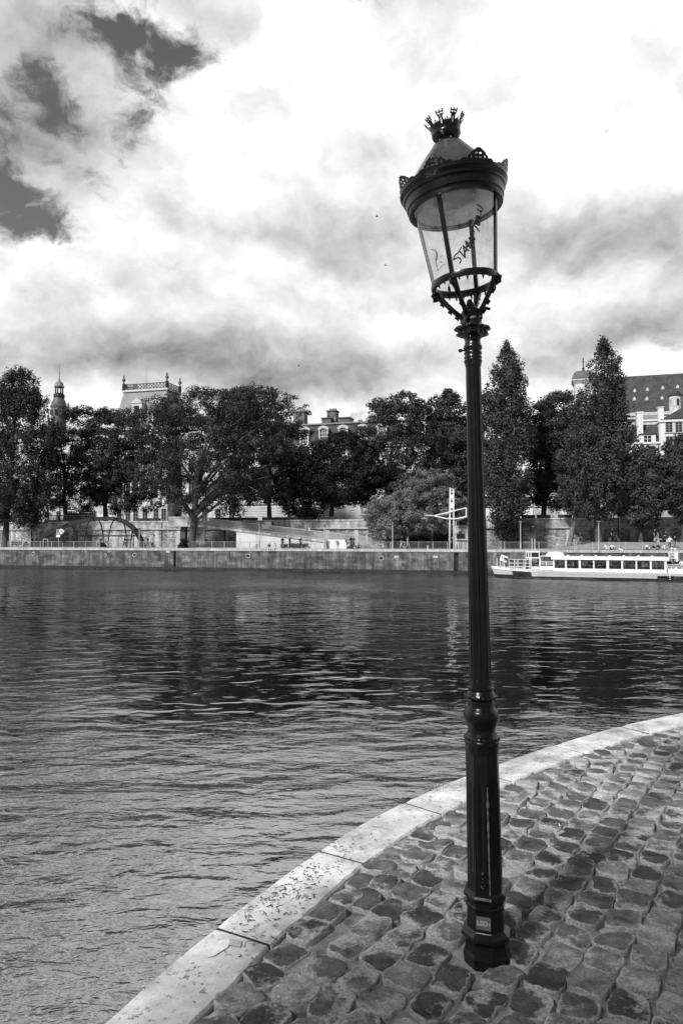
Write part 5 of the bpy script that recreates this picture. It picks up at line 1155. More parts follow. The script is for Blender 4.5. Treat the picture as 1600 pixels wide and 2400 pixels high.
# wheelhouse
w0, w1 = bx_(1229), bx_(1263); zz0, zz1 = bz_(1245, 1306), bz_(1245, 1295); dd = deck(w0)
mb = MB(); mb.bx(w0 + .1, w1, y0 + .5, y1 - .5, zz1, zz1 + .12); bpart('wheelhouse_roof', mb, hull_w)
mb = MB()
for xx_, yy in ((w0 + .3, y0 + .55), (w1 - .1, y0 + .55), (w0 + .3, y1 - .55), (w1 - .1, y1 - .55), (bx_(1241), y0 + .55)): mb.bx(xx_ - .05, xx_ + .05, yy - .05, yy + .05, zz0 - .02, zz1 - .002)
bpart('window_post', mb, hull_w)
mb = MB(); mb.bx(w0 + .34, w1 - .16, y0 + .56, y0 + .6, zz0, zz1 - .01); mb.bx(w0 + .34, w1 - .16, y1 - .6, y1 - .56, zz0, zz1 - .01); bpart('wheelhouse_glass', mb, glass_dark)
mb = MB(); mb.bx(w0, w1, y0 + .45, y0 + .5, zz0 - .14, zz0 - .022); mb.bx(w0, w1, y1 - .5, y1 - .45, zz0 - .14, zz0 - .022)
for px in (1241, 1262): mb.bx(bx_(px) - .07, bx_(px) + .07, y0 + .44, y0 + .52, dd, zz0 - .142)
mb.bx(bx_(1241), w1, y0 + .44, y0 + .51, dd + .002, dd + .28); bpart('door_frame', mb, hull_w)
mb = MB(); mb.tube([(bx_(1228), y0 + .5, dd), (bx_(1230), y0 + .5, zz1)], .05, 6); mb.tube([(bx_(1228), y1 - .5, dd), (bx_(1230), y1 - .5, zz1)], .05, 6); bpart('windscreen_post', mb, hull_w)
mb = MB(); mb.bx(bx_(1226), bx_(1238), y0 + .8, y1 - .8, dd, dd + .75); bpart('helm_console', mb, flat('console', .05))
for px, h7 in ((1240.5, 1262), (1247.5, 1263)): mb = MB(); q = bx_(px); mb.tube([(q, 2.2, zz1 + .12), (q, 2.2, bz_(px, h7))], .03, 5); bpart('antenna', mb, white_paint)
# boarding gate section
g0, g1 = bx_(1263), bx_(1294)
mb = MB(); mb.bx(g0, g1, y0, y0 + .06, deck(g0) + .002, bz_(1278, 1327)); bpart('gate_panel', mb, hull_w)
mb = MB()
for py in (1322, 1317): z_ = bz_(1278, py); mb.tube([(g0, y0 + .03, z_), (g1, y0 + .03, z_)], .04, 5)
for f in (0, .5, 1): q = g0 + (g1 - g0) * f; mb.tube([(q, y0 + .03, bz_(1278, 1327)), (q, y0 + .03, bz_(1278, 1316))], .035, 5)
bpart('gate_rail', mb, white_paint)
mb = MB(); mb.bx(g0, g1 + .3, y0 + .3, y1 - .3, bz_(1278, 1304.5), bz_(1278, 1303)); bpart('gangway_roof', mb, hull_w)
# liferaft cover on the roof
r0_, r1_ = bx_(1274), bx_(1320); mb = MB(); L_r = r1_ - r0_; vs = []; n = 12
prof7 = [(0, .05), (.04, .32), (.12, .48), (.5, .55), (.8, .50), (.93, .34), (1, .06)]
zr7 = bz_(1290, 1304.5)
for f, hgt in prof7:
    for k in range(9): a = math.pi * k / 8; vs.append((r0_ + L_r * f, 2.4 - 1.0 * math.cos(a), zr7 + hgt * math.sin(a) ** .7 if math.sin(a) > 0 else zr7))
mb.add(vs, [(i * 9 + k, i * 9 + k + 1, (i + 1) * 9 + k + 1, (i + 1) * 9 + k) for i in range(6) for k in range(8)] + [tuple(range(9)), tuple(reversed(range(54, 63)))]); bpart('raft_cover', mb, white_paint, smooth=True)
# fore-deck rails, board, windlass
def railrun(name, px0, px1, pys, posts, y_=y0 + .1):
    mb = MB()
    for py in pys: mb.tube([(bx_(px0), y_, bz_(px0, py)), (bx_(px1), y_, bz_(px1, py + .4))], .03, 5)
    for px in posts: q = bx_(px); mb.tube([(q, y_, deck(q) - .02), (q, y_, bz_(px, pys[0]))], .035, 5)
    bpart(name, mb, white_paint)
railrun('bow_rail', 1190, 1240, (1311, 1320, 1328), (1190, 1203, 1211, 1225, 1238), .45)
for px in (1153.5, 1162): mb = MB(); q = bx_(px); mb.tube([(q + .1, BW / 2, deck(q) - .02), (q + .1, BW / 2, bz_(px, 1308, 2))], .04, 6); bpart('jack_staff', mb, white_paint)
mb = MB(); c = Vector((bx_(1174), BW / 2 - .6, bz_(1174, 1310))); mb.box(tuple(c), (.85, .05, .68), ry=R(20)); sb_ = bpart('notice_board', mb, white_paint)
mb = MB()
for i in range(3):
    for k in range(3):
        v_ = Matrix.Rotation(R(20), 3, 'Y') @ Vector((-.24 + .22 * k + .03 * i, -.04, .18 - .17 * i)); mb.box(tuple(c + v_), (.13, .02, .07), ry=R(20 + 15 * ((i + k) % 3)))
bpart('board_marks', mb, dark_iron, parent=sb_)
mb = MB()
for px in (1171, 1175): q = bx_(px); mb.tube([(q, BW / 2 - .55, deck(q)), (q, BW / 2 - .55, c.z - .25)], .04, 5)
bpart('board_legs', mb, white_paint)
mb = MB(); q = bx_(1186); mb.tube([(q - .5, BW / 2 - .8, bz_(1184, 1310)), (q, BW / 2 - .8, bz_(1186, 1313)), (q + .55, BW / 2 - .8, bz_(1186, 1317))], [.09, .13, .12], 7); mb.tube([(q, BW / 2 - .8, deck(q)), (q, BW / 2 - .8, bz_(1186, 1313))], .05, 5); bpart('furled_flag', mb, flat('furled_cloth', .03))
mb = MB(); q = bx_(1206); mb.lathe([(.3, 0), (.32, .3), (.2, .35), (.25, .5)], 12, (q, BW / 2, deck(q))); bpart('windlass', mb, mid_metal, smooth=True, angle=40)
# stern deck
s0 = bx_(1560) + .1
mb = MB(); mb.bx(s0, XL - .3, y0, y0 + .06, deck(s0) + .002, bz_(1580, 1333)); mb.bx(s0, XL - .3, y1 - .06, y1, deck(s0) + .002, bz_(1580, 1333)); bpart('stern_bulwark', mb, hull_w)
mb = MB()
for y_ in (y0 + .03, y1 - .03):
    for py in (1324.5, 1329): mb.tube([(s0, y_, bz_(1580, py)), (XL - .3, y_, bz_(1580, py))], .035, 5)
    for k in range(6): q = s0 + (XL - .3 - s0) * k / 5; mb.tube([(q, y_, bz_(1580, 1333)), (q, y_, bz_(1580, 1324))], .035, 5)
bpart('stern_rail', mb, white_paint)
a, b_ = bx_(1566, 3), bx_(1587, 3); mb = MB(); mb.bx(b_ - .35, b_, 3.0, 4.2, deck(s0), bz_(1580, 1294, 3)); mb.bx(a, b_ - .352, 3.0, 4.2, bz_(1575, 1309, 3), bz_(1575, 1307, 3))
for py in (1303, 1299, 1295): mb.tube([(a, 3.0, bz_(1570, py, 3)), (b_ - .35, 3.0, bz_(1570, py, 3))], .05, 5)
mb.tube([(a, 3.0, deck(s0)), (a, 3.0, bz_(1570, 1293, 3))], .06, 5); bpart('stern_gantry', mb, white_paint)
for k, (px, py) in enumerate(((1573, 1287), (1581, 1289))):
    mb = MB(); q = bx_(px, 3); mb.tube([(q, 3.4, bz_(px, 1295, 3)), (q, 3.4, bz_(px, py, 3))], .04, 6); mb.lathe([(.12, 0), (.18, .08), (.05, .2)], 10, (q, 3.4, bz_(px, py, 3))); bpart('stern_light', mb, white_paint)
# passengers
tops = [cl_b, cl_l, cl_g, cl_w, cl_l, cl_w, cl_d]; tn_ = {id(cl_b): 'black', id(cl_d): 'dark', id(cl_g): 'grey', id(cl_w): 'white', id(cl_l): 'pale'}
pr_ = random.Random(11)
seatm = flat('seat_dark', .03)
k_ = 0; rown = ['near', 'middle', 'far']
wnames = ['first', 'second', 'third', 'fourth', 'fifth', 'sixth', 'seventh', 'last']
def bworld(x, y, z): return Vector((bow0.x, bow0.y, WATER)) + bdir * x + bnor * y + Vector((0, 0, z))
used = set()
for wi, (a, b_) in enumerate(wins):
    slots = [(.18, 0), (.5, 0), (.8, 0), (.3, 1), (.65, 1), (.9, 1)] if wi not in (0, 7) else [(.3, 0), (.7, 1)]
    for f, r_ in slots:
        if pr_.random() < .12: continue
        x = bx_(a + (b_ - a) * f); y = y0 + .62 + r_ * 1.1 + pr_.uniform(-.08, .08); tp = tops[pr_.randrange(7)]; hr = hairl if pr_.random() < .25 else hairm
        where = ['left side', 'middle', 'right side'][0 if f < .35 else (1 if f < .7 else 2)]
        lab = '%spassenger in %s, %s row, %s of %s saloon window' % ('fair haired ' if hr is hairl else '', tn_[id(tp)], rown[r_], where, wnames[wi])
        person('seat', None, pr_.choice((-90, -80, 0, 20, 90, -60)), lab, tp, cl_d, hr, 1.0, 'passengers in the tour boat', world=bworld(x, y, dk_ + .06 + pr_.uniform(-.03, .06)), rot=BANG)
person('raise', None, 90, 'standing passenger in dark clothes reaching up at the boarding gate', cl_b, cl_b, world=bworld(bx_(1289), 1.2, dk_), rot=BANG, group='passengers in the tour boat')
person('stand', None, -60, 'standing passenger in white top inside the second saloon window', cl_w, cl_d, world=bworld(bx_(1348), 2.9, dk_ + .06), rot=BANG, group='passengers in the tour boat')
person('stand', None, 40, 'standing passenger in grey top at the right of the seventh saloon window', cl_g, cl_d, world=bworld(bx_(1518), 2.8, dk_ + .06), rot=BANG, group='passengers in the tour boat', sc=.95)
person('seat', None, -90, 'boat pilot in grey top seated in the wheelhouse doorway', cl_g, cl_b, world=bworld(bx_(1256), 1.6, dd + .1), rot=BANG)
for i, (px, y, tp, hr) in enumerate(((1567, 1.0, cl_b, hairm), (1573, 1.6, cl_g, hairl), (1580, 1.0, cl_d, hairm), (1588, 1.3, cl_b, hairm), (1595, .9, cl_w, hairm), (1600, 1.8, cl_d, hairm), (1606, 1.0, cl_g, hairl))):
    person('seat', None, (20, -70, 60, 0, -40, 90, 10)[i], 'passenger in %s top on the open stern deck, %s from the left' % (tn_[id(tp)], wnames[i]), tp, cl_d, hr, 1.0, 'passengers on the open stern deck', world=bworld(bx_(px, y), y, deck(s0) + .25), rot=BANG)
# birds, three specks in the sky
for i, (px, py, d_, lab) in enumerate(((883, 508, 34, 'tiny dark bird, highest of the three left of the lantern'), (903, 622, 36, 'tiny dark bird level with the lantern glass, middle of the three'), (700, 858, 42, 'tiny dark bird low over the trees, lowest of the three'))):
    p = CAM + ray(px, py).normalized() * d_; T = Thing('bird', lab, 'bird', p, 'birds in flight', quay=False)
    mb = MB(); mb.tube([p + Vector((-.07, 0, 0)), p + Vector((-.03, 0, .01)), p + Vector((.03, 0, .01)), p + Vector((.08, 0, .0))], [.008, .02, .018, .003], 7); T.part('body', mb, cl_b, True)
    for s in (-1, 1):
        mb = MB(); a = p + Vector((-.015, 0, .012)); b_ = p + Vector((.02, 0, .012)); c = p + Vector((-.0, s * .07, .055)); e = p + Vector((-.03, s * .15, .03)); mb.add([a, b_, c + Vector((.02, 0, 0)), e, c - Vector((.02, 0, 0))] + [v_ + Vector((0, 0, .004)) for v_ in (a, b_, c + Vector((.02, 0, 0)), e, c - Vector((.02, 0, 0)))], [(0, 1, 2, 3, 4), (9, 8, 7, 6, 5), (0, 5, 6, 1), (1, 6, 7, 2), (2, 7, 8, 3), (3, 8, 9, 4), (4, 9, 5, 0)]); T.part('wing', mb, cl_b)
# ------------------------------------------------------------------ near quay
outer_px = [(251, 2400), (501, 2183), (751, 1997), (900, 1908), (1092, 1823), (1297, 1750), (1451, 1705), (1600, 1673)]
inner_px = [(463, 2400), (649, 2209), (856, 2020), (1000, 1933), (1219, 1820), (1369, 1764), (1480, 1725), (1600, 1695)]
def clean(pts): return [Vector((p.x, p.y, 0)) for p in pts]
oc = clean([ground(*p) for p in outer_px])
# one smooth arc through the outer edge, carried on beyond the frame
ang = [math.atan2(oc[i + 1].y - oc[i].y, oc[i + 1].x - oc[i].x) for i in range(len(oc) - 1)]
pre = []; p = oc[0].copy(); a = ang[0] + .04
for i in range(10): p = p - Vector((math.cos(a), math.sin(a), 0)) * .6; a += .035; pre.insert(0, p.copy())
post = []; p = oc[-1].copy(); a = ang[-1] - .02
for i in range(60):
    p = p + Vector((math.cos(a), math.sin(a), 0)) * .7; a = max(a - .035, -.30); post.append(p.copy())
ctrl = pre + oc + post
def crom(P0, P1, P2, P3, t):
    return .5 * ((2 * P1) + (P2 - P0) * t + (2 * P0 - 5 * P1 + 4 * P2 - P3) * t * t + (3 * P1 - P0 - 3 * P2 + P3) * t ** 3)
path = []
for i in range(1, len(ctrl) - 2):
    for k in range(8): path.append(crom(ctrl[i - 1], ctrl[i], ctrl[i + 1], ctrl[i + 2], k / 8))
for _ in range(6): path = [path[0]] + [(path[i - 1] + path[i] * 2 + path[i + 1]) / 4 for i in range(1, len(path) - 1)] + [path[-1]]
acc = [0.0]
for i in range(1, len(path)): acc.append(acc[-1] + (path[i] - path[i - 1]).length)
accn = np.array(acc); pxn = np.array([p.x for p in path]); pyn = np.array([p.y for p in path])
def at(s): return Vector((float(np.interp(s, accn, pxn)), float(np.interp(s, accn, pyn)), 0))
def nrm(s):
    d = at(s + .03) - at(s - .03); d.normalize(); return Vector((d.y, -d.x, 0))       # towards the paving
def s_of(p): return accn[int(np.argmin((pxn - p.x) ** 2 + (pyn - p.y) ** 2))]
KW = .285
cuts = sorted(s_of(ground(*p)) for p in ((501, 2183), (751, 1997), (955, 1884), (1130, 1808), (1297, 1750), (1451, 1705)))
c0 = cuts[0]
while c0 > 1: c0 -= 1.05; cuts.insert(0, c0)
c0 = cuts[-1]
while c0 < acc[-1] - 2: c0 += 1.1; cuts.append(c0)
kerb_m = mat('kerb_stone', .54, .80, 2.6, 10, rough=.8, bump=.35, bscale=45, bdist=.004, spec=.25, contrast=.2)
t = NT(kerb_m.node_tree)     # dark specks of lichen and grit on the pale limestone
b = t.n['Principled BSDF']; src = b.inputs['Base Color'].links[0].from_socket
sp = t.noise(t.coord('Object'), 42, 5, .7); sp2 = t.noise(t.coord('Object'), 4, 5, .6)
k = t.mr(t.m('ADD', sp, t.m('MULTIPLY', sp2, .35)), .74, .84, 1, .3)
st_ = t.mr(t.noise(t.coord('Object'), 2.3, 8, .72), .40, .66, 1.05, .42)
t.l.new(t.m('MULTIPLY', t.m('MULTIPLY', src, k), st_), b.inputs['Base Color'])
mb = MB()
for a in cuts:        # dark recessed mortar between the slabs
    p = at(a); q = nrm(a); d_ = Vector((-q.y, q.x, 0)) * .0085
    vs = [p + q * o + d_ * s * 1.0 + Vector((0, 0, z)) for o in (.004, KW - .01) for s in (-1, 1) for z in (-.3, .0085)]
    mb.add(vs, [(0, 1, 3, 2), (4, 6, 7, 5), (1, 5, 7, 3), (0, 2, 6, 4), (0, 4, 5, 1), (2, 3, 7, 6)], 1)
for a, b_ in zip(cuts[:-1], cuts[1:]):
    n = 14; g = .007; dz = random.uniform(-.002, .003); tz = .012 + dz
    rows = []
    for i in range(n + 1):
        s = a + g + (b_ - a - 2 * g) * i / n; p = at(s); q = nrm(s); e = 0.006
        wob = random.uniform(-.002, .002); inn = KW + (.006 * math.sin(s * 9) + random.uniform(-.006, .006))
        ends = (i in (0, n)); zt_ = tz - (.004 if ends else 0)
        rows.append([p + q * wob + Vector((0, 0, -4)), p + q * wob + Vector((0, 0, tz - .010 - (.003 if ends else 0))), p + q * (e + wob) + Vector((0, 0, zt_)), p + q * .1 + Vector((0, 0, zt_ + .001)),
                     p + q * .2 + Vector((0, 0, zt_)), p + q * (inn - .008) + Vector((0, 0, zt_)), p + q * inn + Vector((0, 0, tz - .012)), p + q * inn + Vector((0, 0, -.2))])
    vs = [v for r in rows for v in r]; m_ = len(rows[0]); fs = []
    for i in range(n):
        for k in range(m_ - 1): fs.append((i * m_ + k, i * m_ + k + 1, (i + 1) * m_ + k + 1, (i + 1) * m_ + k))
    fs.append(tuple(range(m_))); fs.append(tuple(reversed(range(n * m_, (n + 1) * m_))))
    mb.add(vs, fs)
solo('quay_kerb', mb, [kerb_m, flat('joint_dark', .02, .95)], 'pale stone kerb slabs edging the cobbled quay', kind='structure', quay=False)

# ground below the stones: sand and dirt between the setts
LX = ground(1140, 2241)          # foot of the lamp post
sand = mat('joint_sand', .06, .44, 9, 12, rough=.95, bump=.9, bscale=70, bdist=.012, contrast=.2)
mb = MB(); N = 120; xs = np.linspace(-1.6, 9.5, 200); ys = np.linspace(-.5, 9.0, 190)
from mathutils import noise as mn
def hz(x, y): return -.017 + .017 * mn.noise(Vector((x * 1.9, y * 1.9, 0))) + .006 * mn.noise(Vector((x * 9, y * 9, 3)))
idx = {}
def inside(p, off=0.0):
    s = s_of(p); q = at(s); return (p - q).dot(nrm(s)) - off
grid = np.array([[inside(Vector((x, y, 0))) for x in xs] for y in ys])
for j in range(len(ys) - 1):
    for i in range(len(xs) - 1):
        if grid[j:j + 2, i:i + 2].min() > .12:
            f = []
            for (jj, ii) in ((j, i), (j, i + 1), (j + 1, i + 1), (j + 1, i)):
                if (jj, ii) not in idx:
                    idx[(jj, ii)] = len(mb.v); mb.v.append((xs[ii], ys[jj], hz(xs[ii], ys[jj])))
                f.append(idx[(jj, ii)])
            mb.f.append(tuple(f)); mb.mi.append(0)
solo('joint_sand_bed', mb, sand, 'sand and dirt between the cobbles', kind='structure', quay=False, smooth=True)
mb = MB()
poly = [at(s) + nrm(s) * .15 for s in np.linspace(0, acc[-1], 160)]
vs = [Vector((p.x, p.y, -.045)) for p in poly] + [Vector((p.x * .3 + 3, -40, -.045)) for p in poly]
n = len(poly); mb.add(vs, [(i, i + 1, n + i + 1, n + i) for i in range(n - 1)])
solo('near_quay_ground', mb, sand, 'paved ground of the near quay', kind='structure', quay=False)
vs = []
# setts in courses parallel to the near stretch of kerb
A = Vector((.56, .83, 0)).normalized(); B = Vector((A.y, -A.x, 0))
sett = bpy.data.materials.new('sett_stone'); sett.use_nodes = True; t = NT(sett.node_tree); b = t.n['Principled BSDF']
b.inputs['Roughness'].default_value = .72; b.inputs['Specular IOR Level'].default_value = .3
C = t.coord('Object'); at_ = t.new('ShaderNodeAttribute'); at_.attribute_name = 'tone'; dome = t.new('ShaderNodeAttribute'); dome.attribute_name = 'dome'
gp_ = t.new('ShaderNodeNewGeometry'); C = t.vm('ADD', C, t.vm('MULTIPLY', gp_.outputs['Random Per Island'], (31, 17, 9))); n1 = t.noise(C, 9, 9, .68); n2 = t.noise(C, 1.5, 4, .6); n3 = t.noise(C, 90, 5, .7); n4 = t.noise(C, 34, 6, .7, 1.5)
val = t.m('MULTIPLY', at_.outputs['Fac'], t.mr(n1, .34, .66, .35, 1.75))
val = t.m('MULTIPLY', val, t.mr(n3, .35, .65, .78, 1.25)); val = t.m('MULTIPLY', val, t.mr(n4, .3, .7, .65, 1.35))
dust = t.m('MULTIPLY', t.mr(t.m('ADD', t.noise(C, 5, 9, .7), t.m('MULTIPLY', t.m('SUBTRACT', 1, dome.outputs['Fac']), .25)), .53, .62, 0, 1), .92)
val = t.mix(dust, val, t.mr(n3, .35, .65, .28, .66))
t.l.new(val, b.inputs['Base Color'])
hh = t.m('ADD', t.m('ADD', t.m('MULTIPLY', n1, .9), t.m('MULTIPLY', n4, .5)), t.m('MULTIPLY', n3, .22))
t.l.new(t.bump(hh, 1.0, .022), b.inputs['Normal'])
mb = MB(); tones = []; domes = []
PL, PW = .178, .150
spots = []
for j in range(-40, 60):
    woff = random.random() * .1
    for i in range(-30, 62):
        ce = A * (i * PL + (PL / 2 if j % 2 else 0) + woff) + B * (j * PW)
        if not (-1.5 < ce.x < 9.4 and .2 < ce.y < 8.8): continue
        if inside(ce) < KW + .155: continue
        spots.append((ce, random.gauss(0, .10)))
s_ = 2.0
while s_ < acc[-1] - 1:
    ce = at(s_) + nrm(s_) * (KW + .078 + random.uniform(-.006, .006)); q = nrm(s_)
    if -1.5 < ce.x < 9.4 and .2 < ce.y < 8.8: spots.append((ce, math.atan2(q.y, q.x) - math.atan2(B.y, B.x) + random.gauss(0, .06)))
    s_ += .176
if True:
    for ce, rot in spots:
        if (ce - Vector((LX.x, LX.y, 0))).length < .10: continue
        far_ = ce.length > 5.2 or ce.x > 5
        L = PL * random.uniform(.82, 1.03) / 2; Wd = PW * random.uniform(.82, 1.02) / 2
        ex = random.uniform(3.0, 6.5); seg = 14 if far_ else 28
        jitr = [random.gauss(0, .065) for _ in range(6)]; ph = random.random() * 6.28
        base = mn.noise(Vector((ce.x * .9, ce.y * .9, 7)))
        h0 = random.gauss(.006, .0055) + .004 * base; tlt = Vector((random.gauss(0, .045), random.gauss(0, .045), 0))
        tn = .125 * math.exp(random.gauss(-.05, .52)) * (1 + .75 * base); tn = min(max(tn, .045), .42)
        dh = random.uniform(.008, .016)
        rings = [(1.0, -.045, 0), (1.0, -.004, 0), (.99, .0015, .2), (.968, .0042, .6), (.86, .0058, .9), (.50, .0062, 1), (.2, .0063, 1)]
        if far_: rings = [rings[0], rings[1], rings[3], rings[5]]
        vs = []
        for (rr, z, dm) in rings:
            for k in range(seg):
                th = 2 * math.pi * k / seg; cs, sn = math.cos(th), math.sin(th)
                q = (abs(cs) ** ex + abs(sn) ** ex) ** (-1 / ex)
                q *= 1 + .55 * jitr[0] * math.cos(2 * th + ph) + jitr[1] * math.cos(3 * th + ph * 2) + jitr[2] * .7 * math.sin(4 * th) + .4 * jitr[3] * math.sin(7 * th + ph) + .3 * jitr[4] * math.cos(11 * th)
                lx_, ly_ = L * q * cs * rr, Wd * q * sn * rr
                cx, cy = lx_ * math.cos(rot) - ly_ * math.sin(rot), lx_ * math.sin(rot) + ly_ * math.cos(rot)
                p = ce + A * cx + B * cy
                zz = h0 + z * (dh / .012) if z > -.02 else z
                if z > -.02: zz += (tlt.x * cx + tlt.y * cy) + .0034 * mn.noise(Vector((p.x * 14, p.y * 14, 0))) + .0030 * mn.noise(Vector((p.x * 45, p.y * 45, 2)))
                vs.append((p.x, p.y, zz)); tones.append(tn); domes.append(dm)
        m_ = len(rings); fs = []
        for a in range(m_ - 1):
            for k in range(seg): fs.append((a * seg + k, a * seg + (k + 1) % seg, (a + 1) * seg + (k + 1) % seg, (a + 1) * seg + k))
        fs.append(tuple(range((m_ - 1) * seg, m_ * seg)))
        mb.add(vs, fs)
o = solo('cobblestone_paving', mb, sett, 'worn uneven cobbles of the near quay', kind='structure', quay=False, smooth=True, fix=False)
for nm, arr in (('tone', tones), ('dome', domes)):
    at2 = o.data.attributes.new(nm, 'FLOAT', 'POINT'); at2.data.foreach_set('value', arr)

# crumbs of leaf and grit lying between the setts
mb = MB()
for i in range(260):
    c = Vector((random.uniform(-.3, 4.5), random.uniform(2.2, 7), .0)); 
    if inside(c) < KW + .03: continue
    c.z = random.uniform(.006, .018); a = random.random() * 6.28; l = random.uniform(.003, .011); tn_v = Vector((math.cos(a), math.sin(a), random.uniform(-.2, .4))) * l
    mb.tube([c - tn_v, c + tn_v], random.uniform(.0012, .0032), 4, mi=0 if random.random() < .7 else 1)
solo('grit_crumbs', mb, [mat('crumb_dark', .02, .06, 5), mat('crumb_pale', .4, .7, 5)], 'crumbs of leaf and pale grit scattered over the cobbles', 'grit', kind='stuff', quay=False)
# litter and growth on the kerb
mb = MB()
for i in range(230):
    s = random.gauss(s_of(ground(640, 2090)), .24) if i < 180 else random.uniform(cuts[2], cuts[-40] if len(cuts) > 45 else cuts[8])
    q = random.betavariate(1.6, 1.6) * (KW - .03) + .01
    c = at(s) + nrm(s) * q + Vector((0, 0, .0175)); a = random.random() * 6.28; l = random.uniform(.004, .016); cu = random.uniform(-.8, .8)
    pts = [c + Vector((math.cos(a + cu * k) * l * (k - 1), math.sin(a + cu * k) * l * (k - 1), .001 * (k == 1))) for k in range(3)]
    mb.tube(pts, random.uniform(.0008, .0022), 4)
solo('fallen_twigs', mb, mat('twig_bark', .03, .08, 5), 'scatter of short dark twigs and seed bits on the kerb', 'twigs', kind='stuff', quay=False)
mb = MB()
for pa in ([(484, 2243), (510, 2215), (538, 2206), (535, 2219), (500, 2241)], [(538, 2206), (536, 2198), (515, 2205), (508, 2216)]):
    mb.add([ground(px, py, .0185) for px, py in pa], [tuple(range(len(pa)))])
solo('paint_marking', mb, mat('old_white_paint', .62, .86, 30, rough=.7), 'chipped white paint mark on the kerb slab', kind='structure', quay=False)
mb = MB()
mb.add([ground(px, py, .0185) for px, py in ((539, 2199), (566, 2204), (563, 2220), (536, 2214))], [(0, 1, 2, 3)])
solo('grey_paint_marking', mb, mat('grey_paint', .30, .5, 60, rough=.8), 'grey paint patch beside the white mark', kind='structure', quay=False)
mb = MB(); c = ground(1040, 1862); s = s_of(c); c = at(s) - nrm(s) * .01
for i in range(34):
    p = c + Vector((random.gauss(0, .04), random.gauss(0, .03), -.03)); l = random.uniform(.05, .12); d = Vector((random.gauss(0, .03), random.gauss(0, .02), l))
    mb.tube([p, p + d * .5, p + d + Vector((random.gauss(0, .012), 0, -.005))], [.0012, .0009, .0004], 3)
solo('kerb_grass', mb, leaf_w, 'thin grass tuft growing over the kerb edge', 'grass', kind='stuff', quay=False)
butt_m = flat('paper_white', .75)
for px, py, sc, lab in ((1310, 1933, 1.0, 'small pale cigarette end on the cobbles, farthest from the lamp'), (1380, 1999, 1.1, 'small pale cigarette end on the cobbles, between the other two'), (1227, 1893, .8, 'small pale cigarette end on the cobbles, nearest the lamp post')):
    c = ground(px, py, .018) ; a = random.random() * 3
    dv = Vector((math.cos(a), math.sin(a), .1)) * .012 * sc
    t = Thing('cigarette_end', lab, 'cigarette end', c, 'litter on the cobbles', quay=False)
    mb = MB(); mb.tube([c - dv, c + dv * .2], .0042 * sc, 8); t.part('paper', mb, butt_m, True)
    mb = MB(); mb.tube([c + dv * .22, c + dv], .0043 * sc, 8); t.part('filter', mb, flat('filter', .45), True)

# ------------------------------------------------------------------ the street lamp
paint = mat('black_lamp_paint', .003, .009, 22, 8, rough=.27, bump=.25, bscale=50, bdist=.002, spec=.4)
wear = mat('worn_paint', .05, .22, 60, 6, rough=.5, bump=.3, bdist=.002)
LD = ray(1140, 2241); LDEP = LX.y
def zl(py):              # height on the lamp's own upright plane
    d = ray(1140, py); return EYE + d.z * (LDEP / d.y)
def xl(px, py):
    d = ray(px, py); return d.x * (LDEP / d.y)
K = (LDEP / ray(1140, 1262).y) / F           # metres per pixel there (y-depth basis)
lamp = Thing('street_lamp', 'tall black cast iron street lamp leaning at the cobbled quay edge', 'street lamp', (LX.x, LX.y, 0), quay=False)
x_top = xl(1106, 760); H0 = zl(760)
slope = (x_top - LX.x) / H0
def axis(v):             # leaning axis of the post
    return Vector((LX.x + slope * v.z + v.x, LX.y + v.y, v.z))
OCT = R(90 + 22.5 - 4)
def L_(ps): return [(r * K, zl(py)) for r, py in ps]
# octagonal plinth: profile by (half width px, photo row on the axis)
def mbL(): return MB(axis)
OF = 1 / math.cos(math.pi / 8) * .97
a8 = R(-90 + 4)          # a corner faces the camera, a little right of centre
mb = mbL(); pr = [(50, 2262), (51, 2246), (53, 2226), (50, 2218), (46.5, 2204), (46, 2196), (56.5, 2184), (55, 2177), (44, 2168), (42.5, 2166)]
mb.lathe([(r * K * 1.03, zl(py) + (0 if i else -.02)) for i, (r, py) in enumerate(pr)], 8, a0=a8)
lamp.part('foot', mb, paint)
mb = mbL(); mb.lathe([(43 * K * 1.03, zl(2166)), (42 * K * 1.03, zl(2120)), (45 * K * 1.03, zl(2117)), (45.5 * K * 1.03, zl(2112)), (43 * K * 1.03, zl(2110)), (43 * K * 1.03, zl(2099)), (48 * K * 1.03, zl(2095)), (50 * K * 1.03, zl(2088)), (47 * K * 1.03, zl(2083)), (40 * K * 1.03, zl(2079))], 8, a0=a8)
plinth = lamp.part('plinth', mb, paint)
# stickers on the plinth faces
def face_frame(k, py, off):
    a = a8 + math.pi / 8 + k * math.pi / 4
    n_ = Vector((math.cos(a), math.sin(a), 0)); tng = Vector((-n_.y, n_.x, 0)); r = 42.6 * K * 1.03 * math.cos(math.pi / 8)
    return axis(n_ * (r + off) + Vector((0, 0, zl(py)))), tng, n_
o_, tg, nn = face_frame(-1, 2143, .0028)
mb = MB(); hw, hh = .0285, .0255
mb.add([o_ + tg * x + Vector((0, 0, z)) - nn * y for y in (0, .002) for x, z in ((-hw, -hh), (hw, -hh), (hw, hh), (-hw, hh))], [(0, 1, 2, 3), (7, 6, 5, 4), (0, 4, 5, 1), (1, 5, 6, 2), (2, 6, 7, 3), (3, 7, 4, 0)])
stk = lamp.part('sticker', mb, flat('sticker_grey', .13, .5), parent=plinth, label='grey rectangular sticker with pale letters LSDi')
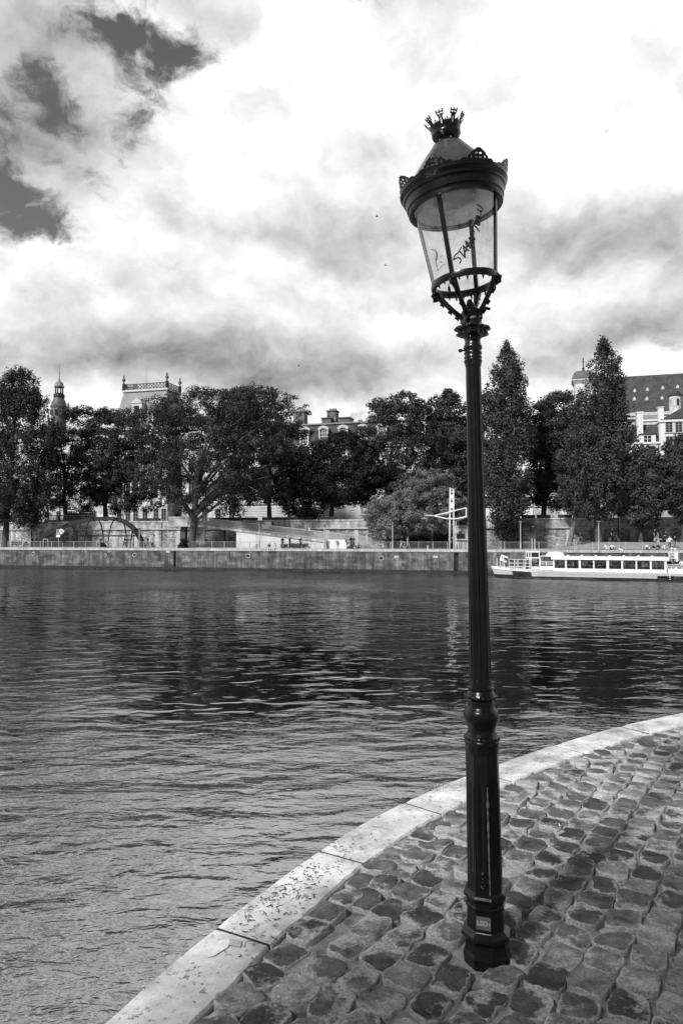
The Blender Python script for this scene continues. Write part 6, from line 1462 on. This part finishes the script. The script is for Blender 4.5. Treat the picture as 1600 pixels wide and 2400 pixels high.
def lettering(txt, size, org, tx, up, m, par, mr=None, bold=.0):
    me = text_mesh(txt, size, .0004, bold)
    n3_ = tx.cross(up)
    M = Matrix((( tx.x, up.x, n3_.x, org.x), (tx.y, up.y, n3_.y, org.y), (tx.z, up.z, n3_.z, org.z), (0, 0, 0, 1)))
    me.transform(M); me.transform(Matrix.Translation(-lamp.org)); me.materials.append(m)
    o = bpy.data.objects.new('lettering', me); COL.objects.link(o); o.parent = par; return o
UPV = Vector((0, 0, 1))
letm = flat('letter_white', .42, .6)
lettering('LSD', .026, o_ + nn * .0012 - tg * .005, tg, UPV, letm, plinth, bold=.0010)
lettering('i', .020, o_ + nn * .0012 + tg * .0235 , tg, UPV, letm, plinth, bold=.0006)
o2, tg2, nn2 = face_frame(0, 2146, .0015)
# scratched hand-lettering on the right-hand face
mb = MB(); o2, tg2, nn2 = face_frame(1, 2143, .0012)
scr = [[(-.026, .022), (-.020, .022)], [(-.023, .022), (-.023, .008), (-.019, .008)], [(-.024, .004), (-.018, .002), (-.018, -.006), (-.024, -.006), (-.024, .004)], [(-.024, -.012), (-.018, -.012)], [(-.025, -.018), (-.017, -.019)],
       [(-.012, .018), (.020, .022)], [(-.012, .004), (-.008, .010), (-.005, .002), (-.001, .010), (.002, .002)], [(.005, .012), (.006, .0), (.011, .006), (.014, .013), (.016, -.002)], [(-.010, -.006), (.012, -.004)], [(-.008, -.014), (-.003, -.010), (.002, -.014), (.006, -.010)]]
for st in scr:
    mb.tube([o2 + tg2 * x + Vector((0, 0, z)) for x, z in st], .0007, 4)
lamp.part('scratched_writing', mb, flat('scratch', .22, .6), parent=plinth)

# panelled octagonal column
zc0, zc1 = zl(2079), zl(1760)
mb = mbL()
def flute_oct(r, z, a, k):
    return r
seg = 96
def octr(a):
    q = (a - a8) % (math.pi / 4) - math.pi / 8
    return math.cos(math.pi / 8) / math.cos(q), q
prof = []
for (r, py) in ((39.5, 2079), (39, 2072), (39, 2040), (38.8, 2039), (38.6, 1830), (38.2, 1829), (37.6, 1790), (37.2, 1768), (38, 1762), (36, 1758)): prof.append((r * K * 1.04, zl(py)))
def rf(r, z, a, k):
    o, q = octr(a); v = r * o
    if zl(2031) < z < zl(1828): v -= .0045 * max(0, math.sin((q / (math.pi / 8)) * math.pi * 2.0 + math.pi / 2)) * (abs(q) < .33)
    return v
zs = [zl(2079), zl(2072), zl(2034), zl(2032), zl(2029)] + [zl(2029) + (zl(1830) - zl(2029)) * i / 8 for i in range(1, 9)] + [zl(1826), zl(1824), zl(1790), zl(1764), zl(1760)]
mb.lathe([((39.4 - 2.4 * (z - zc0) / (zc1 - zc0)) * K * 1.04, z) for z in zs], seg, a0=a8, rf=rf)
colm = lamp.part('column', mb, paint, True, angle=28)
# raised lozenges and worn edges on the column
for kf in (-1, 1):
    a = a8 + math.pi / 8 + kf * math.pi / 4; n_ = Vector((math.cos(a), math.sin(a), 0)); tn_ = Vector((-n_.y, n_.x, 0)); r = 38.6 * K * 1.04 * math.cos(math.pi / 8)
    mb = mbL(); ctr = n_ * r
    mb.tube([ctr + tn_ * -.016 + Vector((0, 0, zl(2033))), ctr + tn_ * .016 + Vector((0, 0, zl(2033)))], .0035, 6)
    mb.tube([ctr + tn_ * -.010 + Vector((0, 0, zl(2040))), ctr + Vector((0, 0, zl(2044))), ctr + tn_ * .010 + Vector((0, 0, zl(2040)))], .003, 6)
    mb.tube([ctr + tn_ * -.009 + Vector((0, 0, zl(2056))), ctr + Vector((0, 0, zl(2068))), ctr + tn_ * .009 + Vector((0, 0, zl(2056)))], .0022, 6)
    mb.tube([ctr + tn_ * -.009 + Vector((0, 0, zl(2056))), ctr + Vector((0, 0, zl(2050))), ctr + tn_ * .009 + Vector((0, 0, zl(2056)))], .0022, 6)
    lamp.part('ornament', mb, paint, True)
mb = mbL(); a = a8 + R(8); n_ = Vector((math.cos(a8), math.sin(a8), 0))
pts = []; rr_ = []
for i in range(60):
    f = i / 59; z = zl(1832) + (zl(2078) - zl(1832)) * f; r = (37.0 + 2.3 * f) * K * 1.04 * 1.0
    o, q = octr(a8); pts.append(Vector((math.cos(a8) * (r * o - .0015) , math.sin(a8) * (r * o - .0015), z))); rr_.append(.0024 + .0055 * abs(mn.noise(Vector((0, 0, z * 23)))))
mb.tube(pts, rr_, 6); lamp.part('worn_edge', mb, wear)
# collar, vase and rings
def ring_lathe(name, ps, seg_=40, m=None, rfn=None):
    mb = mbL(); mb.lathe([(r * K * 1.03, zl(py)) for r, py in ps], seg_, rf=rfn)
    return lamp.part(name, mb, m or paint, True, angle=40)
ring_lathe('leaf_collar', [(36, 1762), (37.5, 1752), (37, 1744), (38.5, 1740), (38.5, 1734), (37, 1731)], 64, rfn=lambda r, z, a, k: r + .0015 * math.sin(a * 9) * math.cos(z * 190))
ring_lathe('beaded_ring', [(36, 1732), (39, 1729), (39, 1725), (36, 1722), (33, 1719)], 72, rfn=lambda r, z, a, k: r + (.0026 * math.cos(a * 24) if r > 37.5 * K * 1.03 else 0))
ring_lathe('vase', [(33, 1719), (31, 1714), (30, 1709), (30.5, 1706), (33, 1700), (37, 1690), (39, 1682), (39.5, 1677), (40, 1673), (38.5, 1669), (38, 1666), (36, 1662), (31, 1657), (30, 1654)])
ring_lathe('neck_ring', [(30, 1654), (29, 1650), (28.5, 1640), (31, 1637)])
ring_lathe('bead_ring', [(31, 1637), (35, 1634), (35, 1630), (32, 1627), (31, 1623), (28, 1618)], 72, rfn=lambda r, z, a, k: r + (.0026 * math.cos(a * 24) if r > 34 * K * 1.03 else 0))
ring_lathe('upper_ring', [(28, 1618), (28, 1615), (30, 1613), (30, 1609), (26.5, 1606), (26, 1597), (25.5, 1594)])
# fluted tapering shaft
mb = mbL(); zs = [1594, 1588] + [1588 - 730 * i / 16 for i in range(1, 16)] + [866, 858]
def rsh(py): return (25.3 - (25.3 - 17.0) * ((1594 - py) / 736) ** .9) * K * 1.02
mb.lathe([(rsh(py) if py < 1594 else rsh(1594), zl(py)) for py in zs], 96,
         rf=lambda r, z, a, k: r - (.0042 * max(0, math.cos(a * 12)) ** .6 * (r / .04) if zl(1590) < z < zl(864) else 0))
lamp.part('shaft', mb, paint, True, angle=35)
ring_lathe('ribbed_neck', [(17.5, 860), (18.5, 855), (20.5, 848), (21, 846), (19, 843.5), (19, 842), (20.5, 839.5), (20.5, 837), (18.7, 834.5), (18.7, 832), (20.5, 829.5), (20.5, 827), (18.7, 824), (19.5, 820), (21.5, 817), (21.5, 813), (19.5, 810), (18, 803), (17.8, 798), (19, 794), (22, 790)])
ring_lathe('capital', [(22, 790), (29, 788), (33, 786), (33.5, 782), (30, 779), (31, 776), (36, 774), (38, 771), (37, 768), (31, 765), (24, 762), (22, 758)], 64, rfn=lambda r, z, a, k: r * (1 + .09 * math.cos(a * 4 + .5) + .04 * math.cos(a * 13)) if r > 28 * K else r)
mb = mbL(); zz = zl(823); mb.tube([Vector((-.03, -.015, zz)), Vector((-.055, -.03, zz - .006))], .0035, 8); mb.tube([Vector((-.053, -.029, zz - .0045)), Vector((-.062, -.034, zz - .008))], [.007, .008], 8)
lamp.part('screw', mb, paint)

# lantern, tilted further than the post
LT = zl(758); piv = axis(Vector((0, 0, LT)))
gx0, gz0 = xl(1089, 664), zl(664); gx1, gz1 = xl(1059, 427), zl(427)
tilt = math.atan2(gx1 - gx0, gz1 - gz0)
base_l = Vector((gx0, LX.y, gz0))           # centre of the bottom ring
ax = Vector((math.sin(tilt), 0.0, math.cos(tilt))); ex_ = Vector((math.cos(tilt), 0, -math.sin(tilt))); ey_ = Vector((0, 1, 0))
def lan(v): return base_l + ex_ * v.x + ey_ * v.y + ax * v.z
def mbN(): return MB(lan)
cz = 1 / math.cos(tilt)
def h(py): return (zl(py) - gz0) * cz       # lantern height of a photo row on the axis
RB, RT = 76 * K, 99 * K; HT = h(489)
def rg(z): return RB + (RT - RB) * z / HT
bars = [R(-90 - 32 + 90 * i) for i in range(4)]
def lring(name, ps, seg_=64, m=None, rfn=None, cap=True, par=None):
    mb = mbN(); mb.lathe([(r * K, z) for r, z in ps], seg_, rf=rfn, cap=cap); return lamp.part(name, mb, m or paint, True, angle=40, parent=par)
def band(name, prof, seg_=72, m=None, rfn=None, par=None):      # closed ring section
    mb = mbN(); vs = []; n = len(prof)
    for k in range(seg_):
        a = 2 * math.pi * k / seg_
        for (r, z) in prof:
            q = r if rfn is None else rfn(r, z, a)
            vs.append((q * math.cos(a), q * math.sin(a), z))
    fs = [(k * n + i, k * n + (i + 1) % n, ((k + 1) % seg_) * n + (i + 1) % n, ((k + 1) % seg_) * n + i) for k in range(seg_) for i in range(n)]
    mb.add(vs, fs); return lamp.part(name, mb, m or paint, True, angle=35, parent=par)
ring = band('bottom_ring', [(RB - .011, -.012), (RB + .006, -.014), (RB + .009, -.004), (RB + .005, .013), (RB - .006, .014), (RB - .012, .006)])
# glass between the bars
def glass_mat():
    m = bpy.data.materials.new('dirty_glass'); m.use_nodes = True; t = NT(m.node_tree); t.n.clear()
    o = t.new('ShaderNodeOutputMaterial'); tr = t.new('ShaderNodeBsdfTransparent'); gl = t.new('ShaderNodeBsdfGlossy'); df = t.new('ShaderNodeBsdfDiffuse')
    tl = t.new('ShaderNodeBsdfTranslucent'); ad = t.new('ShaderNodeMixShader'); ad.inputs[0].default_value = .5
    tr.inputs[0].default_value = (.93, .93, .93, 1); gl.inputs['Roughness'].default_value = .05; df.inputs[0].default_value = (.5, .5, .5, 1); tl.inputs[0].default_value = (.55, .55, .55, 1)
    lw = t.new('ShaderNodeLayerWeight'); lw.inputs[0].default_value = .5; frv = t.mr(t.m('POWER', lw.outputs['Facing'], 4), 0, 1, .04, .6)
    C = t.coord('Object'); n = t.noise(C, 14, 8, .7); n2 = t.noise(t.mapping(C, (1, 1, .12)), 60, 4, .7); n3 = t.noise(C, 140, 3, .6)
    dirt = t.m('MULTIPLY', t.mr(t.m('ADD', t.m('MULTIPLY', n, .6), t.m('MULTIPLY', n2, .4)), .46, .74, 0.03, .5), 1.0)
    sp = t.mr(n3, .68, .74, 0, .8)
    dirt = t.m('MAXIMUM', dirt, sp)
    m1 = t.new('ShaderNodeMixShader'); m2 = t.new('ShaderNodeMixShader')
    t.l.new(df.outputs[0], ad.inputs[1]); t.l.new(tl.outputs[0], ad.inputs[2])
    t.l.new(frv, m1.inputs[0]); t.l.new(tr.outputs[0], m1.inputs[1]); t.l.new(gl.outputs[0], m1.inputs[2])
    t.l.new(dirt, m2.inputs[0]); t.l.new(m1.outputs[0], m2.inputs[1]); t.l.new(ad.outputs[0], m2.inputs[2]); t.l.new(m2.outputs[0], o.inputs[0])
    return m
glm = glass_mat(); panes = []
for i in range(4):
    mb = mbN(); a0, a1 = bars[i] + .05, bars[i] + math.pi / 2 - .05; n = 14; vs = []
    for k in range(n + 1):
        a = a0 + (a1 - a0) * k / n
        for z in (0.008, HT): r = rg(z) - .004; vs.append((r * math.cos(a), r * math.sin(a), z))
    mb.add(vs, [(2 * k, 2 * k + 2, 2 * k + 3, 2 * k + 1) for k in range(n)])
    panes.append(lamp.part('glass_pane', mb, glm, True, fix=False))
for i in range(4):
    mb = mbN(); a = bars[i]; c, s_ = math.cos(a), math.sin(a)
    def bp(z, dr, dt): r = rg(z) + dr; return Vector((r * c - dt * s_, r * s_ + dt * c, z))
    vs = [bp(z, dr, dt) for z in (-.012, HT + .01) for dr, dt in ((-.005, -.0088), (.005, -.0088), (.005, .0088), (-.005, .0088))]
    mb.add(vs, [(0, 1, 2, 3), (7, 6, 5, 4), (0, 4, 5, 1), (1, 5, 6, 2), (2, 6, 7, 3), (3, 7, 4, 0)]); lamp.part('frame_bar', mb, paint)
    # curved bracket from the neck out to the ring, with a leaf scroll at its foot and tip
    zb_ = (LT - gz0) * cz
    mb = mbN(); pts = []
    off = (piv - base_l); ox = off.dot(ex_)
    for f in [k / 10 for k in range(11)]:
        r = (12 * K) + (RB - 12 * K) * (1 - math.cos(f * math.pi / 2)) ** .8; z = zb_ * (1 - f) ** 1.0 + (-.008) * f + .02 * math.sin(f * math.pi) * -1
        sh = ox * (1 - f)
        pts.append(Vector((sh + r * c, r * s_, z)))
    mb.tube(pts, [.014, .0135, .0125, .0115, .011, .0105, .0105, .011, .012, .014, .016], 8)
    tip = pts[-1]; dirv = Vector((c, s_, 0))
    mb.tube([tip, tip + dirv * .012 + Vector((0, 0, -.010)), tip + dirv * .010 + Vector((0, 0, -.026)), tip + dirv * -.004 + Vector((0, 0, -.032))], [.017, .015, .011, .004], 7)
    for k in (2, 4, 6, 8):
        q = pts[k]; sd2 = 1 if k % 4 else -1
        mb.tube([q, q + dirv * .010 + Vector((0, 0, -.012)), q + dirv * .004 + Vector((0, 0, -.022))], [.012, .010, .004], 6)
    mb.tube([pts[1], pts[1] + dirv * .016 + Vector((0, 0, .004)), pts[1] + dirv * .022 + Vector((0, 0, .018))], [.012, .010, .004], 6)
    lamp.part('bracket', mb, paint, True)
mb = mbN()
for k in range(26):     # small pierced leaf band hanging under the ring
    a = 2 * math.pi * k / 26; r = RB - .001; c, s_ = math.cos(a), math.sin(a)
    l = .012 + .006 * (k % 2) + random.uniform(-.002, .003)
    mb.tube([Vector((r * c, r * s_, -.008)), Vector(((r + .003) * c, (r + .003) * s_, -.010 - l * .6)), Vector((r * c, r * s_, -.012 - l))], [.005, .0045, .002], 5)
lamp.part('leaf_band', mb, paint, True)
mb = mbN(); zb_ = (LT - gz0) * cz
ox = (piv - base_l).dot(ex_)
mb.lathe([(22 * K, zb_ - .01), (23 * K, zb_ + .012), (20.5 * K, zb_ + .02), (21 * K, zb_ + .035), (24 * K, zb_ + .045), (20 * K, zb_ + .055), (13 * K, zb_ + .065), (8 * K, zb_ + .085), (5 * K, zb_ + .10)], 28, c=(ox, 0, 0))
lamp.part('socket', mb, paint, True)
mb = mbN(); mb.tube([Vector((ox + .035, -.01, zb_ + .058)), Vector((ox + .06, -.015, zb_ + .052)), Vector((ox + .078, -.02, zb_ + .045))], [.006, .007, .006], 8)
lamp.part('drain_pipe', mb, paint, True)
mb = mbN(); q = Vector((-RB * .60, -RB * .45, -.014)); mb.tube([q, q + Vector((0, 0, -.014))], .002, 6); mb.tube([q + Vector((0, 0, -.014)), q + Vector((0, 0, -.034))], [.0055, .006], 8)
lamp.part('latch', mb, paint, True)
mb = mbN(); mb.lathe([(.001, 0), (.0115, .001), (.0115, .004), (.001, .005)], 20); 
for v_i in range(len(mb.v)):
    x, y, z = mb.v[v_i]; mb.v[v_i] = (ox + x * 1.1, -22.5 * K - z, zb_ + .012 + y * .55)
lamp.part('badge', mb, flat('badge_grey', .10, .5), True)

# cornice: inner opening to outer mouldings
HC0, HC1 = h(489), h(425)
CS = .82
prof = [(98, HC0 - .008), (108, HC0 - .012), (109.5, HC0 - .004), (107.5, HC0 + .006), (108.5, HC0 + .014), (112, HC0 + .020), (114, HC0 + .055), (118, HC0 + .062), (119, HC0 + .070), (117.5, HC0 + .076), (120.5, HC0 + .084), (124, HC0 + .092), (124.5, HC0 + .100), (121, HC0 + .105), (112, HC0 + .108), (104, HC0 + .10), (98, HC0 + .02)]
band('cornice', [(r * K * 1.025, HC0 + (z - HC0) * CS) for r, z in prof], 96, rfn=lambda r, z, a: r + (.0016 * math.cos(a * 48) if HC0 + .018 < z < HC0 + .046 and r > 110 * K else 0))
HCT = HC0 + .104 * CS
# pierced cresting: towers of palmettes, cut from a wrapped grid
def crest(name, cells, nseg, hrow, rad, thick, z0, m=None):
    """cells(col, row) -> solid?; rad(row, a) -> radius; closed shell with real thickness"""
    mb = mbN(); rows = len(hrow) - 1; on = lambda c, r: 0 <= r < rows and cells(c % nseg, r)
    def pt(c, r, s): a = 2 * math.pi * c / nseg; q = rad(hrow[r]) - s * thick; return Vector((q * math.cos(a), q * math.sin(a), z0 + hrow[r]))
    for c in range(nseg):
        for r in range(rows):
            if not on(c, r): continue
            q = [(c, r), (c + 1, r), (c + 1, r + 1), (c, r + 1)]
            mb.add([pt(x, y, 0) for x, y in q] + [pt(x, y, 1) for x, y in q], [(0, 1, 2, 3), (7, 6, 5, 4)]
                   + ([] if on(c, r - 1) else [(0, 4, 5, 1)]) + ([] if on(c + 1, r) else [(1, 5, 6, 2)])
                   + ([] if on(c, r + 1) else [(2, 6, 7, 3)]) + ([] if on(c - 1, r) else [(3, 7, 4, 0)]))
    return lamp.part(name, mb, m or paint)
NC = 240; ph0 = int(round((math.degrees(bars[0]) + 4) / 360 * NC)) - 15
def pal(c, r):
    u = ((c - ph0) % 30) - 15; hgt = 12.5 * (1 - (abs(u) / 9.5) ** 1.7) if abs(u) < 9.5 else 0
    hgt = max(hgt, 1.6 + 2.2 * max(0, math.cos(u * math.pi / 5.0)))
    if r >= hgt: return False
    if abs(u) < 7 and r >= 2 and r < hgt - 1.5:
        if (abs(abs(u) - 1.9) < 1.0 and r in (3, 4, 7, 8)) or (abs(abs(u) - 5.0) < .9 and r in (3, 4, 5)): return False
    return True
hr = [.0035 * i for i in range(15)]
crest('cresting', pal, NC, hr, lambda z: 125.5 * K + z * .30 + (z / .05) ** 2 * .004, .0035, HCT - .002)
# roof cone
roof_m = mat('lamp_roof_enamel', .02, .085, 7, 8, rough=.30, bump=.12, bscale=40, bdist=.002, spec=.5)
HR = h(342)
rp = [(115 - (115 - 36) * f ** 1.12, HCT - .004 + (HR - HCT + .004) * f) for f in [i / 9 for i in range(10)]]
lring('roof', rp, 72, roof_m)
lring('roof_collar', [(36.5, HR - .006), (37.5, HR - .002), (34, HR + .004), (26, HR + .008)], 48)
fin = lring('finial', [(24, HR + .007), (23.5, HR + .022), (27, HR + .026), (33, HR + .040), (34.5, HR + .046), (33.5, HR + .050), (34, HR + .056), (35, HR + .064), (33, HR + .067), (18, HR + .060)], 48, rfn=lambda r, z, a, k: r + (.002 * math.cos(a * 24) if z < HR + .024 else 0))
NF = 8 * 14; ph1 = 3
def tower(c, r):
    u = (c - ph1) % 14
    if u < 7:      # tower: body with a tall slot, a head with two eyes, three prongs
        body = 1 <= u <= 5
        if r < 12:
            if not body: return r < 6
            return not (u == 3 and 1 <= r <= 8)
        if r < 16: return not ((u in (1, 5)) and r in (13, 14) )if u in (0, 1, 3, 5, 6) or r in (12, 15) else (r not in (13, 14))
        return u in (0, 3, 6)
    return r < 5 or (r < 7 and u in (8, 10, 12)) or (r < 9 and u == 10)
hf = [.00275 * i for i in range(19)]
crest('finial_crown', tower, NF, hf, lambda z: 33.5 * K + z * .30 + (z / .05) ** 2 * .013, .004, HR + .066)
# inside of the roof: pale ceiling with the lamp unit
inner = mat('reflector_grey', .6, .8, 30, 6, rough=.6)
mb = mbN(); mb.lathe([(98 * K, HC0 + .004), (97 * K, HC0 + .03), (90 * K, HC0 + .05), (60 * K, HC0 + .055), (1 * K, HC0 + .057)], 48, cap=False); lamp.part('ceiling', mb, inner, True, fix=False)
mb = mbN(); mb.lathe([(10 * K, HC0 + .054), (52 * K, HC0 + .050), (54 * K, HC0 + .040), (50 * K, HC0 + .034), (46 * K, HC0 + .040), (5 * K, HC0 + .041)], 8, a0=.3); lamp.part('light_unit', mb, mat('unit_grey', .3, .42, 40, rough=.6))
# graffiti drawn on the front pane: strokes follow the glass
def on_glass(px, py, off=.0015):
    d = ray(px, py); lo, hi = 1.5, 3.2; p = None
    for i in range(1, 600):
        tt = 1.6 + i * .003; q = CAM + d * tt - base_l; z = q.dot(ax)
        rr = math.hypot(q.dot(ex_), q.dot(ey_)); R_ = rg(z) + off
        if rr < R_: return CAM + d * tt
    return None
def zt_(x, y): return (1040 + x / 12.06, 460 + y / 12.06)
strokes = [([(380, 1620), (330, 1640), (285, 1710), (268, 1800), (300, 1775), (390, 1730), (450, 1750), (478, 1800), (462, 1860), (435, 1900)], 18),
           ([(380, 1620), (490, 1440)], 15), ([(430, 1550), (520, 1640), (600, 1740)], 20), ([(600, 1740), (570, 1560), (540, 1390)], 20), ([(540, 1390), (620, 1480), (710, 1550)], 20), ([(585, 1600), (640, 1450)], 20),
           ([(610, 1560), (640, 1400), (610, 1260)], 24), ([(610, 1260), (690, 1360), (740, 1470)], 24), ([(650, 1420), (730, 1300)], 30), ([(700, 1160), (760, 1220), (870, 1220)], 22), ([(740, 1300), (770, 1180)], 22), ([(700, 1160), (760, 1320), (750, 1400)], 20),
           ([(870, 1220), (800, 1120), (740, 1020), (735, 960), (800, 930), (845, 980), (820, 1090)], 24), ([(800, 880), (830, 760), (900, 640), (910, 560), (1010, 590)], 34), ([(850, 820), (930, 900), (1000, 990)], 19), ([(880, 760), (960, 700), (1010, 780), (990, 820), (900, 770)], 24), ([(950, 560), (940, 660), (960, 720)], 32),
           ([(980, 600), (1045, 530), (1035, 450), (990, 400), (930, 340)], 15), ([(925, 240), (1000, 270), (1060, 310), (1110, 385), (1060, 430), (1000, 400)], 15)]
mb = MB()
for st, wd in strokes:
    pts = []
    for (a, b_) in zip(st[:-1], st[1:]):
        for k in range(3): pts.append((a[0] + (b_[0] - a[0]) * k / 3, a[1] + (b_[1] - a[1]) * k / 3))
    pts.append(st[-1]); q = [on_glass(*zt_(*p)) for p in pts]; q = [v for v in q if v is not None]
    if len(q) > 1: mb.tube(q, wd / 12.06 * K * .85 * .95 + .0006, 6)
gp = min(panes, key=lambda o: (sum((Vector(v.co) for v in o.data.vertices), Vector()) / len(o.data.vertices)).y - .35 * (sum((Vector(v.co) for v in o.data.vertices), Vector()) / len(o.data.vertices)).x)
lamp.part('graffiti', mb, flat('marker_black', .008, .5), True, parent=gp, label='black marker graffiti letters climbing the glass')
mb = MB(); cr = lambda x, y: (900 + x / 4.9, 440 + y / 4.9)
for st, wd in (([(535, 705), (570, 715), (600, 745), (590, 800), (600, 900), (620, 950)], 9), ([(640, 790), (680, 780), (640, 800), (690, 820)], 5), ([(645, 845), (655, 860)], 10), ([(600, 960), (640, 920), (700, 870)], 5), ([(580, 700), (610, 760), (600, 830)], 10)):
    q = [on_glass(*cr(*p)) for p in st]; q = [v for v in q if v is not None]
    if len(q) > 1: mb.tube(q, wd / 4.9 * K * .5, 6)
gp2 = [o for o in panes if o is not gp]; gp2 = min(gp2, key=lambda o: (sum((Vector(v.co) for v in o.data.vertices), Vector()) / len(o.data.vertices)).y + (sum((Vector(v.co) for v in o.data.vertices), Vector()) / len(o.data.vertices)).x)
lamp.part('graffiti', mb, flat('marker_grey', .08, .5), True, parent=gp2, label='faded grey scrawl on the left pane')
